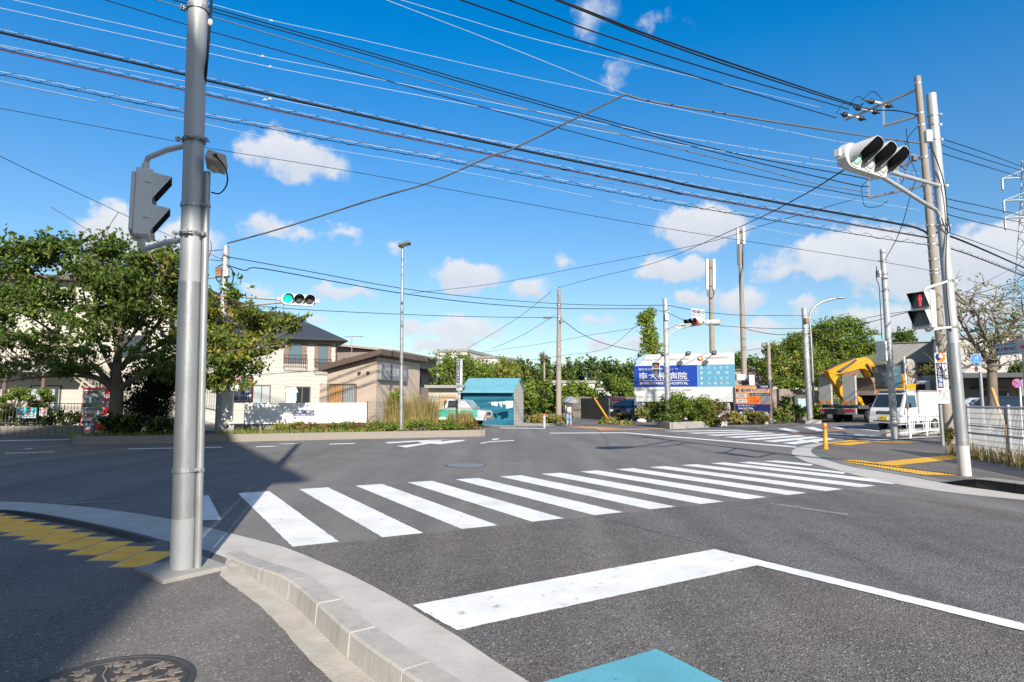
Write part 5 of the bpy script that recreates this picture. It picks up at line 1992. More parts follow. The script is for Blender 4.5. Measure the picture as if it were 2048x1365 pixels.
# --- teal shed
pA = frame_at(925, 846, 35.7); pB = frame_at(1028, 846, 35.)
o = Vector((pB.x, pB.y, .0))
t = thing('shed', 'bright teal corrugated shed with a pale blue lean-to roof', 'shed', o)
ux = (pB - pA).normalized(); wA = (pB - pA).length
M4 = Matrix.Rotation(math.atan2(ux.y, ux.x), 4, 'Z')
ze, zr_ = W(1027, 784, 35).z, W(1032, 759, 36).z
zb = W(1027, 850, 35).z - .2
zb = min(zb, -.02)
D_ = 2.4
mb = MB(); mb.prism([(-wA, 0), (-.02, 0), (-.02, .1), (-wA, .1)], zb, ze - .004, 0, 'z'); part(t, M4, mb, 'front_wall', 'corrugated_teal')
mb = MB(); mb.prism([(.103, zb), (D_, zb), (D_, ze + .1), (D_ * .55, zr_ - .08), (.103, ze - .02)], -.16, 0, 0, 'x'); part(t, M4, mb, 'side_wall', 'siding_pale')
mb = MB(); mb.prism([(.103, zb), (D_, zb), (D_, ze + .1), (D_ * .55, zr_ - .08), (.103, ze - .02)], -wA, -wA + .12, 0, 'x'); part(t, M4, mb, 'side_wall', 'siding_pale')
mb = MB(); mb.prism([(-.35, ze - .06), (D_ * .55, zr_), (D_ * .55, zr_ + .08), (-.35, ze + .02)], -wA - .1, .06, 0, 'x'); part(t, M4, mb, 'front_roof', 'shed_roof')
mb = MB(); mb.prism([(D_ * .55 + .003, zr_), (D_ + .2, ze + .02), (D_ + .2, ze + .1), (D_ * .55 + .003, zr_ + .08)], -wA - .1, .06, 0, 'x'); part(t, M4, mb, 'rear_roof', 'shed_roof')
# laundry on a line before it
p0, p1 = W(975, 805, 34.2), W(1026, 802, 33.9)
ln = MB().tube([p0, (p0 + p1) / 2 + Vector((0, 0, -.06)), p1], .008, 5).build('washing_line', 'cable_white')
tag(ln, 'washing line strung before the teal shed wall', 'line')
for k, (pl, pr, top, bl, br, lab) in enumerate(((982, 995, 804.5, 811, 813, 'short white cloth at the left end of the washing line on the teal wall'), (996, 1004, 804, 815, 814, 'pointed white cloth in the middle of the washing line on the teal wall'), (1005, 1013, 803.5, 809, 810, 'smallest white cloth beside the large sheet on the teal wall'), (1011, 1026, 802.5, 818, 815, 'large white sheet at the right end of the washing line on the teal wall'))):
    q = [W(pl, top, 34.05), W(pr, top - .4, 34.0), W(pr, br, 34.02), W(pl + (pr - pl) * (.75 if k == 1 else .1), bl, 34.06)]
    c = sum(q, Vector()) / 4
    mb = MB()
    vs = [p - c for p in q]
    mb.add(vs + [v + Vector((.01, .03, 0)) for v in vs], [(0, 1, 2, 3), (7, 6, 5, 4), (0, 4, 5, 1), (1, 5, 6, 2), (2, 6, 7, 3), (3, 7, 4, 0)])
    tag(mb.build('laundry', 'cloth_white', None, .004, c), lab, 'laundry', 'white laundry on the teal shed')

# --- white garage hut behind the pickup
p = frame_at(886, 846, 35.5)
t = thing('hut', 'low white hut with an open slatted front behind the old pickup', 'hut', p, R(-4))
w, h = L(60, 35.5), W(886, 777, 35.5).z
mb = MB(); mb.box((0, 1.2, h / 2), (w, 2.4, h)); mb.build('wall', 'siding_pale', t)
mb = MB(); mb.box((.1, 1.05, h + .09), (w + .5, 3.0, .16)); mb.build('roof', 'wall_grey', t)
mb = MB(); mb.box((.25, -.03, h * .45), (w * .55, .05, h * .8)); so = mb.build('slatted_door', 'wall_tan', t)
mb = MB()
for k in range(7):
    mb.box((.25, -.07, .25 + k * h * .11), (w * .55, .03, .07))
mb.build('slat', 'wood_orange', so)

# --- pale buildings far behind
def block(label, px0, px1, ptop, Y, dep, m, rz=0., zroof=.25, cat='building', wins=(), rm='wall_grey'):
    a, b = frame_at(px0, 800, Y), frame_at(px1, 800, Y)
    z = W((px0 + px1) / 2, ptop, Y).z
    t = thing('building', label, cat, (a + b) / 2, rz)
    w = (b - a).length
    MB().box((0, dep / 2, z / 2 - .1), (w, dep, z)).build('wall', m, t)
    MB().box((0, dep / 2, z - .1 + zroof / 2 + .003), (w + .3, dep + .3, zroof)).build('roof', rm, t)
    for (u, zz, ww, hh) in wins:
        f = MB().box((u * w, -.03, zz * z), (ww, .07, hh)).build('window', 'trim_dark', t)
        MB().box((u * w, -.07, zz * z), (ww - .14, .02, hh - .14)).build('pane', 'glass', f)
    return t


block('white flat-roofed block far behind the shed trees', 872, 935, 703, 92, 14, 'wall_white', R(-14), .4)
t = block('long white hall with a sloping roof line far behind the shed trees', 915, 1000, 716, 96, 10, 'wall_white', R(-24), .3)
block('low white building seen beyond the creeper wall, right of the far pole', 1155, 1300, 779, 58, 8, 'wall_white', R(4), .2, 'building', ((-.2, .6, 2., .8), (.1, .6, 2., .8), (.3, .6, 2., .8)))
block('small white roof strip beyond the tall hedge', 1100, 1190, 765, 70, 8, 'wall_white', R(4), .3)
t = block('grey concrete building with a narrow strip window behind the guard rail', 1792, 1905, 683, 60, 12, 'wall_grey', R(-30), .05, 'building', ((.22, .62, 3.2, 1.3),), 'wall_grey')
block('large white building behind the bare tree at the right edge', 1900, 2120, 672, 52, 14, 'wall_white', R(-32), .3, 'building', ((-.1, .45, 3, 1.4), (.2, .45, 3, 1.4)))
block('brown weathered house corner behind the leaning antenna pole', 1468, 1530, 739, 50, 6, 'wall_pinkgrey', R(-12), .12, 'house', ((-.22, .45, 1.5, 1.2), (.12, .42, 1.2, 1.4)), 'trim_brown')
# car port roof at the right
t = thing('carport', 'long low grey carport above the parked cars behind the white fence', 'carport', frame_at(2015, 830, 30), R(-30))
mb = MB(); mb.box((2.4, 1.5, 2.65), (9.6, 4.2, .22)); mb.build('roof', 'steel_dark', t)
mb = MB(); mb.box((2.4, 3.4, 1.4), (9.6, .12, 2.4)); mb.build('rear_wall', 'wall_grey', t)
for x in (-2.2, .6, 3.4, 6.4):
    MB().box((x, -.4, 1.25), (.12, .12, 2.6)).build('post', 'steel', t)
# distant hill
mb = MB()
import random as _r
for (px0, px1, pt_, Y, nm) in ((1690, 2300, 668, 170, 0),):
    n = 60
    a = []
    for i in range(n + 1):
        f = i / n
        p = W(px0 + (px1 - px0) * f, pt_, Y)
        hgt = (p.z) * (.25 + .75 * math.sin(PI * min(1, .08 + f * 1.1)) ** .7) * (1 + .04 * math.sin(i * 1.9) + .03 * math.sin(i * 4.3))
        a.append((p.x, Y, hgt))
    vs = [(x, y, -.5) for x, y, z in a] + [(x, y + 12, z * .8) for x, y, z in a] + [(x, y + 30, z) for x, y, z in a] + [(x, y + 80, z * .6) for x, y, z in a]
    k = n + 1
    fs = [(j * k + i, j * k + i + 1, (j + 1) * k + i + 1, (j + 1) * k + i) for j in range(3) for i in range(n)]
    mb.add(vs, fs, 0, True)
struct(mb.build('hill', 'hill_green'))

# --- unseen block behind the camera, shaped to throw the big shadow on the crossing
ZR = 16.5
def back_to_sun(px, py, z):
    p = G(px, py, 0)
    return p - LDIR * (z / -LDIR.z)
c0 = back_to_sun(617, 957, ZR); c1 = back_to_sun(440, 868, ZR)
u = (c1 - c0); u.z = 0
un = u.normalized()
vn = Vector((-un.y, un.x, 0))
if vn.x > 0:
    vn = -vn
t = thing('shadow_block', 'tall plain grey block behind the viewpoint, unseen, shaped to cast a shadow', 'building', (c0.x, c0.y, 0))
def lo(a, b, z):
    q = un * a + vn * b
    return (q.x, q.y, z)
LW = u.length * 1.12
mb = MB()
q = [lo(0, 0, 0), lo(LW, 0, 0), lo(LW, 15, 0), lo(0, 15, 0)]
mb.prism([(x, y) for x, y, z in q], ZR - .3, ZR, 0, 'z')
mb.build('roof_slab', 'concrete', t)
wc = back_to_sun(487, 985, ZR) - c0
a_, b_ = wc.dot(un), wc.dot(vn)
a_, b_ = -.4, .85
mb = MB()
q = [lo(a_, b_, 0), lo(LW - .4, b_ * .5, 0), lo(LW - .4, 14.6, 0), lo(a_, 14.6, 0)]
mb.prism([(x, y) for x, y, z in q], -.1, ZR - .303, 0, 'z')
mb.build('wall', 'apartment', t)

# ------------------------------------------------------------------ signs and far poles
def rect_sign(t, w, h, z, m, thick=.08, name='panel'):
    mb = MB(); mb.box((0, 0, z), (w, thick, h))
    return mb.build(name, m, t, .006)


# hospital billboard
pl, pr = W(1269, 758, 41.2), W(1470, 754, 38.8)
c = (pl + pr) / 2
w = (Vector((pr.x, pr.y, 0)) - Vector((pl.x, pl.y, 0))).length
rz = math.atan2(pr.y - pl.y, pr.x - pl.x)
t = thing('billboard', 'big blue and white hospital billboard on posts behind the shrub planter', 'billboard', (c.x, c.y, 0), rz)
z1, z0 = W(1370, 708, 40).z, W(1370, 804, 40).z
h = z1 - z0; zc = (z0 + z1) / 2
pn = rect_sign(t, w, h, zc, 'sign_white', .12)
Z = lambda f: z1 - h * f          # fraction from the top
X = lambda f: -w / 2 + w * f
def flat(mb, x0, x1, f0, f1, y, m):
    mb.add([(X(x0), y, Z(f1)), (X(x1), y, Z(f1)), (X(x1), y, Z(f0)), (X(x0), y, Z(f0))], [(0, 1, 2, 3)], m)
mb = MB()
flat(mb, 0, .642, .24, .69, -.064, 0)
flat(mb, .645, 1, .24, .69, -.064, 1)
mb.add([(X(0), -.064, Z(.235)), (X(.07), -.064, Z(.2)), (X(.14), -.064, Z(0)), (X(0), -.064, Z(0))], [(0, 1, 2, 3)], 2)
flat(mb, .04, .56, .553, .562, -.069, 3)
for f in (.30, .405, .515, .62):
    flat(mb, .672, .692, f - .02, f + .02, -.069, 3)
mb.build('colour_field', ['sign_blue', 'sign_sky', 'sign_pale', 'sign_white'], pn)
ty = -.072
text(pn, '南大和病院', w * .49, h * .155, (X(.295), ty, Z(.46)), 'sign_white', bold=.012)
text(pn, 'MINAMIYAMATO HOSPITAL', w * .49, h * .055, (X(.305), ty, Z(.615)), 'sign_white', bold=.02)
text(pn, '医療法人社団　緑「宏実」会', w * .40, h * .045, (X(.25), ty, Z(.315)), 'sign_white', bold=.02)
for f, s in ((.30, 'がん治療'), (.405, '内 視 鏡'), (.515, '人工透析'), (.62, '乳腺内科')):
    text(pn, '　'.join(s.replace(' ', '')) , w * .20, h * .058, (X(.842), ty, Z(f)), 'sign_white', bold=.012)
text(pn, 'Make Your Healthy Smile', w * .46, h * .05, (X(.33), ty, Z(.12)), 'sign_grey')
text(pn, 'MINAMIYAMATO', w * .22, h * .04, (X(.83), ty, Z(.10)), 'sign_grey')
text(pn, '内科・外科・整形外科・脳神経外科・泌尿器科', w * .52, h * .035, (X(.32), ty, Z(.76)), 'sign_grey')
text(pn, 'TEL：046（269）2411', w * .34, h * .05, (X(.21), ty, Z(.90)), 'sign_grey')
mb = MB()
ex, ez, er = X(.675), Z(.115), h * .055
mb.lathe((ex, -.064, ez), (0, -1, 0), [(0, er), (.002, .001)], 20, 0, False)
mb.lathe((ex - er * .5, -.067, ez - er * .1), (0, -1, 0), [(0, er * .62), (.002, .001)], 20, 1, False)
mb.lathe((ex - er * .15, -.070, ez + er * .25), (0, -1, 0), [(0, er * .5), (.002, .001)], 20, 2, False)
mb.build('emblem', ['sign_orange', 'sign_navy', 'sign_white'], pn)
for px in (1280, 1371, 1460):
    x = (W(px, 840, 40) - c).dot(Vector((math.cos(rz), math.sin(rz), 0)))
    MB().box((x, .12, z0 / 2 + .3), (.16, .12, z0 + 1.2)).build('post', 'wall_white', t)
for f in (.10, .34, .58, .83):
    mb = MB(); x = X(f)
    mb.tube([(x, -.02, z1), (x, -.3, z1 + .12), (x - .1, -.95, z1 + .02)], .025, 6)
    lm = mb.build('floodlight', 'steel_dark', t)
    mb = MB(); mb.lathe((x - .1, -.95, z1 + .06), (.1, .5, -1), [(0, .05), (.05, .13), (.22, .17), (.22, .001)], 12); mb.build('lamp_shade', 'steel_dark', lm)

# orange and navy clinic board
pl, pr = W(1471, 800, 38.6), W(1541, 797, 37.4)
c = (pl + pr) / 2; w = (Vector((pr.x, pr.y, 0)) - Vector((pl.x, pl.y, 0))).length
t = thing('billboard', 'orange and navy clinic board on two white posts', 'billboard', (c.x, c.y, 0), math.atan2(pr.y - pl.y, pr.x - pl.x))
z1, z0 = W(1505, 771, 38).z, W(1505, 822, 38).z
h = z1 - z0
pn = rect_sign(t, w, h, (z0 + z1) / 2, 'sign_orange', .08)
mb = MB()
flat(mb, .0, .97, .05, .30, -.043, 1)
flat(mb, .62, 1, .0, .14, -.046, 0)
flat(mb, .42, 1, .30, .405, -.043, 0)
flat(mb, .72, 1, .41, .70, -.043, 2)
flat(mb, 0, 1, .74, 1, -.043, 0)
for f in (.41, .61):
    flat(mb, .03, .34, f - .07, f + .07, -.043, 3)
mb.build('colour_field', ['sign_navy', 'sign_peach', 'sign_grey', 'sign_white'], pn)
text(pn, '南大和通りクリニック', w * .76, h * .12, (X(.56), -.05, Z(.20)), 'sign_navy', bold=.03)
text(pn, '駐車場完備', w * .2, h * .07, (X(.84), -.055, Z(.06)), 'sign_white', bold=.03)
text(pn, '日曜・祝日も診療いたします', w * .5, h * .05, (X(.72), -.05, Z(.355)), 'sign_white', bold=.02)
text(pn, '内視鏡', w * .2, h * .07, (X(.185), -.05, Z(.41)), 'sign_grey', bold=.02)
text(pn, '人間ドック', w * .24, h * .07, (X(.185), -.05, Z(.61)), 'sign_grey', bold=.02)
text(pn, '予約\n受付中', w * .26, h * .24, (X(.55), -.05, Z(.56)), 'sign_red', bold=.02)
text(pn, '046-267-7786', w * .42, h * .08, (X(.30), -.05, Z(.91)), 'sign_white', bold=.03)
text(pn, '南大和通り医療センター', w * .5, h * .06, (X(.32), -.05, Z(.80)), 'sign_white', bold=.02)
mb = MB(); mb.lathe((X(.075), -.047, Z(.19)), (0, -1, 0), [(0, h * .085), (.002, .001)], 20, 0, False); mb.lathe((X(.06), -.050, Z(.2)), (0, -1, 0), [(0, h * .055), (.002, .001)], 20, 1, False)
mb.build('emblem', ['sign_orange', 'sign_navy'], pn)
for x in (-w * .36, w * .36):
    MB().box((x, .1, z0 / 2 + .2), (.16, .12, z0 + .8)).build('post', 'wall_white', t)
# red and white parking board beside the dark car
p = W(1237, 802, 45)
t = thing('sign', 'small red and white board above the dark car, by the black wall', 'sign', (p.x, p.y, 0), R(8))
w, h, zc = L(29, 45), L(20, 45), W(1237, 805, 45).z
pn = rect_sign(t, w, h, zc, 'sign_white', .05)
mb = MB(); mb.box((0, -.03, zc + h * .28), (w * .92, .006, h * .34)); mb.build('red_field', 'sign_red', pn)
text(pn, '月極駐車場', w * .7, h * .2, (0, -.036, zc + h * .28), 'sign_white', bold=.03)
text(pn, '空有 046-275', w * .75, h * .2, (0, -.03, zc - h * .18), 'sign_navy', bold=.03)
MB().cyl((0, .05, 0), (0, .05, zc), .05, None, 8).build('post', 'pole_pale', t)

# tall company pylon with turned letters
p = W(918, 840, 31.5)
t = thing('pylon_sign', 'tall white pylon sign with turned blue letters by the teal shed', 'sign', (p.x, p.y, 0), R(-35))
z1, z0 = W(918, 718, 31.5).z, W(918, 782, 31.5).z
w, h = .26, z1 - z0
mb = MB(); mb.box((0, 0, (z0 + z1) / 2), (w, .18, h)); bx = mb.build('case', 'sign_white', t, .01)
MB().box((-.0, -.093, z1 - h * .39), (w * .74, .008, h * .72)).build('blue_field', 'sign_navy', bx)
text(bx, 'MOMO', h * .66, w * .52, (0, -.099, z1 - h * .39), 'sign_white', rx=PI / 2, ry=PI / 2, bold=.02)
text(bx, '有限会社', w * .6, h * .04, (0, -.093, z0 + h * .13), 'sign_grey')
MB().cyl((0, 0, 0), (0, 0, z0), .07, None, 12).build('post', 'pole_sleeve_white', t)

# white panel with small blue notice on the wire fence, left
pl, pr = W(488, 827, 25.6), W(733, 825, 27.8)
c = (pl + pr) / 2; w = (Vector((pr.x, pr.y, 0)) - Vector((pl.x, pl.y, 0))).length
t = thing('advertising_panel', 'long blank white panel with a small blue notice, low before the beige house', 'sign', (c.x, c.y, 0), math.atan2(pr.y - pl.y, pr.x - pl.x))
z1, z0 = W(610, 806, 26.7).z, W(610, 847.5, 26.7).z
h = z1 - z0
pn = rect_sign(t, w, h, (z0 + z1) / 2, 'white_paint', .05)
mb = MB()
for k, s in enumerate('広告主募集'):
    x = -w * .03 + (k - 2) * .165
    mb.box((x, -.028, z1 - h * .44), (.155, .006, h * .17))
mb.box((-w * .03, -.0265, z1 - h * .57), (.86, .004, h * .11))
mb.build('notice', 'sign_navy', pn)
for k, s in enumerate('広告主募集'):
    x = -w * .03 + (k - 2) * .165
    text(pn, s, .12, h * .13, (x, -.033, z1 - h * .44), 'sign_white', bold=.02)
text(pn, '046-260-5542', .8, h * .07, (-w * .03, -.031, z1 - h * .57), 'sign_white', bold=.02)
mb = MB(); mb.box((0, .15, z0 / 2 - .0), (w + 1.2, .12, z0 + .02)); t2 = mb.build('block_wall', 'block_wall')
t2.matrix_world = Matrix.Translation((c.x, c.y, .0)) @ Matrix.Rotation(math.atan2(pr.y - pl.y, pr.x - pl.x), 4, 'Z')
tag(t2, 'low grey block wall under the long blank white panel', 'wall')
# wire fence panel right of it
pl2, pr2 = W(735, 827, 27.8), W(858, 827, 30.0)
c2 = (pl2 + pr2) / 2; w2 = (Vector((pr2.x, pr2.y, 0)) - Vector((pl2.x, pl2.y, 0))).length
t = thing('wire_fence', 'thin dark wire fence before the beige house door', 'fence', (c2.x, c2.y, 0), math.atan2(pr2.y - pl2.y, pr2.x - pl2.x))
mb = MB()
for k in range(37):
    x = -w2 / 2 + w2 * k / 36
    mb.box((x, 0, .75), (.008, .008, 1.1))
for k in range(8):
    mb.box((0, .008, .22 + k * .15), (w2, .008, .008))
mb.build('mesh_panel', 'trim_dark', t)
for k in range(4):
    MB().cyl((-w2 / 2 + w2 * k / 3, .02, 0), (-w2 / 2 + w2 * k / 3, .02, 1.32), .025, None, 8).build('post', 'trim_dark', t)
# red framed board
p = W(474, 790, 27.6)
t = thing('sign', 'white company board in a red frame, half hidden by the left signal pole', 'sign', (p.x, p.y, 0), R(12))
w, h, zc = L(60, 27.6), L(52, 27.6), W(470, 780, 27.6).z
pn = rect_sign(t, w, h, zc, 'sign_red', .06, 'frame')
MB().box((0, -.035, zc), (w - .12, .012, h - .14)).build('face', 'sign_white', pn)
text(pn, '造園株式会社', w * .84, h * .18, (-.02, -.045, zc - h * .12), 'sign_navy', bold=.03)
text(pn, '046-280-5542', w * .84, h * .18, (-.02, -.045, zc - h * .32), 'sign_navy', bold=.03)
for x in (-w * .4, w * .4):
    MB().box((x, .06, (zc) / 2), (.08, .06, zc)).build('post', 'trim_dark', t)
# garden fence signs on the left
for (px, py, w_, h_, lab, kind) in ((53, 826, 38, 21, 'pale blue board with red and white seal marks on the left garden fence', 0), (87, 824, 15, 16, 'small white notice with a red ring on the left garden fence', 1)):
    p = W(px, py, 24.95)
    w, h = L(w_, 24.95), L(h_, 24.95)
    t = thing('sign', lab, 'sign', p, R(2))
    mb = MB(); mb.box((0, 0, 0), (w, .02, h)); pn = mb.build('panel', 'sign_teal' if kind == 0 else 'sign_white', t)
    if kind == 0:
        mb = MB(); mb.box((0, -.012, -h * .24), (w * .98, .004, h * .48)); mb.build('white_field', 'sign_white', pn)
        for x in (-w * .2, w * .22):
            MB().box((x, -.013, h * .28), (w * .13, .004, h * .3)).build('red_field', 'sign_red', pn)
        text(pn, '売', w * .1, h * .24, (-w * .2, -.017, h * .28), 'sign_white', bold=.03)
        text(pn, '地', w * .1, h * .24, (w * .22, -.017, h * .28), 'sign_white', bold=.03)
        text(pn, '相模緑ホーム', w * .82, h * .18, (0, -.017, -h * .14), 'sign_navy', bold=.03)
        text(pn, '046-268-0321', w * .82, h * .12, (0, -.017, -h * .36), 'sign_navy', bold=.02)
    else:
        MB().lathe((0, -.011, h * .1), (0, -1, 0), [(0, w * .34), (.003, w * .33), (.003, w * .24), (0, w * .24)], 24, 0, False).build('red_ring', 'sign_red', pn)
        mb = MB(); bar(mb, (-w * .2, -.014, h * .1 + w * .2), (w * .2, -.014, h * .1 - w * .2), .012); mb.build('red_bar', 'sign_red', pn)

# ---- left far signal pole and its signal
def simple_pole(name, label, cat, base, px, py, r0, r1, m='pole_pale', split=None, m2='galvanised'):
    top = W(px, py, base.y)
    secs = [('shaft', 0, 1, r0, r1, m)] if split is None else [('lower_tube', 0, split, r0, r0 * .97, m2), ('upper_tube', split, 1, r0 * .93, r1, m)]
    return pole(name, label, cat, base, top, secs, n=16)


B = G(437, 867, .25); B = W(437, 864, 22.6); B.z = .2
t, d = simple_pole('signal_pole', 'pale signal pole standing in the left planter in front of the cherry tree', 'pole', B, 452, 493, .13, .11, 'pole_pale')
LFB = B
mb = MB()
q = W(442, 545, 22.5) - B; mb.box(q + Vector((-.05, -.05, 0)), (.20, .16, .34))
mb.build('control_box', 'rust', t)
MB().box(W(453, 546, 22.45) - B, (.18, .14, .28)).build('junction_box', 'white_plastic', t, .01)
mb = MB()
for py in (517, 530, 541):
    bandp(t, W(450, py, 22.6) - B, d, .12, .05, 0, (1, 0, 0))
mb.tube(bend_pts([W(444, 530, 22.4) - B, W(432, 536, 22.4) - B, W(431, 560, 22.4) - B, W(445, 570, 22.5) - B]), .02, 6)
mb.tube(bend_pts([W(455, 532, 22.4) - B, W(466, 540, 22.4) - B, W(467, 565, 22.4) - B, W(455, 575, 22.5) - B]), .02, 6)
mb.build('cable', 'cable_black', t)
p = W(456, 812, 22.2) - B
mb = MB(); mb.box(p, (L(20, 22.2), .12, L(58, 22.2))); cb = mb.build('white_cabinet', 'white_plastic', t, .01)
text(cb, '故障連絡先', L(14, 22.2), .05, p + Vector((0, -.065, -.12)), 'sign_grey')
C_ = W(597, 600.5, 22.)
vehicle_signal('far left traffic signal with its green lamp lit, held out over the road', C_, Vector((.42, -.9, 0)), ['lens_green_on', 'lens_dark', 'lens_dark'], None,
               [[W(449, 592, 22.6), W(560, 599, 22.1), W(597, 601, 22.08)], [W(447, 615, 22.6), W(540, 607, 22.2), W(580, 603, 22.08)]], visor=.30)
# coiled cable hanging beside the cabinet
p = W(452, 853, 22.2)
mb = MB()
for k in range(4):
    r = .12 + .04 * k
    mb.tube([(r * math.cos(a * PI / 12), .02 * k, r * math.sin(a * PI / 12)) for a in range(25)], .016, 6, cap=False)
tag(mb.build('hose_coil', 'white_plastic', None, 0, p), 'white hose coil hanging under the white cabinet', 'hose')

# ---- street light with a single pole in the left planter
B = W(802, 855, 25.6); B.z = .2
top = W(805, 496, 25.6)
t, d = pole('street_light', 'slender silver street light with a flat lamp head in the left planter', 'street light', B, top, [('shaft', 0, 1, .085, .05, 'galvanised')], n=16)
mb = MB(); q = W(806, 489, 25.55) - B
mb.tube([top - B, q + Vector((-.02, 0, -.02))], .05, 10)
hm = Matrix.Rotation(R(-16), 4, 'Y')
mb.box(q + Vector((.06, -.02, .0)), (.50, .40, .11), mat4=hm)
hd = mb.build('lamp_head', 'steel_dark', t, .02)
mb = MB(); mb.box(q + Vector((.07, -.03, -.065)), (.26, .22, .05), mat4=hm); mb.build('lamp_glass', 'lens_off', hd)

# ---- concrete utility pole in the middle distance
B = W(1117, 838, 41); B.z = -.02
t, d = pole('utility_pole', 'plain concrete utility pole standing alone behind the person with the umbrella', 'utility pole', B, W(1118, 579, 41), [('shaft', 0, 1, .20, .11, 'pole_concrete')], n=18)
mb = MB()
for py in (610, 634, 640, 700):
    bandp(t, W(1118, py, 41) - B, d, .15, .06, 0, (1, -.3, 0))
for x, y, s in ((1124, 642, (.25, .2, .2)), (1094, 636, (.5, .14, .13))):
    MB().box(W(x, y, 40.8) - B, s).build('cable_joint', 'steel_dark', t)
mb = MB(); mb.tube([W(1109, 575, 41) - B, W(1118, 582, 41) - B], .03, 6); mb.build('bracket', 'steel', t)
# ---- far signal pole with signal, plates, lights
B = G(1337, 856, .0)
t, d = simple_pole('signal_pole', 'grey signal pole before the hospital billboard, carrying two name plates', 'pole', B, 1330, 598, .15, .125, 'pole_pale', .47, 'galvanised')
FS = B
mb = MB()
for py in (611, 625, 657, 692, 728, 755):
    p = W(1333, py, B.y) - B
    bandp(t, p, d, .14, .06, 0, (1, 0, 0))
MB().box(W(1333, 634, B.y - .15) - B, (.16, .14, .36)).build('junction_box', 'steel', t)
YS = B.y
N1 = -N_E1
C_ = W(1390, 645, YS + .5)
vehicle_signal('far traffic signal with three dark hoods and a red lamp, before the antenna poles', C_, Vector((-.90, -.43, 0)), ['lens_dark', 'lens_dark', 'lens_red_on'], None,
               [[W(1334, 656, YS), W(1355, 651, YS + .15), W(1385, 648, YS + .45)], bend_pts([W(1333, 682, YS), W(1338, 668, YS), W(1360, 657, YS + .2), W(1384, 650, YS + .45)], 2)], visor=.30, order=1)
mb = MB(); mb.tube([(0, -.35, 0), (0, .35, 0)], .15, 14)
o = mb.build('traffic_signal', 'white_plastic', None, .01, W(1427, 645, YS + .2)); o.rotation_euler = (0, 0, R(62))
tag(o, 'white round-ended signal housing poking out right of the far hooded signal', 'traffic signal')
for (px0, px1, py, s, s2, lab, hpx) in ((1379, 1412, 627, '福田幼稚園入口', 'Fukuda Yochien Iriguchi', 'upper white name plate above the far hooded signal', 18), (1348, 1374, 652, '福田幼稚園', 'Fukuda', 'lower white name plate left of the far hooded signal', 9)):
    p = W((px0 + px1) / 2, py, YS + .25)
    t2 = thing('name_plate', lab, 'sign', p, R(22))
    t2.rotation_euler = (0, 0, R(30))
    w, h = L(px1 - px0, YS) * 1.12, L(hpx, YS)
    mb = MB(); mb.box((0, 0, 0), (w, .03, h)); pn = mb.build('panel', 'sign_white', t2)
    text(pn, s, w * .9, h * (.42 if hpx > 10 else .6), (0, -.018, h * .16 if hpx > 10 else 0), 'sign_navy', bold=.03)
    if hpx > 10:
        text(pn, s2, w * .85, h * .2, (0, -.018, -h * .28), 'sign_navy', bold=.02)
    MB().tube([(-w * .3, .03, -h * .5), (-w * .3, .03, h * .5)], .02, 6).build('bracket', 'steel', t2)
C_ = W(1312, 738, YS - .1)
ped_signal('two-lamp pedestrian signal hung beside the grey pole before the hospital billboard', C_, Vector((-.1, -1, 0)), False, [[W(1333, 724, YS), W(1318, 722, YS - .1), W(1313, 724, YS - .1)], [W(1333, 752, YS), W(1318, 754, YS - .1), W(1313, 752, YS - .1)]], 'signal_white', None, 1.05)
# ---- vine clad pole, antenna poles, leaning pole
B = W(1303, 800, 42); B.z = 0
t, d = pole('utility_pole', 'old pole wrapped in green creeper behind the hospital billboard', 'utility pole', B, W(1299, 619, 42), [('shaft', 0, 1, .16, .12, 'pole_concrete')], n=12)
leaves('creeper', 'leaf_bright', t, [tuple(W(x, y, 42) - B) + (rx, .45, rz) for x, y, rx, rz in ((1302, 700, .75, .7), (1301, 680, .5, .8), (1298, 660, .4, .8), (1294, 640, .42, .5), (1289, 634, .35, .35), (1300, 625, .25, .3), (1284, 645, .2, .25))], .13, 3800, .3, 12)
B = W(1425, 760, 48); B.z = 0
t, d = pole('antenna_pole', 'shorter concrete pole topped by white upright antennas, behind the hospital billboard', 'antenna pole', B, W(1421, 520, 48), [('shaft', 0, 1, .24, .16, 'pole_concrete')], n=18)
mb = MB()
for px in (1414.5, 1428):
    mb.cyl(W(px, 580, 47.8) - B, W(px - .6, 519, 47.8) - B, .13, None, 10)
mb.build('antenna', 'white_plastic', t)
mb = MB()
for py in (535, 572):
    mb.tube([W(1414.5, py, 47.8) - B, W(1428, py, 47.8) - B], .035, 6)
mb.tube(bend_pts([W(1414.5, 582, 47.8) - B, W(1416, 594, 47.8) - B, W(1423, 596, 47.8) - B]), .04, 6)
mb.tube(bend_pts([W(1428, 582, 47.8) - B, W(1428, 592, 47.8) - B, W(1423, 598, 47.8) - B]), .04, 6)
mb.build('bracket', 'steel_dark', t)
B = W(1491, 830, 41); B.z = 0
t, d = pole('antenna_pole', 'tallest leaning pole with white antennas, rising behind the clinic board', 'antenna pole', B, W(1479, 456, 41), [('shaft', 0, 1, .20, .12, 'pole_concrete')], n=18)
mb = MB()
for px in (1475, 1487):
    mb.cyl(W(px + 1, 489, 40.8) - B, W(px, 455, 40.8) - B, .10, None, 10)
mb.build('antenna', 'white_plastic', t)
mb = MB()
for py in (462, 485):
    mb.tube([W(1475, py, 40.8) - B, W(1487, py, 40.8) - B], .03, 6)
mb.tube(bend_pts([W(1487, 490, 40.8) - B, W(1486, 520, 40.8) - B, W(1487, 535, 40.8) - B, W(1481, 550, 40.8) - B, W(1481, 640, 40.8) - B]), .05, 6)
mb.cyl(W(1476, 530, 40.8) - B, W(1475, 492, 40.8) - B, .05)
mb.build('bracket', 'steel_dark', t)
mb = MB()
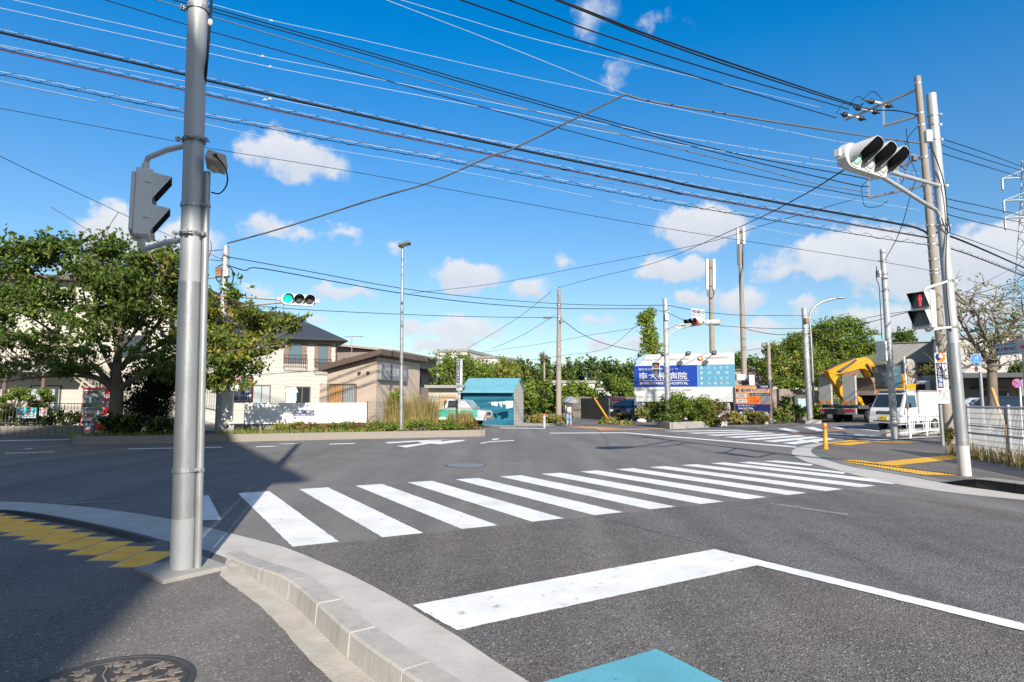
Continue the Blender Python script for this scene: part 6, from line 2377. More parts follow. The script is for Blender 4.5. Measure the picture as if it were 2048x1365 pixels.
mb.box(W(1480, 755, 40.3) - B, (.55, .35, .38)); mb.box(W(1502, 762, 40.3) - B, (.35, .35, .75))
mb.build('equipment_box', 'white_plastic', t, .02)
mb = MB()
for k in range(7):
    mb.tube(bend_pts([W(1476 + 3 * k, 763, 40.1) - B, W(1480 + 3 * k, 769, 40) - B, W(1484 + 2 * k, 766, 40.1) - B]), .03, 5)
mb.build('cable', 'cable_black', t)
B = W(1541, 840, 38); B.z = .05
pole('post', 'dark mossy grey post right of the clinic board', 'post', B, W(1537, 690, 38), [('lower_tube', 0, .55, .15, .14, 'steel_dark'), ('upper_tube', .55, 1, .12, .10, 'pole_concrete')], n=14)
# ---- right far signal pole and lamp
B = G(1620, 844, .1)
t, d = pole('signal_pole', 'silver pole with a small red-backed lamp box, left of the excavator ramps', 'pole', B, W(1608, 617, B.y), [('lower_tube', 0, .55, .19, .18, 'galvanised'), ('upper_tube', .55, 1, .17, .15, 'pole_pale')], n=16)
MB().box(W(1613, 641, B.y - .25) - B, (.2, .2, .3)).build('lamp_box', 'rust', t, .02)
mb = MB()
for py in (636, 662, 672, 690):
    bandp(t, W(1611, py, B.y) - B, d, .17, .07, 0, (1, 0, 0))
MB().box((0, 0, 0), (1.0, .9, .25)).build('footing', 'concrete', t)
B = G(1629, 842, .1)
B = W(1629, 835, 43); B.z = .05
top = W(1621, 650, 43)
t = thing('street_light', 'silver street light with a curved arm above the excavator', 'street light', B)
mb = MB()
pp = [Vector((0, 0, 0)), W(1624, 720, 43) - B, W(1621, 660, 43) - B, W(1618, 637, 43) - B, W(1623, 620, 43) - B, W(1636, 608, 43) - B, W(1655, 600, 43) - B, W(1672, 598, 43) - B]
mb.tube([pp[0]] + bend_pts(pp[1:], 3), .075, 12)
mb.build('shaft', 'galvanised', t)
mb = MB(); q = W(1681, 596.5, 43) - B
mb.sph(q, (.32, .16, .07), 0, 14, 8)
hd = mb.build('lamp_head', 'pole_pale', t)
# ---- pole at the guard rail
B = GP(1790, 878)
t, d = pole('signal_pole', 'silver pole at the guard rail, holding a white box and the backs of round signs', 'pole', B, W(1765, 499, B.y), [('lower_tube', 0, .52, .125, .12, 'galvanised'), ('upper_tube', .52, 1, .115, .10, 'pole_pale')], n=18)
mb = MB()
for py in (522, 547, 582, 600, 682, 727):
    p = W(1765 + (py - 499) * .066, py, B.y) - B
    bandp(t, p, d, .115, .06, 0, (-1, 0, 0))
MB().box(W(1757, 548, B.y) - B, (.14, .14, .26)).build('junction_box', 'white_plastic', t, .01)
mb = MB(); mb.box(W(1766, 703, B.y + .1) - B, (L(19, B.y), .3, L(40, B.y))); mb.build('control_cabinet', 'white_plastic', t, .015)
mb = MB(); mb.tube(bend_pts([W(1753, 533, B.y) - B, W(1752, 560, B.y) - B, W(1758, 568, B.y) - B, W(1760, 600, B.y) - B, W(1764, 680, B.y) - B]), .014, 5); mb.build('cable', 'cable_black', t)
B2 = GP(1820, 878)
t, d = pole('sign_post', 'white post with the grey backs of a round sign and two plates', 'sign', B2, W(1808, 714, B2.y), [('post', 0, 1, .035, .033, 'white_paint')], n=12)
mb = MB()
q = W(1819, 729, B2.y + .1) - B2
mb.lathe(q, (0, 1, 0), [(0, .001), (0, .21), (.02, .21), (.02, .001)], 28, 0, False)
mb.build('round_sign', 'concrete', t)
mb = MB()
mb.box(W(1822, 744, B2.y + .12) - B2, (.3, .02, .12)); mb.box(W(1825, 759, B2.y + .12) - B2, (.36, .02, .34))
mb.build('plate', 'concrete', t)
# ---- bollards
B = GP(1651.5, 898.5)
t = thing('bollard', 'orange-yellow bollard on the right pavement corner', 'bollard', B)
mb = MB(); mb.lathe((0, 0, 0), (0, 0, 1), [(0, .085), (.012, .085), (.014, .062), (.50, .060)], 20); mb.build('post', 'bollard_yellow', t)
mb = MB(); mb.lathe((0, 0, 0), (0, 0, 1), [(.50, .061), (.545, .061)], 20); mb.build('green_band', 'bollard_green', t)
mb = MB(); mb.lathe((0, 0, 0), (0, 0, 1), [(.545, .060), (.575, .060)], 20); mb.build('gap_band', 'bollard_yellow', t)
mb = MB(); mb.lathe((0, 0, 0), (0, 0, 1), [(.575, .061), (.66, .061)], 20); mb.build('red_band', 'bollard_red', t)
mb = MB(); mb.lathe((0, 0, 0), (0, 0, 1), [(.66, .060), (.735, .058), (.755, .035), (.757, .001)], 20); mb.build('cap', 'bollard_yellow', t)
B = G(1088.5, 856)
t = thing('bollard', 'grey bollard with a red cap at the far kerb', 'bollard', B)
MB().lathe((0, 0, 0), (0, 0, 1), [(0, .07), (.62, .065)], 14).build('post', 'pole_grey', t)
MB().lathe((0, 0, 0), (0, 0, 1), [(.62, .068), (.70, .066), (.71, .001)], 14).build('cap', 'sign_red', t)
MB().lathe((0, 0, 0), (0, 0, 1), [(.52, .069), (.57, .069)], 14).build('white_band', 'sign_white', t)
B = W(184, 873, 20.6); B.z = .25
t = thing('bollard', 'dark grey bollard with a white band by the red vending machine', 'bollard', B)
MB().lathe((0, 0, -.1), (0, 0, 1), [(0, .07), (.5, .065)], 14).build('post', 'sign_grey', t)
MB().lathe((0, 0, -.1), (0, 0, 1), [(.41, .069), (.455, .069)], 14).build('white_band', 'sign_white', t)
MB().lathe((0, 0, -.1), (0, 0, 1), [(.50, .068), (.60, .060), (.61, .001)], 14).build('cap', 'rust', t)
# ---- white guard rail
a, b = GP(1785, 878), GP(1884, 868)
u = b - a; ln_ = u.length
t = thing('guard_rail', 'white tubular guard rail behind the pale pole at the kerb', 'railing', a, math.atan2(u.y, u.x))
mb = MB()
hR = .82
for z in (hR, .18):
    mb.tube([(0, 0, z), (ln_, 0, z)], .028, 8)
mb.build('rail', 'white_paint', t)
for k in range(4):
    x = ln_ * k / 3
    MB().tube([(x, 0, -.1), (x, 0, hR)], .036, 10).build('post', 'white_paint', t)
mb = MB()
for k in range(3):
    x0, x1 = ln_ * k / 3, ln_ * (k + 1) / 3
    for f in (.18, .30, .74, .86):
        mb.tube([(x0 + (x1 - x0) * f, 0, .82), (x0 + (x1 - x0) * (f + (.1 if f < .5 else -.1) * -1), 0, .18)], .016, 6)
    mb.tube([(x0 + .1, 0, .5), (x1 - .1, 0, .5)], .016, 6)
mb.build('brace', 'white_paint', t)
# ---- white mesh fence at the right
a, b = GP(1938, 898), GP(2048, 913)
a = W(1933, 892, 16.2); b = W(2052, 912, 13.6)
u = Vector((b.x - a.x, b.y - a.y, 0)).normalized()
z0 = pz(a.x, a.y)
fo = Vector((a.x, a.y, .03))
t = thing('mesh_fence', 'white mesh fence with grey posts along the right edge', 'fence', fo, math.atan2(u.y, u.x))
Ln, H_ = 9.5, 1.26
mb = MB()
for k in range(int(Ln / .055)):
    x = .055 * k
    mb.box((x, 0, .66), (.006, .013, 1.20))
for k in range(10):
    z = .08 + k * .13
    mb.box((Ln / 2, .018, z), (Ln, .007, .008))
mb.build('mesh_panel', 'pole_pale', t)
mb = MB()
for z in (H_, .62, .8):
    mb.tube([(0, .01, z), (Ln, .01, z)], .022 if z == H_ else .014, 8)
mb.build('rail', 'white_paint', t)
for k in range(6):
    MB().cyl((.12 + 1.9 * k, .03, -.1), (.12 + 1.9 * k, .03, H_ + .06), .04, None, 12).build('post', 'pole_pale', t)
# ---- round blue sign, no stopping sign, direction sign
B = W(1967, 840, 18.5); B.z = .02
t, d = pole('road_sign', 'round blue shared-path sign with a small white plate on a grey post', 'road sign', B, W(1958, 707, 18.5), [('post', 0, 1, .045, .042, 'galvanised')], n=12)
q = W(1952, 719, 18.35) - B
mb = MB(); mb.lathe(q, (-.1, -1, 0), [(0, .001), (0, L(11, 18.4)), (.008, L(11, 18.4)), (.008, .001)], 32, 0, False); dsk = mb.build('disc', 'sign_white', t)
mb = MB(); mb.lathe(q + Vector((0, -.009, 0)), (-.1, -1, 0), [(0, .001), (0, L(10.4, 18.4)), (.004, L(10.4, 18.4)), (.004, .001)], 32, 0, False); mb.build('blue_face', 'sign_roundblue', dsk)
mb = MB(); man(mb, .13, True, 0, q.y - .017, q.z + .05, q.x + .03); man(mb, .09, True, 0, q.y - .017, q.z + .03, q.x - .035)
for s in (-.05, .04):
    mb.lathe((q.x + s, q.y - .017, q.z - .075), (0, -1, 0), [(0, .028), (.002, .028), (.002, .021), (0, .021)], 14, 0, False)
mb.build('figures', 'sign_white', dsk)
q = W(1952, 738, 18.35) - B
mb = MB(); mb.box(q, (L(20, 18.35), .015, L(11, 18.35))); pl_ = mb.build('plate', 'sign_white', t)
text(pl_, '自転車通行可', L(17, 18.35), L(5, 18.35), q + Vector((0, -.01, .0)), 'sign_red', bold=.02)
B = W(2043, 840, 20.); B.z = .02
t, d = pole('road_sign', 'small round no-stopping sign in red and blue on a white post', 'road sign', B, W(2039, 762, 20.), [('post', 0, 1, .03, .03, 'white_paint')], n=10)
q = W(2034, 767, 19.9) - B; r_ = L(9, 19.9)
mb = MB(); mb.lathe(q, (-.15, -1, 0), [(0, .001), (0, r_), (.008, r_), (.008, .001)], 28, 0, False); dsk = mb.build('disc', 'sign_red', t)
mb = MB(); mb.lathe(q + Vector((0, -.009, 0)), (-.15, -1, 0), [(0, .001), (0, r_ * .78), (.004, r_ * .78), (.004, .001)], 28, 0, False); mb.build('blue_face', 'sign_roundblue', dsk)
mb = MB(); bar(mb, q + Vector((-r_ * .6, -.018, r_ * .55)), q + Vector((r_ * .6, -.018, -r_ * .55)), .02); bar(mb, q + Vector((-r_ * .6, -.020, -r_ * .55)), q + Vector((r_ * .6, -.020, r_ * .55)), .02); mb.build('red_cross', 'sign_red', dsk)
B = W(2052, 840, 17.); B.z = .02
t, d = pole('direction_sign', 'wide pale hospital direction sign with a red arrow at the right edge', 'sign', B, W(2047, 670, 17.), [('post', 0, 1, .05, .05, 'galvanised')], n=12)
pl, pr = W(1991, 699, 17.4), W(2078, 693, 16.2)
w = (pr - pl).length; h = L(25, 17)
c = (pl + pr) / 2 - B
mb = MB(); mb.box((0, 0, 0), (w, .03, h)); pn = mb.build('panel', 'sign_white', t)
pn.location = c; pn.rotation_euler = (0, -R(1.5), math.atan2(pr.y - pl.y, pr.x - pl.x))
text(pn, '南大和病院', w * .5, h * .36, (-w * .23, -.018, -h * .02), 'sign_navy', bold=.02)
text(pn, 'Minami Yamato Hospital', w * .5, h * .14, (-w * .23, -.018, -h * .36), 'sign_navy', bold=.01)
text(pn, '医療法人社団 宏実会', w * .46, h * .13, (-w * .23, -.018, h * .36), 'sign_navy', bold=.01)
text(pn, '救急指定病院', w * .22, h * .14, (w * .33, -.018, h * .36), 'sign_navy', bold=.01)
text(pn, '入口 100m', w * .22, h * .14, (w * .33, -.018, -h * .36), 'sign_navy', bold=.01)
mb = MB(); mb.poly([(w * x, -.018, h * z) for x, z in ((.09, .02), (.16, .22), (.16, .10), (.24, .10), (.24, -.06), (.16, -.06), (.16, -.18))]); mb.build('arrow', 'sign_red', pn)
# notice board behind the far right pole
p = W(1607, 820, 42)
t = thing('notice_board', 'dark framed notice board with a pale blank face, left of the excavator ramps', 'notice board', (p.x, p.y, 0), R(-4))
w, h = L(33, 42), L(36, 42)
z1 = W(1607, 790, 42).z
MB().box((0, .03, z1 - h / 2), (w, .05, h)).build('frame', 'trim_dark', t)
MB().box((.08, -.003, z1 - h / 2 - .1), (w - .26, .02, h - .3)).build('face', 'sign_pale', t)
for x in (-w / 2 + .06, w / 2 - .06):
    MB().box((x, 0.0, z1 / 2), (.14, .14, z1)).build('post', 'trim_dark', t)
# yellow guy guard
a, b = W(1189, 797, 38), W(1223, 841, 36.5); b.z = 0
o = MB().cyl(b - b, a - b, .06, None, 10).build('guy_guard', 'bollard_yellow', None, 0, b)
tag(o, 'leaning yellow guy-wire sleeve beside the dark plank fence', 'guy guard')
# transmission tower
c = W(2089, 790, 125); c.z = 0
t = thing('transmission_tower', 'steel lattice transmission tower at the right picture edge', 'tower', c)
ht = W(2062, 320, 125).z
mb = MB()
def leg_w(z):
    return 4.2 * (1 - z / ht) ** 1.2 + .55
zs = [ht * k / 16 for k in range(17)]
for sx, sy in ((-1, -1), (1, -1), (1, 1), (-1, 1)):
    mb.tube([(sx * leg_w(z), sy * leg_w(z), z) for z in zs], .13, 4)
for z0_, z1_ in zip(zs, zs[1:]):
    a, b = leg_w(z0_), leg_w(z1_)
    for (p0, p1) in (((-1, -1), (1, -1)), ((1, -1), (1, 1)), ((1, 1), (-1, 1)), ((-1, 1), (-1, -1))):
        mb.tube([(p0[0] * a, p0[1] * a, z0_), (p1[0] * b, p1[1] * b, z1_)], .07, 4)
        mb.tube([(p1[0] * a, p1[1] * a, z0_), (p0[0] * b, p0[1] * b, z1_)], .07, 4)
mb.build('lattice', 'steel', t)
for k, py in enumerate((358, 402, 436)):
    z = W(2062, py, 125).z
    mb = MB()
    for s in (-1, 1):
        tip = Vector((s * 5.4, 0, z))
        for yy in (-.8, .8):
            mb.tube([(s * .6, yy, z + .1), tip], .09, 4); mb.tube([(s * .6, yy, z + 1.9), tip], .07, 4)
        for f in (.3, .6):
            mb.tube([(s * (.6 + 4.8 * f), 0, z), (s * (.6 + 4.8 * f), 0, z + 1.8 * (1 - f))], .05, 4)
        mb.lathe(tip + Vector((0, 0, -.1)), (0, 0, -1), [(0, .1)] + [(i * .3, .3 if i % 2 else .14) for i in range(1, 9)] + [(2.6, .05)], 8)
    mb.build('crossarm', 'steel', t)

# ------------------------------------------------------------------ vehicles
def wheel(t, x, y, r, w, rim='steel', n=20):
    s = 1 if y > 0 else -1
    mb = MB(); mb.lathe((x, y - s * w, r), (0, s, 0), [(0, r * .6), (0, r * .94), (w * .12, r), (w * .88, r), (w, r * .94), (w, r * .62), (w * .9, r * .6)], n)
    tw = mb.build('wheel', 'rubber', t)
    mb = MB(); mb.lathe((x, y - s * w, r), (0, s, 0), [(w * .86, r * .62), (w * .9, r * .56), (w * .72, r * .3), (w * .86, r * .16), (w * .88, .001)], n)
    mb.build('rim', rim, tw)
    return tw


def body(prof, wid, roofw=None, zt=None, zs=None):
    """side outline (x, z) pushed across; above zs the width narrows to roofw at zt"""
    n = len(prof)
    vs = []
    for s in (-1, 1):
        for x, z in prof:
            hw = wid / 2
            if roofw and z > zs:
                hw = hw + (roofw / 2 - hw) * min(1, (z - zs) / (zt - zs))
            vs.append((x, s * hw, z))
    fs = [tuple(range(n)), tuple(range(2 * n - 1, n - 1, -1))]
    fs += [(i, i + n, (i + 1) % n + n, (i + 1) % n) for i in range(n)]
    mb = MB()
    mb.add(vs, fs)
    return mb


def arch(x, r, z0=.0, k=8):
    """wheel arch points going from rear to front along the sill at height z0"""
    a0 = math.asin(max(-1, min(1, (z0 - .28) / r)))
    return [(x + r * math.cos(PI - a0 - (PI - 2 * a0) * i / k), .28 + r * math.sin(PI - a0 - (PI - 2 * a0) * i / k)) for i in range(k + 1)]


# --- kei truck with a white box
hd = Vector((-.87, -.49, 0)).normalized()
FR = G(1772, 862)
org = FR - hd * 1.45 + Vector((.38, .3, 0))
t = thing('kei_truck', 'small white box truck with a yellow number plate, waiting behind the guard rail', 'truck', (org.x, org.y, 0), math.atan2(hd.y, hd.x))
t.scale = (1.07,) * 3
prof = [(.28, .34)] + [(x, z) for x, z in arch(.80, .31, .34)] + [(1.62, .34), (1.68, .42), (1.69, .70), (1.62, .92), (1.52, 1.02), (1.12, 1.66), (.98, 1.75), (.28, 1.76)]
body(prof, 1.46, 1.24, 1.76, .98).build('cab', 'car_white', t, .035)
def panel(t, pts, m, name, parent=None, th=.012):
    mb = MB(); c = [Vector(p) for p in pts]
    n = (c[1] - c[0]).cross(c[2] - c[0]).normalized()
    k = len(c)
    mb.add(c + [p + n * th for p in c], [tuple(range(k)), tuple(range(2 * k - 1, k - 1, -1))] + [(i, (i + 1) % k, (i + 1) % k + k, i + k) for i in range(k)])
    return mb.build(name, m, parent or t)
panel(t, [(1.525, -.60, 1.06), (1.525, .60, 1.06), (1.165, .56, 1.62), (1.165, -.56, 1.62)], 'glass', 'windscreen')
for s in (-1, 1):
    q = [(.45, s * .715, 1.06), (1.40, s * .715, 1.06), (1.08, s * .655, 1.58), (.45, s * .655, 1.58)]
    panel(t, q if s < 0 else q[::-1], 'glass_blue', 'side_window')
    panel(t, [(.40, s * .735, .42), (1.44, s * .735, .42), (1.44, s * .735, 1.0), (.40, s * .735, 1.0)] if s < 0 else [(.40, s * .735, 1.0), (1.44, s * .735, 1.0), (1.44, s * .735, .42), (.40, s * .735, .42)], 'car_white', 'door', None, .006)
    MB().box((1.665, s * .56, .80), (.06, .26, .20)).build('headlight', 'headlamp', t, .02)
    mb = MB(); mb.box((1.30, s * .86, 1.12), (.08, .14, .2)); mb.tube([(1.36, s * .70, 1.04), (1.30, s * .82, 1.06)], .015, 5); mb.build('mirror', 'black', t)
    wheel(t, .80, s * .70, .27, .16)
    wheel(t, -1.05, s * .70, .27, .16)
MB().box((1.685, 0, .80), (.02, .82, .14)).build('grille', 'steel_dark', t)
mb = MB(); mb.box((1.69, 0, .46), (.14, 1.44, .26)); mb.build('bumper', 'car_white', t, .04)
MB().box((1.75, 0, .43), (.03, 1.0, .06)).build('bumper_slot', 'steel_dark', t)
pt = MB().box((1.772, -.05, .56), (.02, .34, .17)).build('number_plate', 'plate_yellow', t)
text(pt, '28-14', .26, .09, (1.784, -.05, .55), 'black', rz=PI / 2)
mb = MB(); mb.box((-1.0, 0, .52), (2.5, 1.36, .18)); mb.build('load_bed', 'car_white', t)
mb = MB(); mb.box((-1.02, 0, 1.18), (2.5, 1.44, 1.14)); mb.build('cargo_box', 'car_white', t, .015)
MB().box((-1.02, 0, 1.78), (2.56, 1.48, .06)).build('box_roof', 'wall_grey', t)
MB().box((-1.0, -.73, .60), (2.4, .02, .02)).build('side_trim', 'steel_dark', t)
mb = MB(); mb.box((.7, 0, 1.80), (.9, 1.2, .10)); mb.build('roof_visor', 'wall_grey', t, .02)

# --- old green and white pickup by the hut
FR = W(981, 848, 32.5)
t = thing('pickup_truck', 'old green and white pickup parked nose right before the teal shed', 'pickup truck', (FR.x - 1.85, FR.y + .35, 0), R(-14))
prof = [(-2.0, .38)] + arch(-1.15, .36, .38) + arch(1.0, .36, .38) + [(1.75, .38), (1.80, .62), (1.72, .86), (.95, .94), (.95, .95), (-2.0, .95)]
body(prof, 1.56).build('body', 'car_white', t, .03)
mb = MB()
for s in (-1, 1):
    mb.box((-.25, s * .785, .72), (3.4, .02, .36))
mb.build('green_side', 'car_green', t)
prof = [(-.35, .95), (1.15, .95), (.70, 1.40), (-.25, 1.44)]
body(prof, 1.50, 1.26, 1.44, .95).build('cab', 'car_white', t, .04)
for s in (-1, 1):
    q = [(-.18, s * .735, 1.0), (.50, s * .735, 1.0), (.36, s * .655, 1.36), (-.14, s * .655, 1.36)]
    panel(t, q if s < 0 else q[::-1], 'glass', 'side_window')
    wheel(t, -1.15, s * .74, .30, .17, 'wall_white')
    wheel(t, 1.0, s * .74, .30, .17, 'wall_white')
    MB().box((1.80, s * .58, .72), (.05, .22, .16)).build('headlight', 'headlamp', t, .015)
    MB().box((1.80, s * .58, .54), (.05, .22, .08)).build('indicator', 'lamp_amber', t, .01)
panel(t, [(1.11, -.66, 1.0), (1.11, .66, 1.0), (.74, .60, 1.38), (.74, -.60, 1.38)], 'glass_pale', 'windscreen')
MB().box((1.84, 0, .42), (.10, 1.5, .14)).build('bumper', 'steel', t, .03)
MB().box((1.81, 0, .70), (.03, .8, .14)).build('grille', 'steel_dark', t)
mb = MB()
for y in (-.6, -.2, .2, .6):
    mb.tube([(-1.9, y, .95), (-1.9, y, 1.5)], .02, 5)
mb.tube([(-1.9, -.7, 1.5), (-1.9, .7, 1.5)], .02, 5)
mb.build('ladder_rack', 'steel_dark', t)

# --- ordinary cars
def car(label, loc, h, m, scale=1., plate=None, cat='car', group=None):
    t = thing('parked_car', label, cat, (loc.x, loc.y, loc.z), math.atan2(h[1], h[0]), group)
    t.scale = (scale,) * 3
    prof = [(-1.68, .26)] + arch(-1.15, .35, .26) + arch(1.18, .35, .26) + [(1.72, .28), (1.78, .50), (1.70, .80), (1.05, .98), (.52, 1.42), (.1, 1.54), (-1.10, 1.55), (-1.55, 1.30), (-1.70, .95), (-1.74, .5)]
    body(prof, 1.62, 1.22, 1.55, .95).build('body', m, t, .05)
    panel(t, [(1.06, -.66, 1.01), (1.06, .66, 1.01), (.54, .57, 1.43), (.54, -.57, 1.43)], 'glass_blue', 'windscreen')
    panel(t, [(-1.60, .60, 1.02), (-1.60, -.60, 1.02), (-1.40, -.56, 1.42), (-1.40, .56, 1.42)], 'glass', 'rear_window')
    for s in (-1, 1):
        q = [(-1.15, s * .80, 1.0), (.85, s * .80, 1.0), (.42, s * .655, 1.42), (-1.02, s * .655, 1.45)]
        panel(t, q if s < 0 else q[::-1], 'glass', 'side_window')
        wheel(t, -1.15, s * .80, .29, .18)
        wheel(t, 1.18, s * .80, .29, .18)
        mb = MB(); mb.box((1.64, s * .58, .72), (.20, .34, .15), -s * .35); mb.build('headlight', 'headlamp', t, .03)
        MB().box((-1.70, s * .66, .92), (.08, .16, .3)).build('tail_light', 'lamp_red', t, .02)
        MB().sph((.82, s * .90, 1.02), (.08, .11, .08)).build('mirror', m, t)
    MB().box((1.765, 0, .42), (.04, 1.1, .16)).build('grille', 'black', t, .01)
    if plate:
        p = MB().box((1.79, 0, .50), (.02, .34, .17)).build('number_plate', plate, t)
    return t


p = W(1247, 842, 44)
car('black car with a yellow plate facing the road, under the billboard', Vector((p.x + .5, p.y + 1.4, -.05)), Vector((-.45, -.9)), 'car_black', 1.0, 'plate_yellow')
p = W(1300, 840, 47)
car('dark blue car half hidden behind the billboard post and weeds', Vector((p.x, p.y + 1.2, 0)), Vector((-.5, -.86)), 'car_navy', 1.)
p = W(1958, 820, 27)
car('dark blue car parked below the carport, nearest the corner pole', Vector((p.x + .9, p.y, .02)), Vector((.86, -.5)), 'car_silver', 1.)
p = W(2032, 820, 26.)
car('black car parked at the far right edge below the carport', Vector((p.x + .2, p.y, .02)), Vector((.86, -.5)), 'car_black', 1.05)

# --- carrier lorry with raised ramps, and the excavator riding on it
hv = Vector((.50, .86, 0)).normalized()                 # the lorry drives away from us to the right
RE = G(1676, 846, 0)
o = Vector((RE.x + .1, RE.y, 0))
rz = math.atan2(hv.y, hv.x)
hv2 = Vector((.85, .527, 0)).normalized()
rz = math.atan2(hv2.y, hv2.x)
t = thing('carrier_truck', 'low-loader lorry seen from behind with two pale ramps folded upright', 'truck', o, rz)
mb = MB(); mb.box((4.6, 0, 1.0), (9.0, 2.46, .22)); mb.build('load_bed', 'steel_dark', t, .02)
mb = MB(); mb.box((3.6, 0, .72), (9.0, .9, .34)); mb.build('chassis', 'black', t)
mb = MB(); mb.box((10.4, 0, 1.7), (2.2, 2.4, 2.3)); cb = mb.build('cab', 'car_white', t, .08)
MB().box((9.28, 0, 2.2), (.03, 1.8, .8)).build('rear_window', 'glass', cb)
for s in (-1, 1):
    zt = W(1660, 753, o.y).z
    mb = MB()
    mb.box((-.06, s * .80, 1.15 + (zt - 1.15) / 2), (.16, .84, zt - 1.15))
    rp_ = mb.build('ramp', 'ramp_steel', t, .01)
    MB().prism([(-.14, zt + .003), (.02, zt + .003), (.45, zt + .30), (.30, zt + .32)], s * .80 - .42, s * .80 + .42).build('ramp_tip', 'rust', rp_)
    MB().box((-.145, s * .80 - .40, 1.15 + (zt - 1.15) / 2), (.012, .04, zt - 1.2)).build('edge_strip', 'white_paint', rp_)
    for k in (-1, 1):
        q = MB(); q.box((-.148, s * .80 + k * .23, 1.32), (.014, .26, .2)); q.build('reflector', 'lamp_amber', rp_)
    mb = MB(); mb.box((-.10, s * .76, .80), (.12, .86, .28)); mb.build('tail_lamp_row', 'ramp_steel', t)
    mb = MB()
    for k in range(4):
        mb.box((-.17, s * .76 + (k - 1.5) * .19, .80), (.03, .16, .15))
    mb.build('tail_light', 'lamp_red', t)
    wheel(t, 1.6, s * 1.18, .42, .28)
    wheel(t, 2.75, s * 1.18, .42, .28)
    wheel(t, 8.8, s * 1.18, .45, .28)
    mb = MB(); mb.box((4.6, s * 1.16, .70), (4.6, .05, .45)); mb.build('side_guard', 'steel', t)
MB().box((-.12, 0, .82), (.05, .44, .22)).build('number_plate', 'plate_green', t)
MB().box((-.08, 0, .60), (.14, 2.4, .12)).build('bumper', 'steel', t, .01)
# excavator: upper body at the front of the deck, arm folded back over the tail
ex = thing('excavator', 'yellow excavator with its arm bent back, carried on the low-loader', 'excavator', o + Vector((hv2.x * 5.0, hv2.y * 5.0, 1.11)), rz)
for s in (-1, 1):
    mb = MB()
    prof = [(-1.55, .28), (-1.45, .06), (-1.25, 0), (1.25, 0), (1.45, .06), (1.55, .28), (1.45, .56), (1.2, .64), (-1.2, .64), (-1.45, .56)]
    mb.prism(prof, s * 1.0 - .24, s * 1.0 + .24)
    for k in range(26):
        x = -1.4 + 2.8 * k / 25
        mb.box((x, s * 1.0, .66), (.05, .5, .05)); mb.box((x, s * 1.0, -.015), (.05, .5, .03))
    tr = mb.build('track', 'steel_dark', ex)
    mb = MB()
    for k in range(5):
        mb.cyl((-1.0 + .5 * k, s * 1.25, .2), (-1.0 + .5 * k, s * .76, .2), .15, None, 10)
    mb.build('roller', 'excavator_yellow', tr)
mb = MB(); mb.cyl((0, 0, .55), (0, 0, .80), .55, None, 20); mb.build('slew_ring', 'steel_dark', ex)
mb = MB(); mb.box((.55, 0, .98), (3.1, 2.3, .34)); mb.build('deck', 'excavator_yellow', ex, .03)
mb = MB(); mb.box((1.55, 0, 1.55), (1.2, 2.3, .85)); mb.build('engine_hood', 'excavator_yellow', ex, .06)
mb = MB(); mb.prism([(1.9, .9), (2.35, 1.05), (2.45, 1.6), (2.2, 2.2), (1.7, 2.05), (1.7, .9)], -1.2, 1.2); mb.build('counterweight', 'excavator_yellow', ex, .05)
# the cab stands on the right hand side seen from behind
cy = -.62
mb = MB(); prof = [(-1.05, 1.16), (.72, 1.16), (.72, 2.72), (-.70, 2.72), (-.98, 2.2)]
mb.prism(prof, cy - .5, cy + .5); cb = mb.build('cab', 'steel_dark', ex, .04)
panel(ex, [(-1.055, cy + .42, 1.3), (-1.055, cy - .42, 1.3), (-.985, cy - .42, 2.18), (-.985, cy + .42, 2.18)], 'glass_blue', 'cab_window', cb)
panel(ex, [(-.975, cy + .42, 2.24), (-.975, cy - .42, 2.24), (-.72, cy - .42, 2.66), (-.72, cy + .42, 2.66)], 'glass', 'cab_window', cb)
panel(ex, [(-.85, cy - .505, 1.3), (.6, cy - .505, 1.3), (.6, cy - .505, 2.6), (-.66, cy - .505, 2.6)], 'glass_blue', 'cab_window', cb)
mb = MB()
for k in range(8):
    mb.box((-1.12, cy - .42 + .12 * k, 1.8), (.02, .018, 1.15))
for k in range(9):
    mb.box((-1.12, cy, 1.28 + .13 * k), (.02, .88, .018))
mb.build('front_guard', 'steel_dark', cb)
mb = MB()
for k in range(6):
    mb.box((-.2, cy - .4 + .16 * k, 2.80), (1.4, .03, .06))
mb.build('roof_guard', 'steel_dark', cb)
# boom: local x forward is the lorry's travel, the arm reaches back (-x)
by = .30
def P3(px, py, k=0.):
    """point in excavator space for a picture position, in the plane of the boom"""
    inv = Matrix.Rotation(-rz, 3, 'Z')
    dv = ray(px, py)
    nrm = Vector((-hv2.y, hv2.x, 0))
    p0 = ex.location + nrm * by
    s = (p0 - Vector((0, 0, EYE))).dot(nrm) / dv.dot(nrm)
    return inv @ (Vector((0, 0, EYE)) + dv * s - ex.location)
def C3(x, y):                       # enlarged-view position -> excavator space (x, z)
    q = P3(1640 + x / 7.585, 700 + y / 7.585)
    return (q.x, q.z)
def plate(mbx, outline, y0, y1):
    mbx.prism(outline, y0, y1)
mb = MB()
plate(mb, [C3(x, y) for x, y in ((95, 318), (300, 225), (500, 140), (640, 116), (705, 130), (775, 215), (800, 330), (780, 470), (745, 470), (720, 400), (690, 330), (640, 292), (560, 290), (400, 335), (230, 378), (120, 365))], by - .20, by + .20)
mb.build('boom', 'excavator_yellow', ex, .03)
mb = MB()
plate(mb, [C3(x, y) for x, y in ((85, 315), (150, 318), (230, 400), (300, 520), (330, 640), (420, 760), (380, 800), (290, 700), (250, 590), (130, 430))], by - .16, by + .16)
mb.build('stick', 'excavator_yellow', ex, .03)
mb = MB()
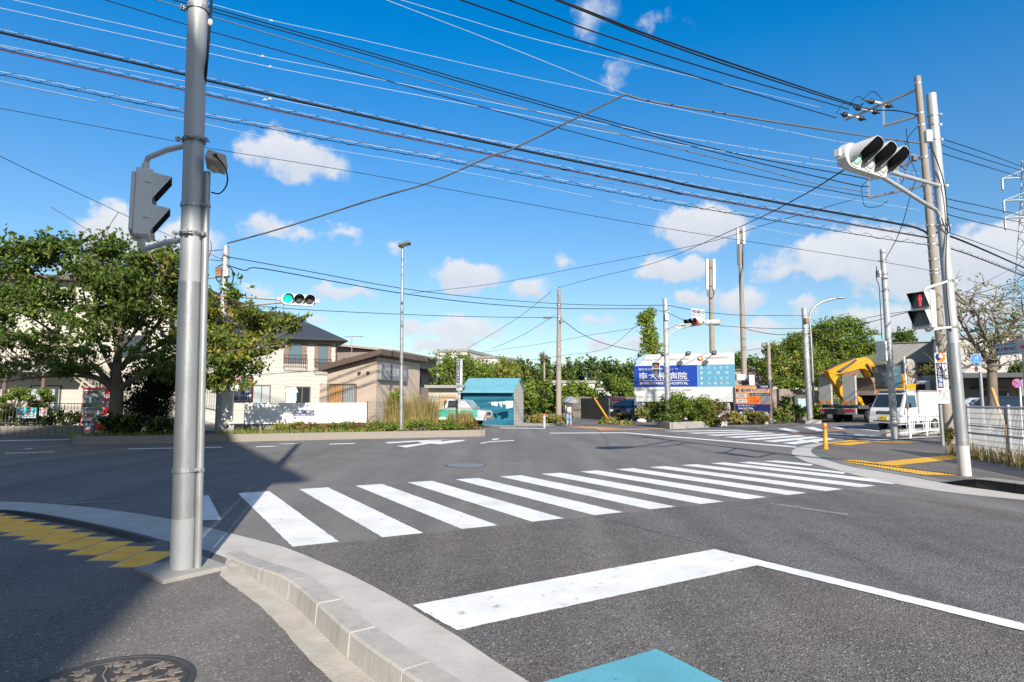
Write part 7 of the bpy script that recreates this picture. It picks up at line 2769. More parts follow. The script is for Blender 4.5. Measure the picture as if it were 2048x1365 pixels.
for (a, b, r) in (((640, 220), (770, 430), .075), ((230, 330), (470, 165), .08), ((200, 330), (330, 250), .05)):
    p, q = C3(*a), C3(*b)
    mb.cyl((p[0], by - .32, p[1]), (q[0], by - .32, q[1]), r, None, 10)
    mb.cyl((p[0], by + .32, p[1]), (q[0], by + .32, q[1]), r, None, 10)
mb.build('hydraulic_ram', 'steel_dark', ex)
mb = MB()
mb.tube([(*C3(110, 300)[:1], by, C3(110, 300)[1]), (C3(300, 200)[0], by, C3(300, 200)[1]), (C3(500, 130)[0], by, C3(500, 130)[1])], .05, 6)
mb.build('hydraulic_hose', 'rubber', ex)
mb = MB()
plate(mb, [C3(x, y) for x, y in ((630, 420), (690, 425), (760, 460), (800, 520), (800, 590), (760, 660), (715, 695), (690, 690), (700, 620), (680, 520))], by - .6, by + .6)
mb.build('bucket', 'bucket_steel', ex, .02)
mb = MB()
plate(mb, [C3(x, y) for x, y in ((540, 700), (600, 720), (660, 860), (640, 870), (560, 780))], by - .12, by + .12)
mb.build('bucket_link', 'excavator_yellow', ex, .02)

# ------------------------------------------------------------------ person with umbrella
def skin_body(name, nodes, edges, m, parent, sub=2):
    me = bpy.data.meshes.new(name)
    me.from_pydata([n[:3] for n in nodes], edges, [])
    o = bpy.data.objects.new(name, me)
    COL.objects.link(o)
    o.parent = parent
    sk = o.modifiers.new('skin', 'SKIN')
    for i, n in enumerate(nodes):
        r = n[3]
        me.skin_vertices[0].data[i].radius = (r, n[4] if len(n) > 4 else r)
    me.skin_vertices[0].data[0].use_root = True
    sk.use_smooth_shade = True
    ss = o.modifiers.new('sub', 'SUBSURF')
    ss.levels = ss.render_levels = sub
    me.materials.append(MATS[m])
    return o


P = G(1138, 853.6)
pr = thing('person', 'person in a white top and pale jeans waiting at the far kerb', 'person', P, R(200))
pr.scale = (.93, .93, .93)
# bare body: head, neck, torso, arms, hands, legs, feet as one surface
nodes = [(0, 0, .88, .12, .095), (0, .01, 1.08, .115, .09), (0, .01, 1.26, .13, .095), (0, .0, 1.36, .055, .055), (0, -.01, 1.43, .05, .05), (0, -.02, 1.53, .082, .095), (0, -.02, 1.61, .075, .085),
         (-.17, .01, 1.31, .052), (-.24, -.02, 1.10, .042), (-.16, -.17, 1.05, .034), (-.06, -.22, 1.16, .030), (-.04, -.23, 1.20, .032),
         (.17, .01, 1.31, .052), (.25, .02, 1.08, .042), (.24, -.06, .88, .034), (.235, -.09, .79, .026), (.23, -.10, .73, .022),
         (-.09, 0, .80, .085), (-.10, -.02, .46, .058), (-.10, .02, .10, .040), (-.10, -.02, .045, .038), (-.11, -.14, .035, .034),
         (.09, 0, .80, .085), (.10, -.01, .46, .058), (.11, .03, .10, .040), (.11, .0, .045, .038), (.12, -.13, .035, .034)]
edges = [(0, 1), (1, 2), (2, 3), (3, 4), (4, 5), (5, 6), (2, 7), (7, 8), (8, 9), (9, 10), (10, 11), (2, 12), (12, 13), (13, 14), (14, 15), (15, 16), (0, 17), (17, 18), (18, 19), (19, 20), (20, 21), (0, 22), (22, 23), (23, 24), (24, 25), (25, 26)]
skin_body('body', nodes, edges, 'skin', pr, 2)
nodes = [(0, 0, .86, .165, .13), (0, .01, 1.08, .15, .115), (0, .01, 1.27, .155, .115), (0, .0, 1.35, .07, .07), (-.18, .01, 1.31, .075), (-.25, -.02, 1.11, .062), (-.19, -.13, 1.06, .055), (.18, .01, 1.31, .075), (.26, .02, 1.09, .062), (.25, -.05, .92, .055)]
skin_body('shirt', nodes, [(0, 1), (1, 2), (2, 3), (2, 4), (4, 5), (5, 6), (2, 7), (7, 8), (8, 9)], 'cloth_white', pr, 2)
nodes = [(0, 0, .87, .15, .125), (-.09, 0, .78, .105), (-.10, -.02, .46, .078), (-.10, .02, .11, .066), (.09, 0, .78, .105), (.10, -.01, .46, .078), (.11, .03, .11, .066)]
skin_body('jeans', nodes, [(0, 1), (1, 2), (2, 3), (0, 4), (4, 5), (5, 6)], 'denim', pr, 2)
nodes = [(0, .0, 1.47, .07, .07), (0, -.0, 1.56, .096, .102), (0, -.01, 1.63, .08, .085)]
skin_body('hair', nodes, [(0, 1), (1, 2)], 'hair', pr, 2)
for s in (-1, 1):
    nodes = [(s * .105, .03, .045, .048), (s * .11, -.06, .04, .046), (s * .115, -.15, .034, .040)]
    skin_body('shoe', nodes, [(0, 1), (1, 2)], 'cloth_white', pr, 1)
mb = MB()
mb.box((-.27, .02, .92), (.12, .30, .34)); mb.tube(bend_pts([(-.24, .1, 1.08), (-.20, .03, 1.36), (-.24, -.1, 1.08)]), .012, 6)
tag(mb.build('shoulder_bag', 'black', None, .03, P + Vector((.0, 0, 0))), 'dark bag hanging at the side of the person with the umbrella', 'bag')
o = bpy.data.objects['shoulder_bag']; o.rotation_euler = (0, 0, R(10)); o.location = P + Vector((-.02, -.04, -.02))
# umbrella: held up, shading head and shoulders
U = W(1141, 800, P.y - .10)
um = thing('umbrella', 'open grey umbrella over the person at the far kerb', 'umbrella', U, 0)
um.rotation_euler = (R(10), R(4), 0)
mb = MB()
n = 8
vs, fs = [(0, 0, .20)], []
rad = L(33, P.y) / 2 * 1.04
for ring, (rr, zz) in enumerate(((.3, .18), (.6, .11), (.85, .0), (1.0, -.10))):
    for j in range(n * 2):
        a = 2 * PI * j / (n * 2)
        scal = 1.0 if j % 2 == 0 else .955 - .02 * ring
        vs.append((rad * rr * math.cos(a) * scal, rad * rr * math.sin(a) * scal, zz + (0 if j % 2 == 0 else -.012 + .03 * (ring == 3))))
m_ = n * 2
for j in range(m_):
    fs.append((0, 1 + j, 1 + (j + 1) % m_))
    for r_ in range(3):
        a, b = 1 + r_ * m_, 1 + (r_ + 1) * m_
        fs.append((a + j, b + j, b + (j + 1) % m_, a + (j + 1) % m_))
mb.add(vs, fs, 0, False)
mb.build('canopy', 'umbrella_cloth', um)
mb = MB(); mb.cyl((0, 0, .26), (0, 0, -.62), .010, None, 8); mb.cyl((0, 0, -.50), (0, 0, -.66), .018, None, 8); mb.build('shaft', 'steel_dark', um)
mb = MB()
for j in range(n):
    a = 2 * PI * j / n
    mb.tube([(0, 0, .17), (rad * .6 * math.cos(a), rad * .6 * math.sin(a), .09), (rad * math.cos(a), rad * math.sin(a), -.105)], .005, 4)
mb.build('rib', 'steel_dark', um)

# ------------------------------------------------------------------ planters
pa, pb = G(140, 891), G(976, 873)
u = (pb - pa).normalized(); v = Vector((-u.y, u.x, 0))
DP = 3.1
H_ = .25
Ln = (pb - pa).length
t = thing('planter', 'long low stone-faced planter along the far side of the road', 'planter', (pa.x, pa.y, 0), math.atan2(u.y, u.x))
out = [(.25, 0), (Ln - .35, 0), (Ln - .08, .12), (Ln + .1, .5), (Ln + .1, DP), (.25, DP), (.05, DP - .1), (0, DP - .3), (0, .28), (.06, .1)]
mb = MB()
inn = [(x + (.17 if x < 1 else (-.17 if x > Ln - 1 else 0)), y + (.17 if y < 1 else -.17)) for x, y in out]
n = len(out)
vs = [(x, y, -.02) for x, y in out] + [(x, y, H_) for x, y in out] + [(x, y, H_) for x, y in inn] + [(x, y, .10) for x, y in inn]
fs = []
for i in range(n):
    j = (i + 1) % n
    fs += [(i, j, n + j, n + i), (n + i, n + j, 2 * n + j, 2 * n + i), (2 * n + i, 2 * n + j, 3 * n + j, 3 * n + i)]
mb.add(vs, fs)
mb.build('wall', 'cut_stone', t)
mb = MB(); mb.prism(inn, .05, .17, 0, 'z'); mb.build('soil', 'earth', t)
PLN = (pa, u, v)
def plp(px, py_=870, w=.5, z=.17):
    """point in the left planter under picture column px, w = 0 front .. 1 back"""
    dv = ray(px, py_)
    o_ = pa + v * (DP * w)
    s = (o_ - Vector((0, 0, EYE))).dot(v) / dv.dot(v)
    p = Vector((0, 0, EYE)) + dv * s
    return Vector((p.x, p.y, z))
# right planter
qa, qb = G(1316, 855), G(1343, 858.5)
qc = G(1452, 853)
qd = qa + (qc - qb)
t = thing('planter', 'short weathered concrete planter in front of the hospital billboard', 'planter', (qb.x, qb.y, 0))
o_ = Vector((qb.x, qb.y, 0))
pts = [p - o_ for p in (qb, qc, qd + (qc - qb) * .0, qa)]
hgt = .33
mb = MB()
for a, b in ((0, 1), (1, 2), (3, 0), (2, 3)):
    p, q = pts[a], pts[b]
    dd = q - p
    k = max(1, int(dd.length / 1.1))
    for i in range(k):
        c = p + dd * ((i + .5) / k)
        mb.box((c.x, c.y, hgt / 2), (dd.length / k - .02, .16, hgt), math.atan2(dd.y, dd.x))
mb.build('wall', 'concrete', t)
mb = MB(); mb.prism([(p.x, p.y) for p in pts], .05, hgt - .06, 0, 'z'); mb.build('soil', 'earth', t)
# ------------------------------------------------------------------ the cherry tree in the left planter
base = plp(232, 850, .55)
D0 = base.y
t = thing('cherry_tree', 'big spreading cherry tree with a thick dark trunk in the left planter', 'tree', base)
def q3(px, py, dd=0.):
    return W(px, py, D0 + dd) - base
mb = MB()
tr, rs = [q3(232, 868), q3(231, 840), q3(233, 800), q3(233, 772), q3(231, 745, -.1), q3(236, 715, -.1), q3(240, 680, -.2), q3(250, 640, -.2), q3(258, 600, -.3)], [.32, .22, .19, .20, .16, .12, .10, .07, .05]
tr = chaikin(tr, 1)
rs = [float(np.interp(i / (len(tr) - 1), np.linspace(0, 1, 9), rs)) for i in range(len(tr))]
mb.tube(tr, rs, 12)
limbs = [([(226, 780), (205, 762), (170, 748), (130, 735), (80, 722), (30, 715), (-20, 712)], [.17, .13, .11, .09, .07, .05, .03], -.5), ([(222, 768), (190, 735), (150, 700), (110, 668), (70, 640), (20, 610)], [.15, .12, .09, .07, .05, .03], .8),
         ([(230, 745), (205, 700), (185, 650), (170, 600), (160, 540)], [.13, .1, .08, .05, .03], 1.), ([(243, 776), (275, 755), (320, 738), (370, 725), (430, 712), (500, 700), (570, 690)], [.16, .13, .11, .09, .07, .05, .03], -.7),
         ([(240, 740), (270, 700), (310, 655), (345, 615), (380, 570), (410, 530)], [.14, .11, .09, .07, .05, .03], .3), ([(240, 700), (280, 650), (300, 600), (330, 550)], [.1, .08, .05, .03], -.9), ([(245, 730), (320, 690), (400, 660), (480, 640), (560, 640)], [.12, .09, .07, .05, .03], 1.1),
         ([(225, 770), (180, 755), (120, 752), (50, 758), (0, 765)], [.10, .08, .06, .04, .02], -1.2), ([(236, 710), (226, 660), (222, 610), (218, 540), (205, 490)], [.1, .08, .06, .04, .02], -.4)]
limbs = [(a, [v * .72 for v in b], c) for a, b, c in limbs]
for pts, rr, dd in limbs:
    k = len(pts)
    P_ = [q3(x, y, dd * i / (k - 1) * 2.2) for i, (x, y) in enumerate(pts)]
    P2 = spline(P_, 5)
    mb.tube(P2, [float(np.interp(i / (len(P2) - 1), np.linspace(0, 1, k), rr)) for i in range(len(P2))], 7)
    for i in range(2, k):
        for s in range(3):
            a = P_[i]
            b = a + Vector((rng.uniform(-1, 1), rng.uniform(-1.3, 1.3), rng.uniform(-.2, 1.1)))
            p_, r_ = limb(a, b, rr[i] * .6, .012, .12, 4)
            mb.tube(p_, r_, 5)
mb.build('trunk', 'bark', t)
def cb(lst, split=0):
    o = []
    if split:                              # break each mass up into smaller tufts with air between
        l2 = []
        for px, py, rx, ry, dd, ryd, *w in lst:
            for _ in range(split):
                a, f = rng.random() * 6.3, rng.uniform(.25, 1.05)
                l2.append((px + rx * f * math.cos(a), py + ry * f * math.sin(a), rx * rng.uniform(.18, .42), ry * rng.uniform(.16, .34), dd + rng.uniform(-.8, .8) * ryd, ryd * rng.uniform(.2, .5), *w))
        lst = l2
    for px, py, rx, ry, dd, ryd, *w in lst:
        c = q3(px, py, dd)
        o.append((c.x, c.y, c.z, L(rx, D0), ryd, L(ry, D0), w[0] if w else 1.))
    return o
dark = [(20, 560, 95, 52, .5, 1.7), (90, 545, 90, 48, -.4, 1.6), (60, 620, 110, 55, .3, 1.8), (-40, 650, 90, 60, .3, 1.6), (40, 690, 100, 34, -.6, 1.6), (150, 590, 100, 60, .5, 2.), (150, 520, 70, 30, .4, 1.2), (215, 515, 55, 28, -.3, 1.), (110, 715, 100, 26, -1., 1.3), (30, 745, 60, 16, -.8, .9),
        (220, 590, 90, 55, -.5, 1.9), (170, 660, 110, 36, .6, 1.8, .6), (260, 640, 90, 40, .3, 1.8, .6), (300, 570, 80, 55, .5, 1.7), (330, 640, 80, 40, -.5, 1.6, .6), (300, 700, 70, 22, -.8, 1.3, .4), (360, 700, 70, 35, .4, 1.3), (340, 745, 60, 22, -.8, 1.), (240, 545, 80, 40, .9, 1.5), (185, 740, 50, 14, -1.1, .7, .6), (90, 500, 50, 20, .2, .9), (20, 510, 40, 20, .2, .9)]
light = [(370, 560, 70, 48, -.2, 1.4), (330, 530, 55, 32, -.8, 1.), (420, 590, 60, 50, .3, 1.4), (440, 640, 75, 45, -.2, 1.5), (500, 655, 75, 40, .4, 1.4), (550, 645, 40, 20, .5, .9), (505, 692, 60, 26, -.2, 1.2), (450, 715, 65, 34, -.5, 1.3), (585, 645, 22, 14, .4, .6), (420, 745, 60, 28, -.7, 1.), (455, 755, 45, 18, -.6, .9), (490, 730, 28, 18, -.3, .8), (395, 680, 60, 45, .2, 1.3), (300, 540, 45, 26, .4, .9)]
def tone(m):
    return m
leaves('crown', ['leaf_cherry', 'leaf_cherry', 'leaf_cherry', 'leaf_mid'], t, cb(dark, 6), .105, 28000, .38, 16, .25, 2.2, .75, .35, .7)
leaves('sun_tint_crown', ['leaf_cherry_sun_tint', 'leaf_cherry', 'leaf_mid', 'leaf_cherry_sun_tint', 'leaf_cherry'], t, cb(light, 6), .10, 18000, .38, 16, .25, 2.2, .75, .35, .5)  # sunlight put into the colour: lighter, yellower leaves on the sunny side
leaves('turning_leaves', 'leaf_orange', t, cb(light[1:12]), .11, 120, .5, 2, .2, 1.9, .8)
# twigs that stand up above the crown
tw = []
for (px, py, h_) in ((15, 500, 40), (60, 495, 30), (105, 488, 30), (140, 490, 26), (205, 500, 34), (222, 492, 36), (235, 500, 20), (270, 515, 24), (330, 505, 26), (352, 520, 20), (470, 590, 20), (170, 505, 20), (290, 515, 18)):
    tw += cb([(px, py, 7, h_ * .6, rng.uniform(-1, 1), .3)])
leaves('twig_tips', ['leaf_cherry', 'leaf_mid'], t, tw, .13, 2600, .25, 10, .2, 2.1, .8, .2, .8)

# ------------------------------------------------------------------ shrubs of the left planter and garden
def bush(label, px, py, Y, rx, rz_, m, leaf=.10, n=1600, ry=None, name='shrub', z=None, group=None, stem=True, blobs=1, clump=.22, per=10, cat='shrub', flat=.3, aspect=1.7):
    c = W(px, py, Y)
    z0 = c.z - L(rz_, Y) if z is None else z
    t = thing(name, label, cat, (c.x, c.y, z0), 0, group)
    if stem:
        mb = MB()
        for k in range(5):
            a = rng.random() * 6.3
            p_, r_ = limb((.05 * math.cos(a), .05 * math.sin(a), -.05), (L(rx, Y) * .6 * math.cos(a), L(rx, Y) * .5 * math.sin(a), max(.1, (c.z - z0) * 1.4)), .025, .008, .1, 4)
            mb.tube(p_, r_, 5)
        mb.build('stem', 'bark', t)
    bl = []
    RX, RZ = L(rx, Y), L(rz_, Y)
    RY = ry or RX
    if blobs == 1:
        bl = [(0, 0, c.z - z0, RX, RY, RZ)]
    else:
        for k in range(blobs):
            a = rng.random() * 6.3
            f = rng.uniform(.2, .75)
            bl.append((RX * f * math.cos(a), RY * f * math.sin(a), (c.z - z0) + RZ * rng.uniform(-.5, .55), RX * rng.uniform(.3, .55), RY * rng.uniform(.3, .55), RZ * rng.uniform(.3, .5)))
    leaves('foliage', m, t, bl, leaf * .85, int(n * 1.15), clump, per, flat, aspect, spray=leaf * 3.2)
    return t


c = plp(310, 860, .75)
bush('tall near-black evergreen shrub beside the cherry trunk', 305, 795, c.y, 48, 62, 'leaf_dark', .10, 9000, 1.0, blobs=14)
c = plp(235, 860, .3)
bush('ragged green shrub at the foot of the cherry trunk', 240, 852, c.y, 40, 20, ['leaf_mid', 'leaf_dark'], .09, 3000, .8, blobs=9)
c = plp(330, 860, .3)
bush('low weedy shrub left of the thick near pole, under the dark evergreen', 330, 852, c.y, 50, 14, ['leaf_mid', 'leaf_dark'], .09, 2400, .7, blobs=8)
c = plp(100, 862, .35)
for k, (px, w, h_, m, lab) in enumerate(((578, 22, 9, ['leaf_bright', 'leaf_yellow'], 'small yellowish clipped shrub below the blank white panel'), (655, 26, 9, ['leaf_yellow', 'leaf_mid', 'leaf_rust'], 'low reddish shrub below the right half of the white panel'), (700, 30, 9, ['leaf_mid', 'leaf_rust'], 'low dull shrub at the right end of the white panel'),
                                         (755, 32, 11, ['leaf_mid', 'leaf_yellow'], 'rounded green shrub left of the slender street light'), (785, 22, 11, ['leaf_bright', 'leaf_mid'], 'fresh green shrub touching the slender street light'), (835, 34, 13, ['leaf_mid', 'leaf_bright'], 'rounded green shrub right of the slender street light'),
                                         (878, 30, 14, ['leaf_mid', 'leaf_yellow'], 'dark green shrub below the old pickup'), (905, 24, 16, ['leaf_bright', 'leaf_mid'], 'bright leafy shrub bulging over the planter edge'), (940, 28, 12, ['leaf_rust', 'leaf_mid', 'leaf_yellow'], 'reddish shrub at the right end of the long planter'), (615, 20, 7, ['leaf_rust', 'leaf_yellow'], 'tiny brownish shrub under the notice on the white panel'))):
    p = plp(px, 866, .35)
    bush(lab, px, 858 - h_ * .35, p.y, w, h_, m, .07, 1500, .7, blobs=7, group='clipped shrubs in the long planter', clump=.16)
gr = blades('grass', 'grass', None, [(*plp(px, 866, w)[:2], .16, .45) for px in range(455, 760, 14) for w in (.15, .35)], .24, 40, .6, .5, .010)
gr['kind'] = 'stuff'
gr = blades('grass', 'leaf_straw', None, [(*plp(px, 868, w)[:2], .16, .4) for px in range(450, 720, 30) for w in (.1, .3)], .34, 14, .6, .5, .009)
gr['kind'] = 'stuff'
gr = blades('grass', 'grass', None, [(*plp(px, 866, w)[:2], .16, .4) for px in range(150, 400, 18) for w in (.12, .3)], .22, 30, .6, .5, .010)
gr['kind'] = 'stuff'
# straw-coloured tall grasses by the beige house
for k, (px, w, top, lab) in enumerate(((781, 13, 775, 'straw-coloured tall grass clump left of the street light, before the beige house door'), (795, 10, 790, 'thin straw grass clump touching the street light'), (818, 14, 782, 'straw-coloured tall grass clump right of the street light'), (838, 14, 778, 'tall straw grass before the white hut wall'), (858, 10, 784, 'straw grass clump at the pickup tail'), (868, 8, 788, 'narrow straw grass clump beside the pickup tail'), (903, 8, 818, 'straw grass standing before the pickup door'), (922, 8, 815, 'straw grass tuft by the pylon sign foot'), (936, 9, 816, 'straw grass tuft hiding the pickup cab rear'))):
    p = plp(px, 864, .8)
    h_ = W(px, top, p.y).z - .15
    o = blades('tall_grass', ['leaf_straw'], None, [(0, 0, 0, L(w, p.y))], h_ * .92, 260, .7, .42, .010)
    o.location = (p.x, p.y, .15)
    tag(o, lab, 'grass clump', 'straw-coloured tall grasses')
p = plp(792, 864, .85)
bush('upright green bush between the straw grasses by the street light', 792, 800, p.y, 12, 26, ['leaf_mid', 'leaf_bright'], .08, 1600, .4, blobs=5)

# garden wall, hedge and topiary on the far left
wa, wb = G(-260, 876), G(162, 872)
t = thing('garden_wall', 'low dark stone wall with an iron fence along the left garden', 'wall', (wb.x, wb.y, 0), math.atan2(wb.y - wa.y, wb.x - wa.x))
ln_ = (wb - wa).length
MB().box((-ln_ / 2, .12, .18), (ln_, .24, .40)).build('wall', 'block_wall', t, .01)
mb = MB()
for k in range(60):
    mb.box((-ln_ + ln_ * k / 59, .14, .80), (.012, .012, .85))
for z in (.5, 1.22):
    mb.box((-ln_ / 2, .14, z), (ln_, .03, .03))
mb.build('iron_fence', 'trim_dark', t)
for k in range(7):
    px = -140 + k * 46
    p = W(px, 838, 25.8)
    bush(['leafy hedge plant with pale flowers, first from the left edge', 'leafy hedge plant hidden at the very left', 'leafy flowering hedge plant at the left picture edge', 'leafy flowering hedge plant under the pale blue board', 'leafy flowering hedge plant left of the ringed notice', 'leafy flowering hedge plant right of the ringed notice', 'leafy flowering hedge plant beside the red vending machine'][k], px, 838, 25.8, 26, 20, ['leaf_mid', 'leaf_dark', 'leaf_bright'], .10, 1700, .45, blobs=7, group='hedge plants of the left garden', z=.15)
    leaves('blossom', 'petal', bpy.data.objects[t.name] if False else None, [(p.x, p.y - .25, p.z, .5, .25, .35)], .07, 60, .1, 2, .2, 1.1)['kind'] = 'stuff'
def topiary(label, px, pads, Y):
    b = W(px, 850, Y); b.z = .1
    t = thing('pine_topiary', label, 'tree', b, 0, 'cloud-pruned garden pines')
    mb = MB()
    for (x, y, rx, rz_) in pads:
        c = W(x, y, Y) - b
        p_, r_ = limb((0, 0, 0), (c.x, 0, c.z), .07, .03, .15, 5)
        mb.tube(p_, r_, 7)
    mb.build('trunk', 'bark', t)
    leaves('crown', ['leaf_pine', 'leaf_bright'], t, [(*(W(x, y, Y) - b), L(rx, Y), L(rx, Y) * .8, L(rz_, Y)) for x, y, rx, rz_ in pads], .07, 4500, .10, 8, .9, 1.4)
topiary('cloud-pruned pine with five pads at the left edge', 20, [(40, 783, 19, 8), (18, 794, 13, 6), (12, 812, 15, 6), (18, 822, 12, 6), (4, 800, 9, 5), (58, 796, 12, 5)], 28)
topiary('cloud-pruned pine behind the pale blue board', 75, [(52, 796, 13, 6), (72, 806, 12, 5), (88, 786, 14, 9), (98, 798, 12, 8), (66, 815, 12, 5), (84, 812, 10, 5)], 28.6)
# vending machine
p = W(189, 857, 25.6); p.z = .12
vm = thing('vending_machine', 'red drink vending machine under the cherry tree', 'vending machine', p, R(5))
w, h = L(55, 25.6), W(189, 776, 25.6).z - .12
MB().box((0, .36, h / 2), (w, .70, h)).build('cabinet', 'vending_red', vm, .02)
mb = MB()
mb.box((-.06, -.005, h * .02 + .04), (w - .12, .02, .02))
f = MB(); f.box((-w * .09, -.004, h * .70), (w * .74, .03, h * .50)); dp = f.build('display_frame', 'sign_white', vm)
MB().box((-w * .09, -.022, h * .70), (w * .70, .012, h * .46)).build('display_glass', 'vending_glass', dp)
k = 0
for row in range(3):
    zc = h * (.585 + .155 * row)
    for i in range(10):
        x = -w * .09 + w * .66 * (i - 4.5) / 10
        q = MB()
        q.cyl((x, -.035, zc - .07), (x, -.035, zc + .06), .024, .02, 8)
        q.build('drink_can', 'can_%s' % 'abcdefg'[(i * 3 + row * 2 + (i // 3)) % 7], vm)
mb = MB()
for row in range(3):
    mb.box((-w * .09, -.04, h * (.585 + .155 * row) - .09), (w * .70, .02, .03))
mb.build('button_row', 'sign_white', vm)
mb = MB(); mb.prism([(-w * .46, h * .03), (-w * .2, h * .03), (w * .02, h * .22), (w * .35, h * .36), (w * .46, h * .40), (w * .46, h * .30), (w * .1, h * .45), (-w * .46, h * .44)], -.016, -.004); mb.build('white_swoosh', 'sign_white', vm)
MB().box((-w * .2, -.024, h * .36), (w * .34, .012, h * .07)).build('label_plate', 'lamp_red', vm)
MB().box((-w * .08, -.03, h * .20), (w * .70, .03, h * .06)).build('delivery_flap', 'steel_dark', vm)
MB().box((w * .40, -.02, h * .80), (w * .12, .015, h * .10)).build('price_panel', 'sign_white', vm)
MB().box((w * .40, -.02, h * .62), (w * .10, .02, h * .12)).build('coin_panel', 'steel', vm)
text(vm, '冷たい', w * .26, h * .04, (-w * .2, -.033, h * .36), 'sign_white', bold=.03)

# ------------------------------------------------------------------ middle and right vegetation
bush('rounded dark green shrub in the concrete planter, right of the pole foot', 1350, 822, 32.8, 30, 34, ['leaf_mid', 'leaf_mid', 'leaf_bright'], .11, 6500, 1.0, blobs=14)
bush('dark green shrub in the concrete planter, left of the pole foot', 1325, 828, 33.2, 22, 26, ['leaf_mid', 'leaf_dark'], .10, 3200, .8, blobs=9)
bush('tall yellowish shrub with rust-red tips at the right end of the concrete planter', 1428, 822, 33.5, 30, 34, ['leaf_bright', 'leaf_yellow', 'leaf_rust', 'leaf_mid'], .12, 5200, 1.0, blobs=13)
bush('middle green shrub of the concrete planter reaching over the billboard edge', 1393, 818, 33.2, 24, 36, ['leaf_mid', 'leaf_bright'], .11, 4200, .9, blobs=11)
bush('dry pinkish brush at the right foot of the planter shrubs', 1443, 832, 33., 14, 18, ['leaf_brown', 'petal', 'leaf_rust'], .09, 900, .5, blobs=5, aspect=2.6)
for k, (px, py, Y, rx, rz_, m, lab) in enumerate(((1290, 832, 40, 20, 14, ['leaf_straw', 'leaf_bright'], 'grassy weeds under the left billboard post'), (1302, 822, 41, 12, 22, ['leaf_bright', 'leaf_straw'], 'tall pale weeds beside the left billboard post'), (1470, 836, 37, 14, 10, ['leaf_straw', 'leaf_yellow'], 'dry weeds between the two billboards'), (1508, 834, 37, 26, 12, ['leaf_straw', 'leaf_bright', 'leaf_brown'], 'dry straw weeds under the clinic board'),
                                              (1560, 832, 38.5, 20, 14, ['leaf_mid', 'leaf_yellow'], 'green weeds right of the clinic board'), (1575, 815, 39.5, 14, 26, ['leaf_mid', 'leaf_dark'], 'ivy shrub climbing the rough wall'), (1600, 826, 41, 14, 18, ['leaf_mid', 'leaf_dark'], 'spiky shrub before the notice board'), (1636, 826, 42, 10, 22, ['leaf_yellow', 'leaf_bright'], 'yellow-green strap-leaved plant left of the ramps'),
                                              (1112, 842, 38, 24, 10, ['leaf_straw', 'leaf_bright'], 'grassy weeds at the foot of the lone concrete pole'), (1078, 842, 38, 16, 9, ['leaf_straw', 'leaf_yellow'], 'dry weeds behind the grey bollard'), (1215, 845, 37, 14, 7, ['leaf_straw', 'leaf_bright'], 'dry weeds at the foot of the yellow guy sleeve'), (1250, 850, 36, 18, 5, ['leaf_straw', 'grass'], 'low roadside weeds before the black car'))):
    bush(lab, px, py, Y, rx, rz_, m, .12, 1100, .6, blobs=6, group='roadside weeds', aspect=2.8, flat=-.2, name='weeds', cat='weeds')
for k, (px, py, Y, rx, rz_, m, lab) in enumerate(((1056, 800, 40, 17, 42, ['leaf_mid', 'leaf_bright'], 'tall ivy-like hedge right beside the teal shed'), (1075, 806, 41, 14, 36, ['leaf_mid', 'leaf_dark'], 'darker tall hedge in the gap beside the shed hedge'), (1098, 798, 42, 20, 40, ['leaf_bright', 'leaf_mid'], 'bright tall hedge left of the lone concrete pole'), (1130, 790, 46, 18, 26, ['leaf_mid', 'leaf_bright'], 'bright creeper bush right of the lone concrete pole'), (1162, 782, 50, 28, 22, ['leaf_bright', 'leaf_mid'], 'broad bright creeper above the dark wall, behind the umbrella'), (1188, 798, 50, 22, 14, ['leaf_bright', 'leaf_mid'], 'low creeper hanging over the dark plank fence'), (1232, 776, 50, 22, 26, ['leaf_bright', 'leaf_mid'], 'bright creeper bush above the red and white board'), (1258, 784, 51, 20, 26, ['leaf_bright', 'leaf_mid'], 'bright creeper bush at the left edge of the hospital billboard'), (1060, 776, 43, 24, 18, ['leaf_mid', 'leaf_dark'], 'leafy mass behind the shed roof end'), (1012, 752, 46, 30, 10, ['leaf_brown', 'leaf_bright', 'leaf_yellow'], 'weeds and creeper along the shed ridge'))):
    bush(lab, px, py, Y, rx, rz_, m, .17, 3600, 1.0, blobs=10, group='creeper bushes behind the road', z=0. if k < 4 else None, name='creeper_bush')
# retaining walls and fences
def wall_between(name, label, cat, a, b, h, th, m):
    u = b - a
    t = MB().box((u.length / 2, th / 2, h / 2 - .05), (u.length, th, h + .1)).build(name, m)
    t.location = (a.x, a.y, 0); t.rotation_euler = (0, 0, math.atan2(u.y, u.x))
    return tag(t, label, cat)


a, b = frame_at(1162, 840, 47), frame_at(1218, 840, 43)
wall_between('plank_fence', 'dark weathered plank fence behind the leaning yellow sleeve', 'fence', a, b, W(1190, 797, 45).z, .1, 'plank_fence')
a, b = frame_at(1120, 840, 49), frame_at(1290, 840, 49.4)
wall_between('retaining_wall', 'dark mossy retaining wall behind the black car', 'wall', a, b, W(1230, 794, 48).z, .4, 'wall_mossy')
a, b = frame_at(1536, 840, 41), frame_at(1640, 840, 47)
wall_between('retaining_wall', 'rough brown and grey retaining wall behind the notice board', 'wall', a, b, W(1570, 778, 42).z, .4, 'wall_rough')
a, b = frame_at(1440, 840, 42.5), frame_at(1545, 840, 40)
wall_between('retaining_wall', 'dark wall beneath the clinic board', 'wall', a, b, W(1500, 800, 42).z, .3, 'wall_mossy')
a, b = frame_at(1850, 840, 46), frame_at(1935, 840, 40)
t = wall_between('garden_wall', 'pale panelled wall above the small box truck', 'wall', a, b, W(1880, 750, 44).z, .3, 'wall_grey')
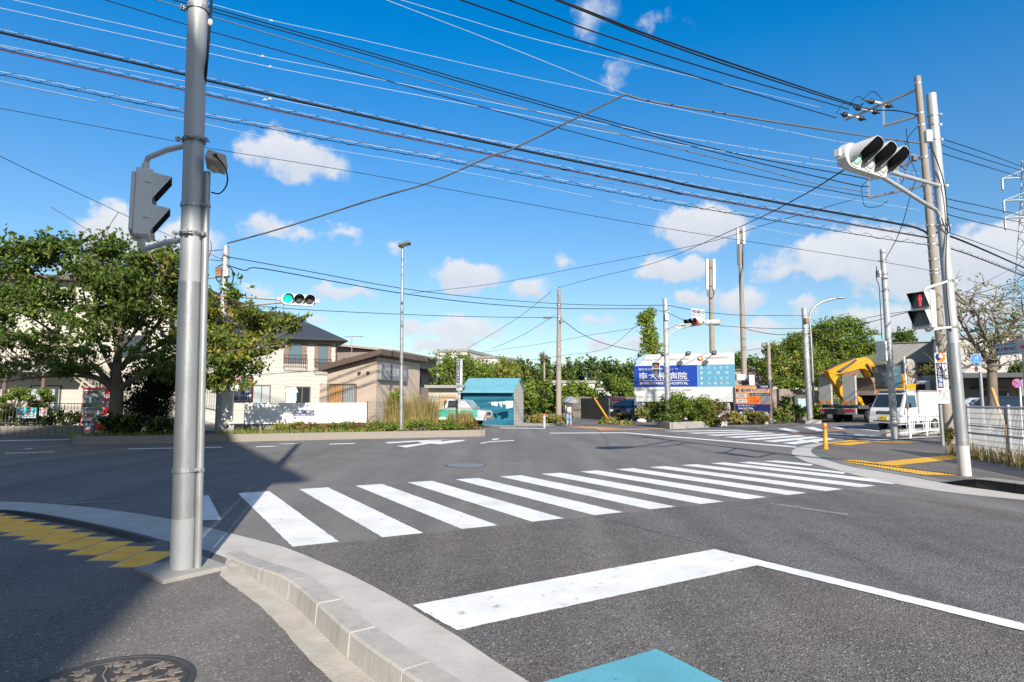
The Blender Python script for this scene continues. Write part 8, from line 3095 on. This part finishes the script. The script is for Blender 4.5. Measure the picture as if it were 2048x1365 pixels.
# trees: middle
tr_spec = [
    ('round leafy tree left of the pylon sign, before the white block', 905, 845, 44, [(0, 0, 3.2, 1.5, 1.4, 1.2), (-.5, .2, 4., 1., 1., .8), (.7, 0, 3.8, .9, 1, .8), (.1, 0, 2.2, 1.7, 1.4, .9)], ['leaf_mid', 'leaf_bright'], .17, 4600),
    ('leafy tree just right of the pylon sign', 945, 845, 46, [(0, 0, 2.8, 1.6, 1.4, 1.2), (.8, .1, 3.2, 1, 1, .7), (-.9, .1, 3.1, .9, 1, .8)], ['leaf_mid', 'leaf_bright'], .17, 4200),
    ('yellowish leafy tree behind the middle of the shed roof', 985, 845, 48, [(0, 0, 3.1, 1.7, 1.4, 1.2), (.9, .1, 3.7, .8, 1, .8), (-1., .1, 3.4, .9, 1, .8)], ['leaf_bright', 'leaf_mid', 'leaf_yellow'], .18, 4200),
    ('leafy tree behind the right end of the shed roof', 1022, 845, 50, [(0, 0, 3., 1.4, 1.4, 1.2), (.5, .1, 3.5, .8, 1, .7)], ['leaf_mid', 'leaf_yellow'], .18, 3000)]
for lab, px, py, Y, bl, m, lf_, n in tr_spec:
    b = W(px, py, Y); b.z = 0
    sc = 1.0
    tree(lab, b, 5., bl, m, lf_, n, .12, 'leafy trees behind the shed')
far_spec = [(1062, 730, 78, 18, 0), (1040, 726, 80, 15, 1), (1090, 722, 82, 15, 1), (1112, 722, 84, 18, 0), (1134, 720, 82, 17, 0), (1158, 728, 84, 14, 1), (1183, 722, 80, 17, 1), (1215, 716, 82, 22, 0), (1240, 720, 80, 20, 0), (1262, 724, 78, 16, 0), (1285, 720, 82, 18, 0), (1480, 712, 76, 20, 0), (1508, 706, 78, 22, 0), (1530, 716, 76, 16, 0)]
nm = ['dark crown above the shed right end', 'pointed conifer left of the thin far post, above the shed', 'pointed conifer left of the lone concrete pole', 'broad dark crown right behind the lone concrete pole', 'broad crown right of the lone concrete pole', 'pointed conifer in the gap above the umbrella', 'tall pointed conifer above the plank fence', 'broad high crown above the black wall', 'broad crown above the red and white board', 'dark crown at the left edge of the hospital billboard', 'dark crown peeping behind the billboard top', 'dark crown between billboard and leaning pole', 'broad dark crown right of the leaning pole', 'dark crown above the brown weathered house']
for k, ((px, top, Y, wpx, con), lab) in enumerate(zip(far_spec, nm)):
    b = W(px, 800, Y); b.z = 0
    ht_ = W(px, top, Y).z
    r = L(wpx, Y)
    if con:
        bl = [(rng.uniform(-.2, .2), 0, ht_ * f, r * (1.12 - f) * 1.3 + .25, r * (1.1 - f) + .25, ht_ * .12) for f in (.25, .4, .55, .7, .82, .92, .98)]
    else:
        bl = [(rng.uniform(-.6, .6) * r, rng.uniform(-.3, .3) * r, ht_ * rng.uniform(.35, .8), r * rng.uniform(.4, .7), r * .6, ht_ * rng.uniform(.12, .2)) for _ in range(9)] + [(0, 0, ht_ * .85, r * .55, r * .5, ht_ * .15)]
    tree(lab, b, ht_, bl, ['leaf_conifer', 'leaf_mid', 'leaf_conifer'] if con else ['leaf_conifer', 'leaf_mid'], .30, 2600, .16, 'trees of the far wood', bark='bark', clump=.5)
# thin far post among them
B = W(1090, 790, 60); B.z = 0
pole('post', 'thin pale far post with a dry creeper at its top, before the wood', 'post', B, W(1088, 708, 60), [('shaft', 0, 1, .11, .09, 'pole_concrete')], n=10)
bush('dry brown creeper hanging at the top of the thin far post', 1085, 716, 59.8, 4, 10, ['leaf_brown', 'bark_pale'], .13, 300, .2, stem=False, name='creeper')
# right hand trees
def big_tree(label, px, Y, blobs_px, m, leaf_, n, tr_=.2, dd=1.3, clump=.5, bark='bark', name='tree'):
    b = W(px, 842, Y); b.z = 0
    bl = [(*(W(x, y, Y + e) - b), L(rx, Y), dd, L(ry, Y)) for x, y, rx, ry, e in blobs_px]
    return tree(label, b, max(v[2] for v in bl), bl, m, leaf_, n, tr_, None, name, 12, clump, bark)


big_tree('tall green tree behind the excavator, left of the guard-rail pole', 1690, 52, [(1655, 660, 26, 18, 0), (1690, 650, 30, 14, .5), (1720, 668, 24, 14, 0), (1670, 685, 36, 18, -.5), (1710, 695, 34, 18, 0), (1640, 690, 26, 16, .4), (1740, 700, 18, 10, 0), (1680, 715, 44, 18, .2), (1630, 668, 16, 9, 0)], ['leaf_mid', 'leaf_bright', 'leaf_mid'], .19, 11000, .22, 1.6)
big_tree('yellow-green tree between the two silver poles and the brown house', 1575, 49, [(1570, 720, 34, 26, 0), (1600, 700, 26, 22, .5), (1540, 735, 26, 22, 0), (1610, 735, 30, 22, -.4), (1570, 760, 44, 18, 0), (1590, 680, 12, 10, .2), (1622, 755, 26, 18, 0), (1545, 700, 12, 10, 0), (1585, 690, 14, 8, 0)], ['leaf_mid', 'leaf_yellow', 'leaf_bright'], .18, 10500, .2, 1.5)
big_tree('dense green tree behind the upright ramps', 1650, 50, [(1640, 740, 26, 22, 0), (1665, 750, 22, 22, .3), (1660, 780, 20, 26, 0), (1640, 715, 20, 16, 0)], ['leaf_mid', 'leaf_bright'], .18, 4800, .2, 1.2)
bush('creeper shrub along the top of the rough retaining wall', 1590, 770, 43.5, 40, 7, ['leaf_bright', 'leaf_mid'], .14, 2600, .4, blobs=12, stem=False, name='creeper')
big_tree('small round-topped tree above the grey concrete building', 1806, 64, [(1806, 672, 15, 8, 0), (1806, 682, 18, 8, 0), (1800, 692, 16, 8, 0), (1812, 690, 14, 8, 0)], ['leaf_conifer', 'leaf_mid'], .24, 2600, .16, 1.)
bush('yellowish hedge on the pale panelled wall over the truck', 1865, 742, 43, 26, 6, ['leaf_yellow', 'leaf_brown', 'leaf_mid'], .12, 1400, .4, blobs=8, stem=False)
# tree with thinned crown at the right edge, with its stake
Yb = 20.
b = W(1983, 840, Yb); b.z = .02
t = thing('tree', 'gnarled half-bare street tree behind the white mesh fence', 'tree', b)
q = lambda x, y, e=0.: W(x, y, Yb + e) - b
mb = MB()
trk = [q(1986, 850), q(1986, 820), q(1985, 780), q(1984, 745), q(1985, 720), q(1990, 700)]
mb.tube(spline(trk, 4), [float(np.interp(i, [0, 20], [.16, .12])) for i in range(21)], 10)
tips = []
for pts, r0, e in (([(1985, 735), (1968, 712), (1950, 690), (1935, 665), (1922, 645), (1912, 628)], .10, .6), ([(1988, 712), (1975, 680), (1962, 655), (1955, 630), (1940, 612)], .09, -.6), ([(1990, 705), (2000, 680), (2015, 662), (2030, 645), (2048, 632), (2070, 615)], .10, .4), ([(1988, 715), (1992, 680), (1994, 650), (1985, 625), (1990, 605)], .08, .9), ([(1990, 705), (2010, 690), (2030, 682), (2055, 668), (2080, 655)], .08, -.7), ([(1984, 742), (1970, 736), (1955, 728), (1935, 735), (1922, 738)], .05, -.4), ([(1990, 740), (2000, 736), (1998, 722), (2002, 710)], .05, -.2)):
    k = len(pts)
    P_ = [q(x, y, e * i / (k - 1) * 1.4) for i, (x, y) in enumerate(pts)]
    S_ = spline(P_, 4)
    mb.tube(S_, [max(.018, r0 * (1 - .85 * i / len(S_))) for i in range(len(S_))], 6)
    for i in range(1, k):
        for s in range(4):
            e_ = P_[i] + Vector((rng.uniform(-.75, .75), rng.uniform(-.6, .6), rng.uniform(.0, .75)))
            p_, r_ = limb(P_[i], e_, .03, .008, .2, 4)
            mb.tube(p_, r_, 4)
            if i > 1 or s < 1:
                tips.append((*e_, .22, .22, .12))
            for s2 in range(2):
                f_ = e_ + Vector((rng.uniform(-.4, .4), rng.uniform(-.3, .3), rng.uniform(-.05, .4)))
                p_, r_ = limb(e_, f_, .012, .005, .2, 3)
                mb.tube(p_, r_, 4)
                tips.append((*f_, .16, .16, .1))
mb.build('trunk', 'bark_pale', t)
leaves('crown', ['leaf_yellow', 'leaf_mid', 'leaf_brown'], t, tips, .07, 1300, .14, 5, .2, 1.9, .6)
a, c = W(1984, 778, Yb - .2), W(2022, 858, 17.5)
c.z = .02
o = MB().cyl((0, 0, 0), a - c, .055, .05, 10).build('tree_stake', 'wood_orange', None, 0, c)
tag(o, 'slanting wooden stake propping the gnarled half-bare tree', 'stake')
gr = blades('grass', 'leaf_straw', None, [(fo.x + u_.x * k * .42 + .15, fo.y + u_.y * k * .42 + .45, .02, .35) for u_ in [Vector((b_.x, b_.y, 0)) for b_ in [(Vector((W(2052, 912, 13.6).x, W(2052, 912, 13.6).y, 0)) - Vector((W(1933, 892, 16.2).x, W(1933, 892, 16.2).y, 0))).normalized()]] for k in range(18)], .42, 70, .8, .6, .010)
gr['kind'] = 'stuff'
gr = blades('grass', 'grass', None, [(fo.x + .42 * k * .82 - .1, fo.y - .42 * k * .58 - .0, .02, .22) for k in range(16)], .16, 40, .8, .6, .009)
gr['kind'] = 'stuff'
p = GP(1902, 888)
bush('scrubby weeds at the foot of the concrete utility pole', 1898, 868, p.y - .4, 9, 18, ['leaf_brown', 'leaf_mid'], .06, 700, .3, blobs=5, name='weeds', cat='weeds', z=.0)
bush('dark conifer at the right edge behind the no-stopping sign', 2046, 745, 30, 16, 24, ['leaf_conifer', 'leaf_mid'], .12, 2600, .7, blobs=8, z=.1)
# white litter at the roadside
o = MB().box((0, 0, 0), (.55, .3, .02)).build('rubbish_bag', 'cloth_white', None, 0, W(1283, 842, 38))
mb = MB(); mb.sph((0, 0, .12), (.32, .2, .14), 0, 9, 6)
bpy.data.objects.remove(o)
o = mb.build('rubbish_bag', 'cloth_white', None, 0, W(1283, 843, 38) + Vector((0, 0, -.1)))
tag(o, 'crumpled white rubbish bag in the weeds before the billboard', 'rubbish')
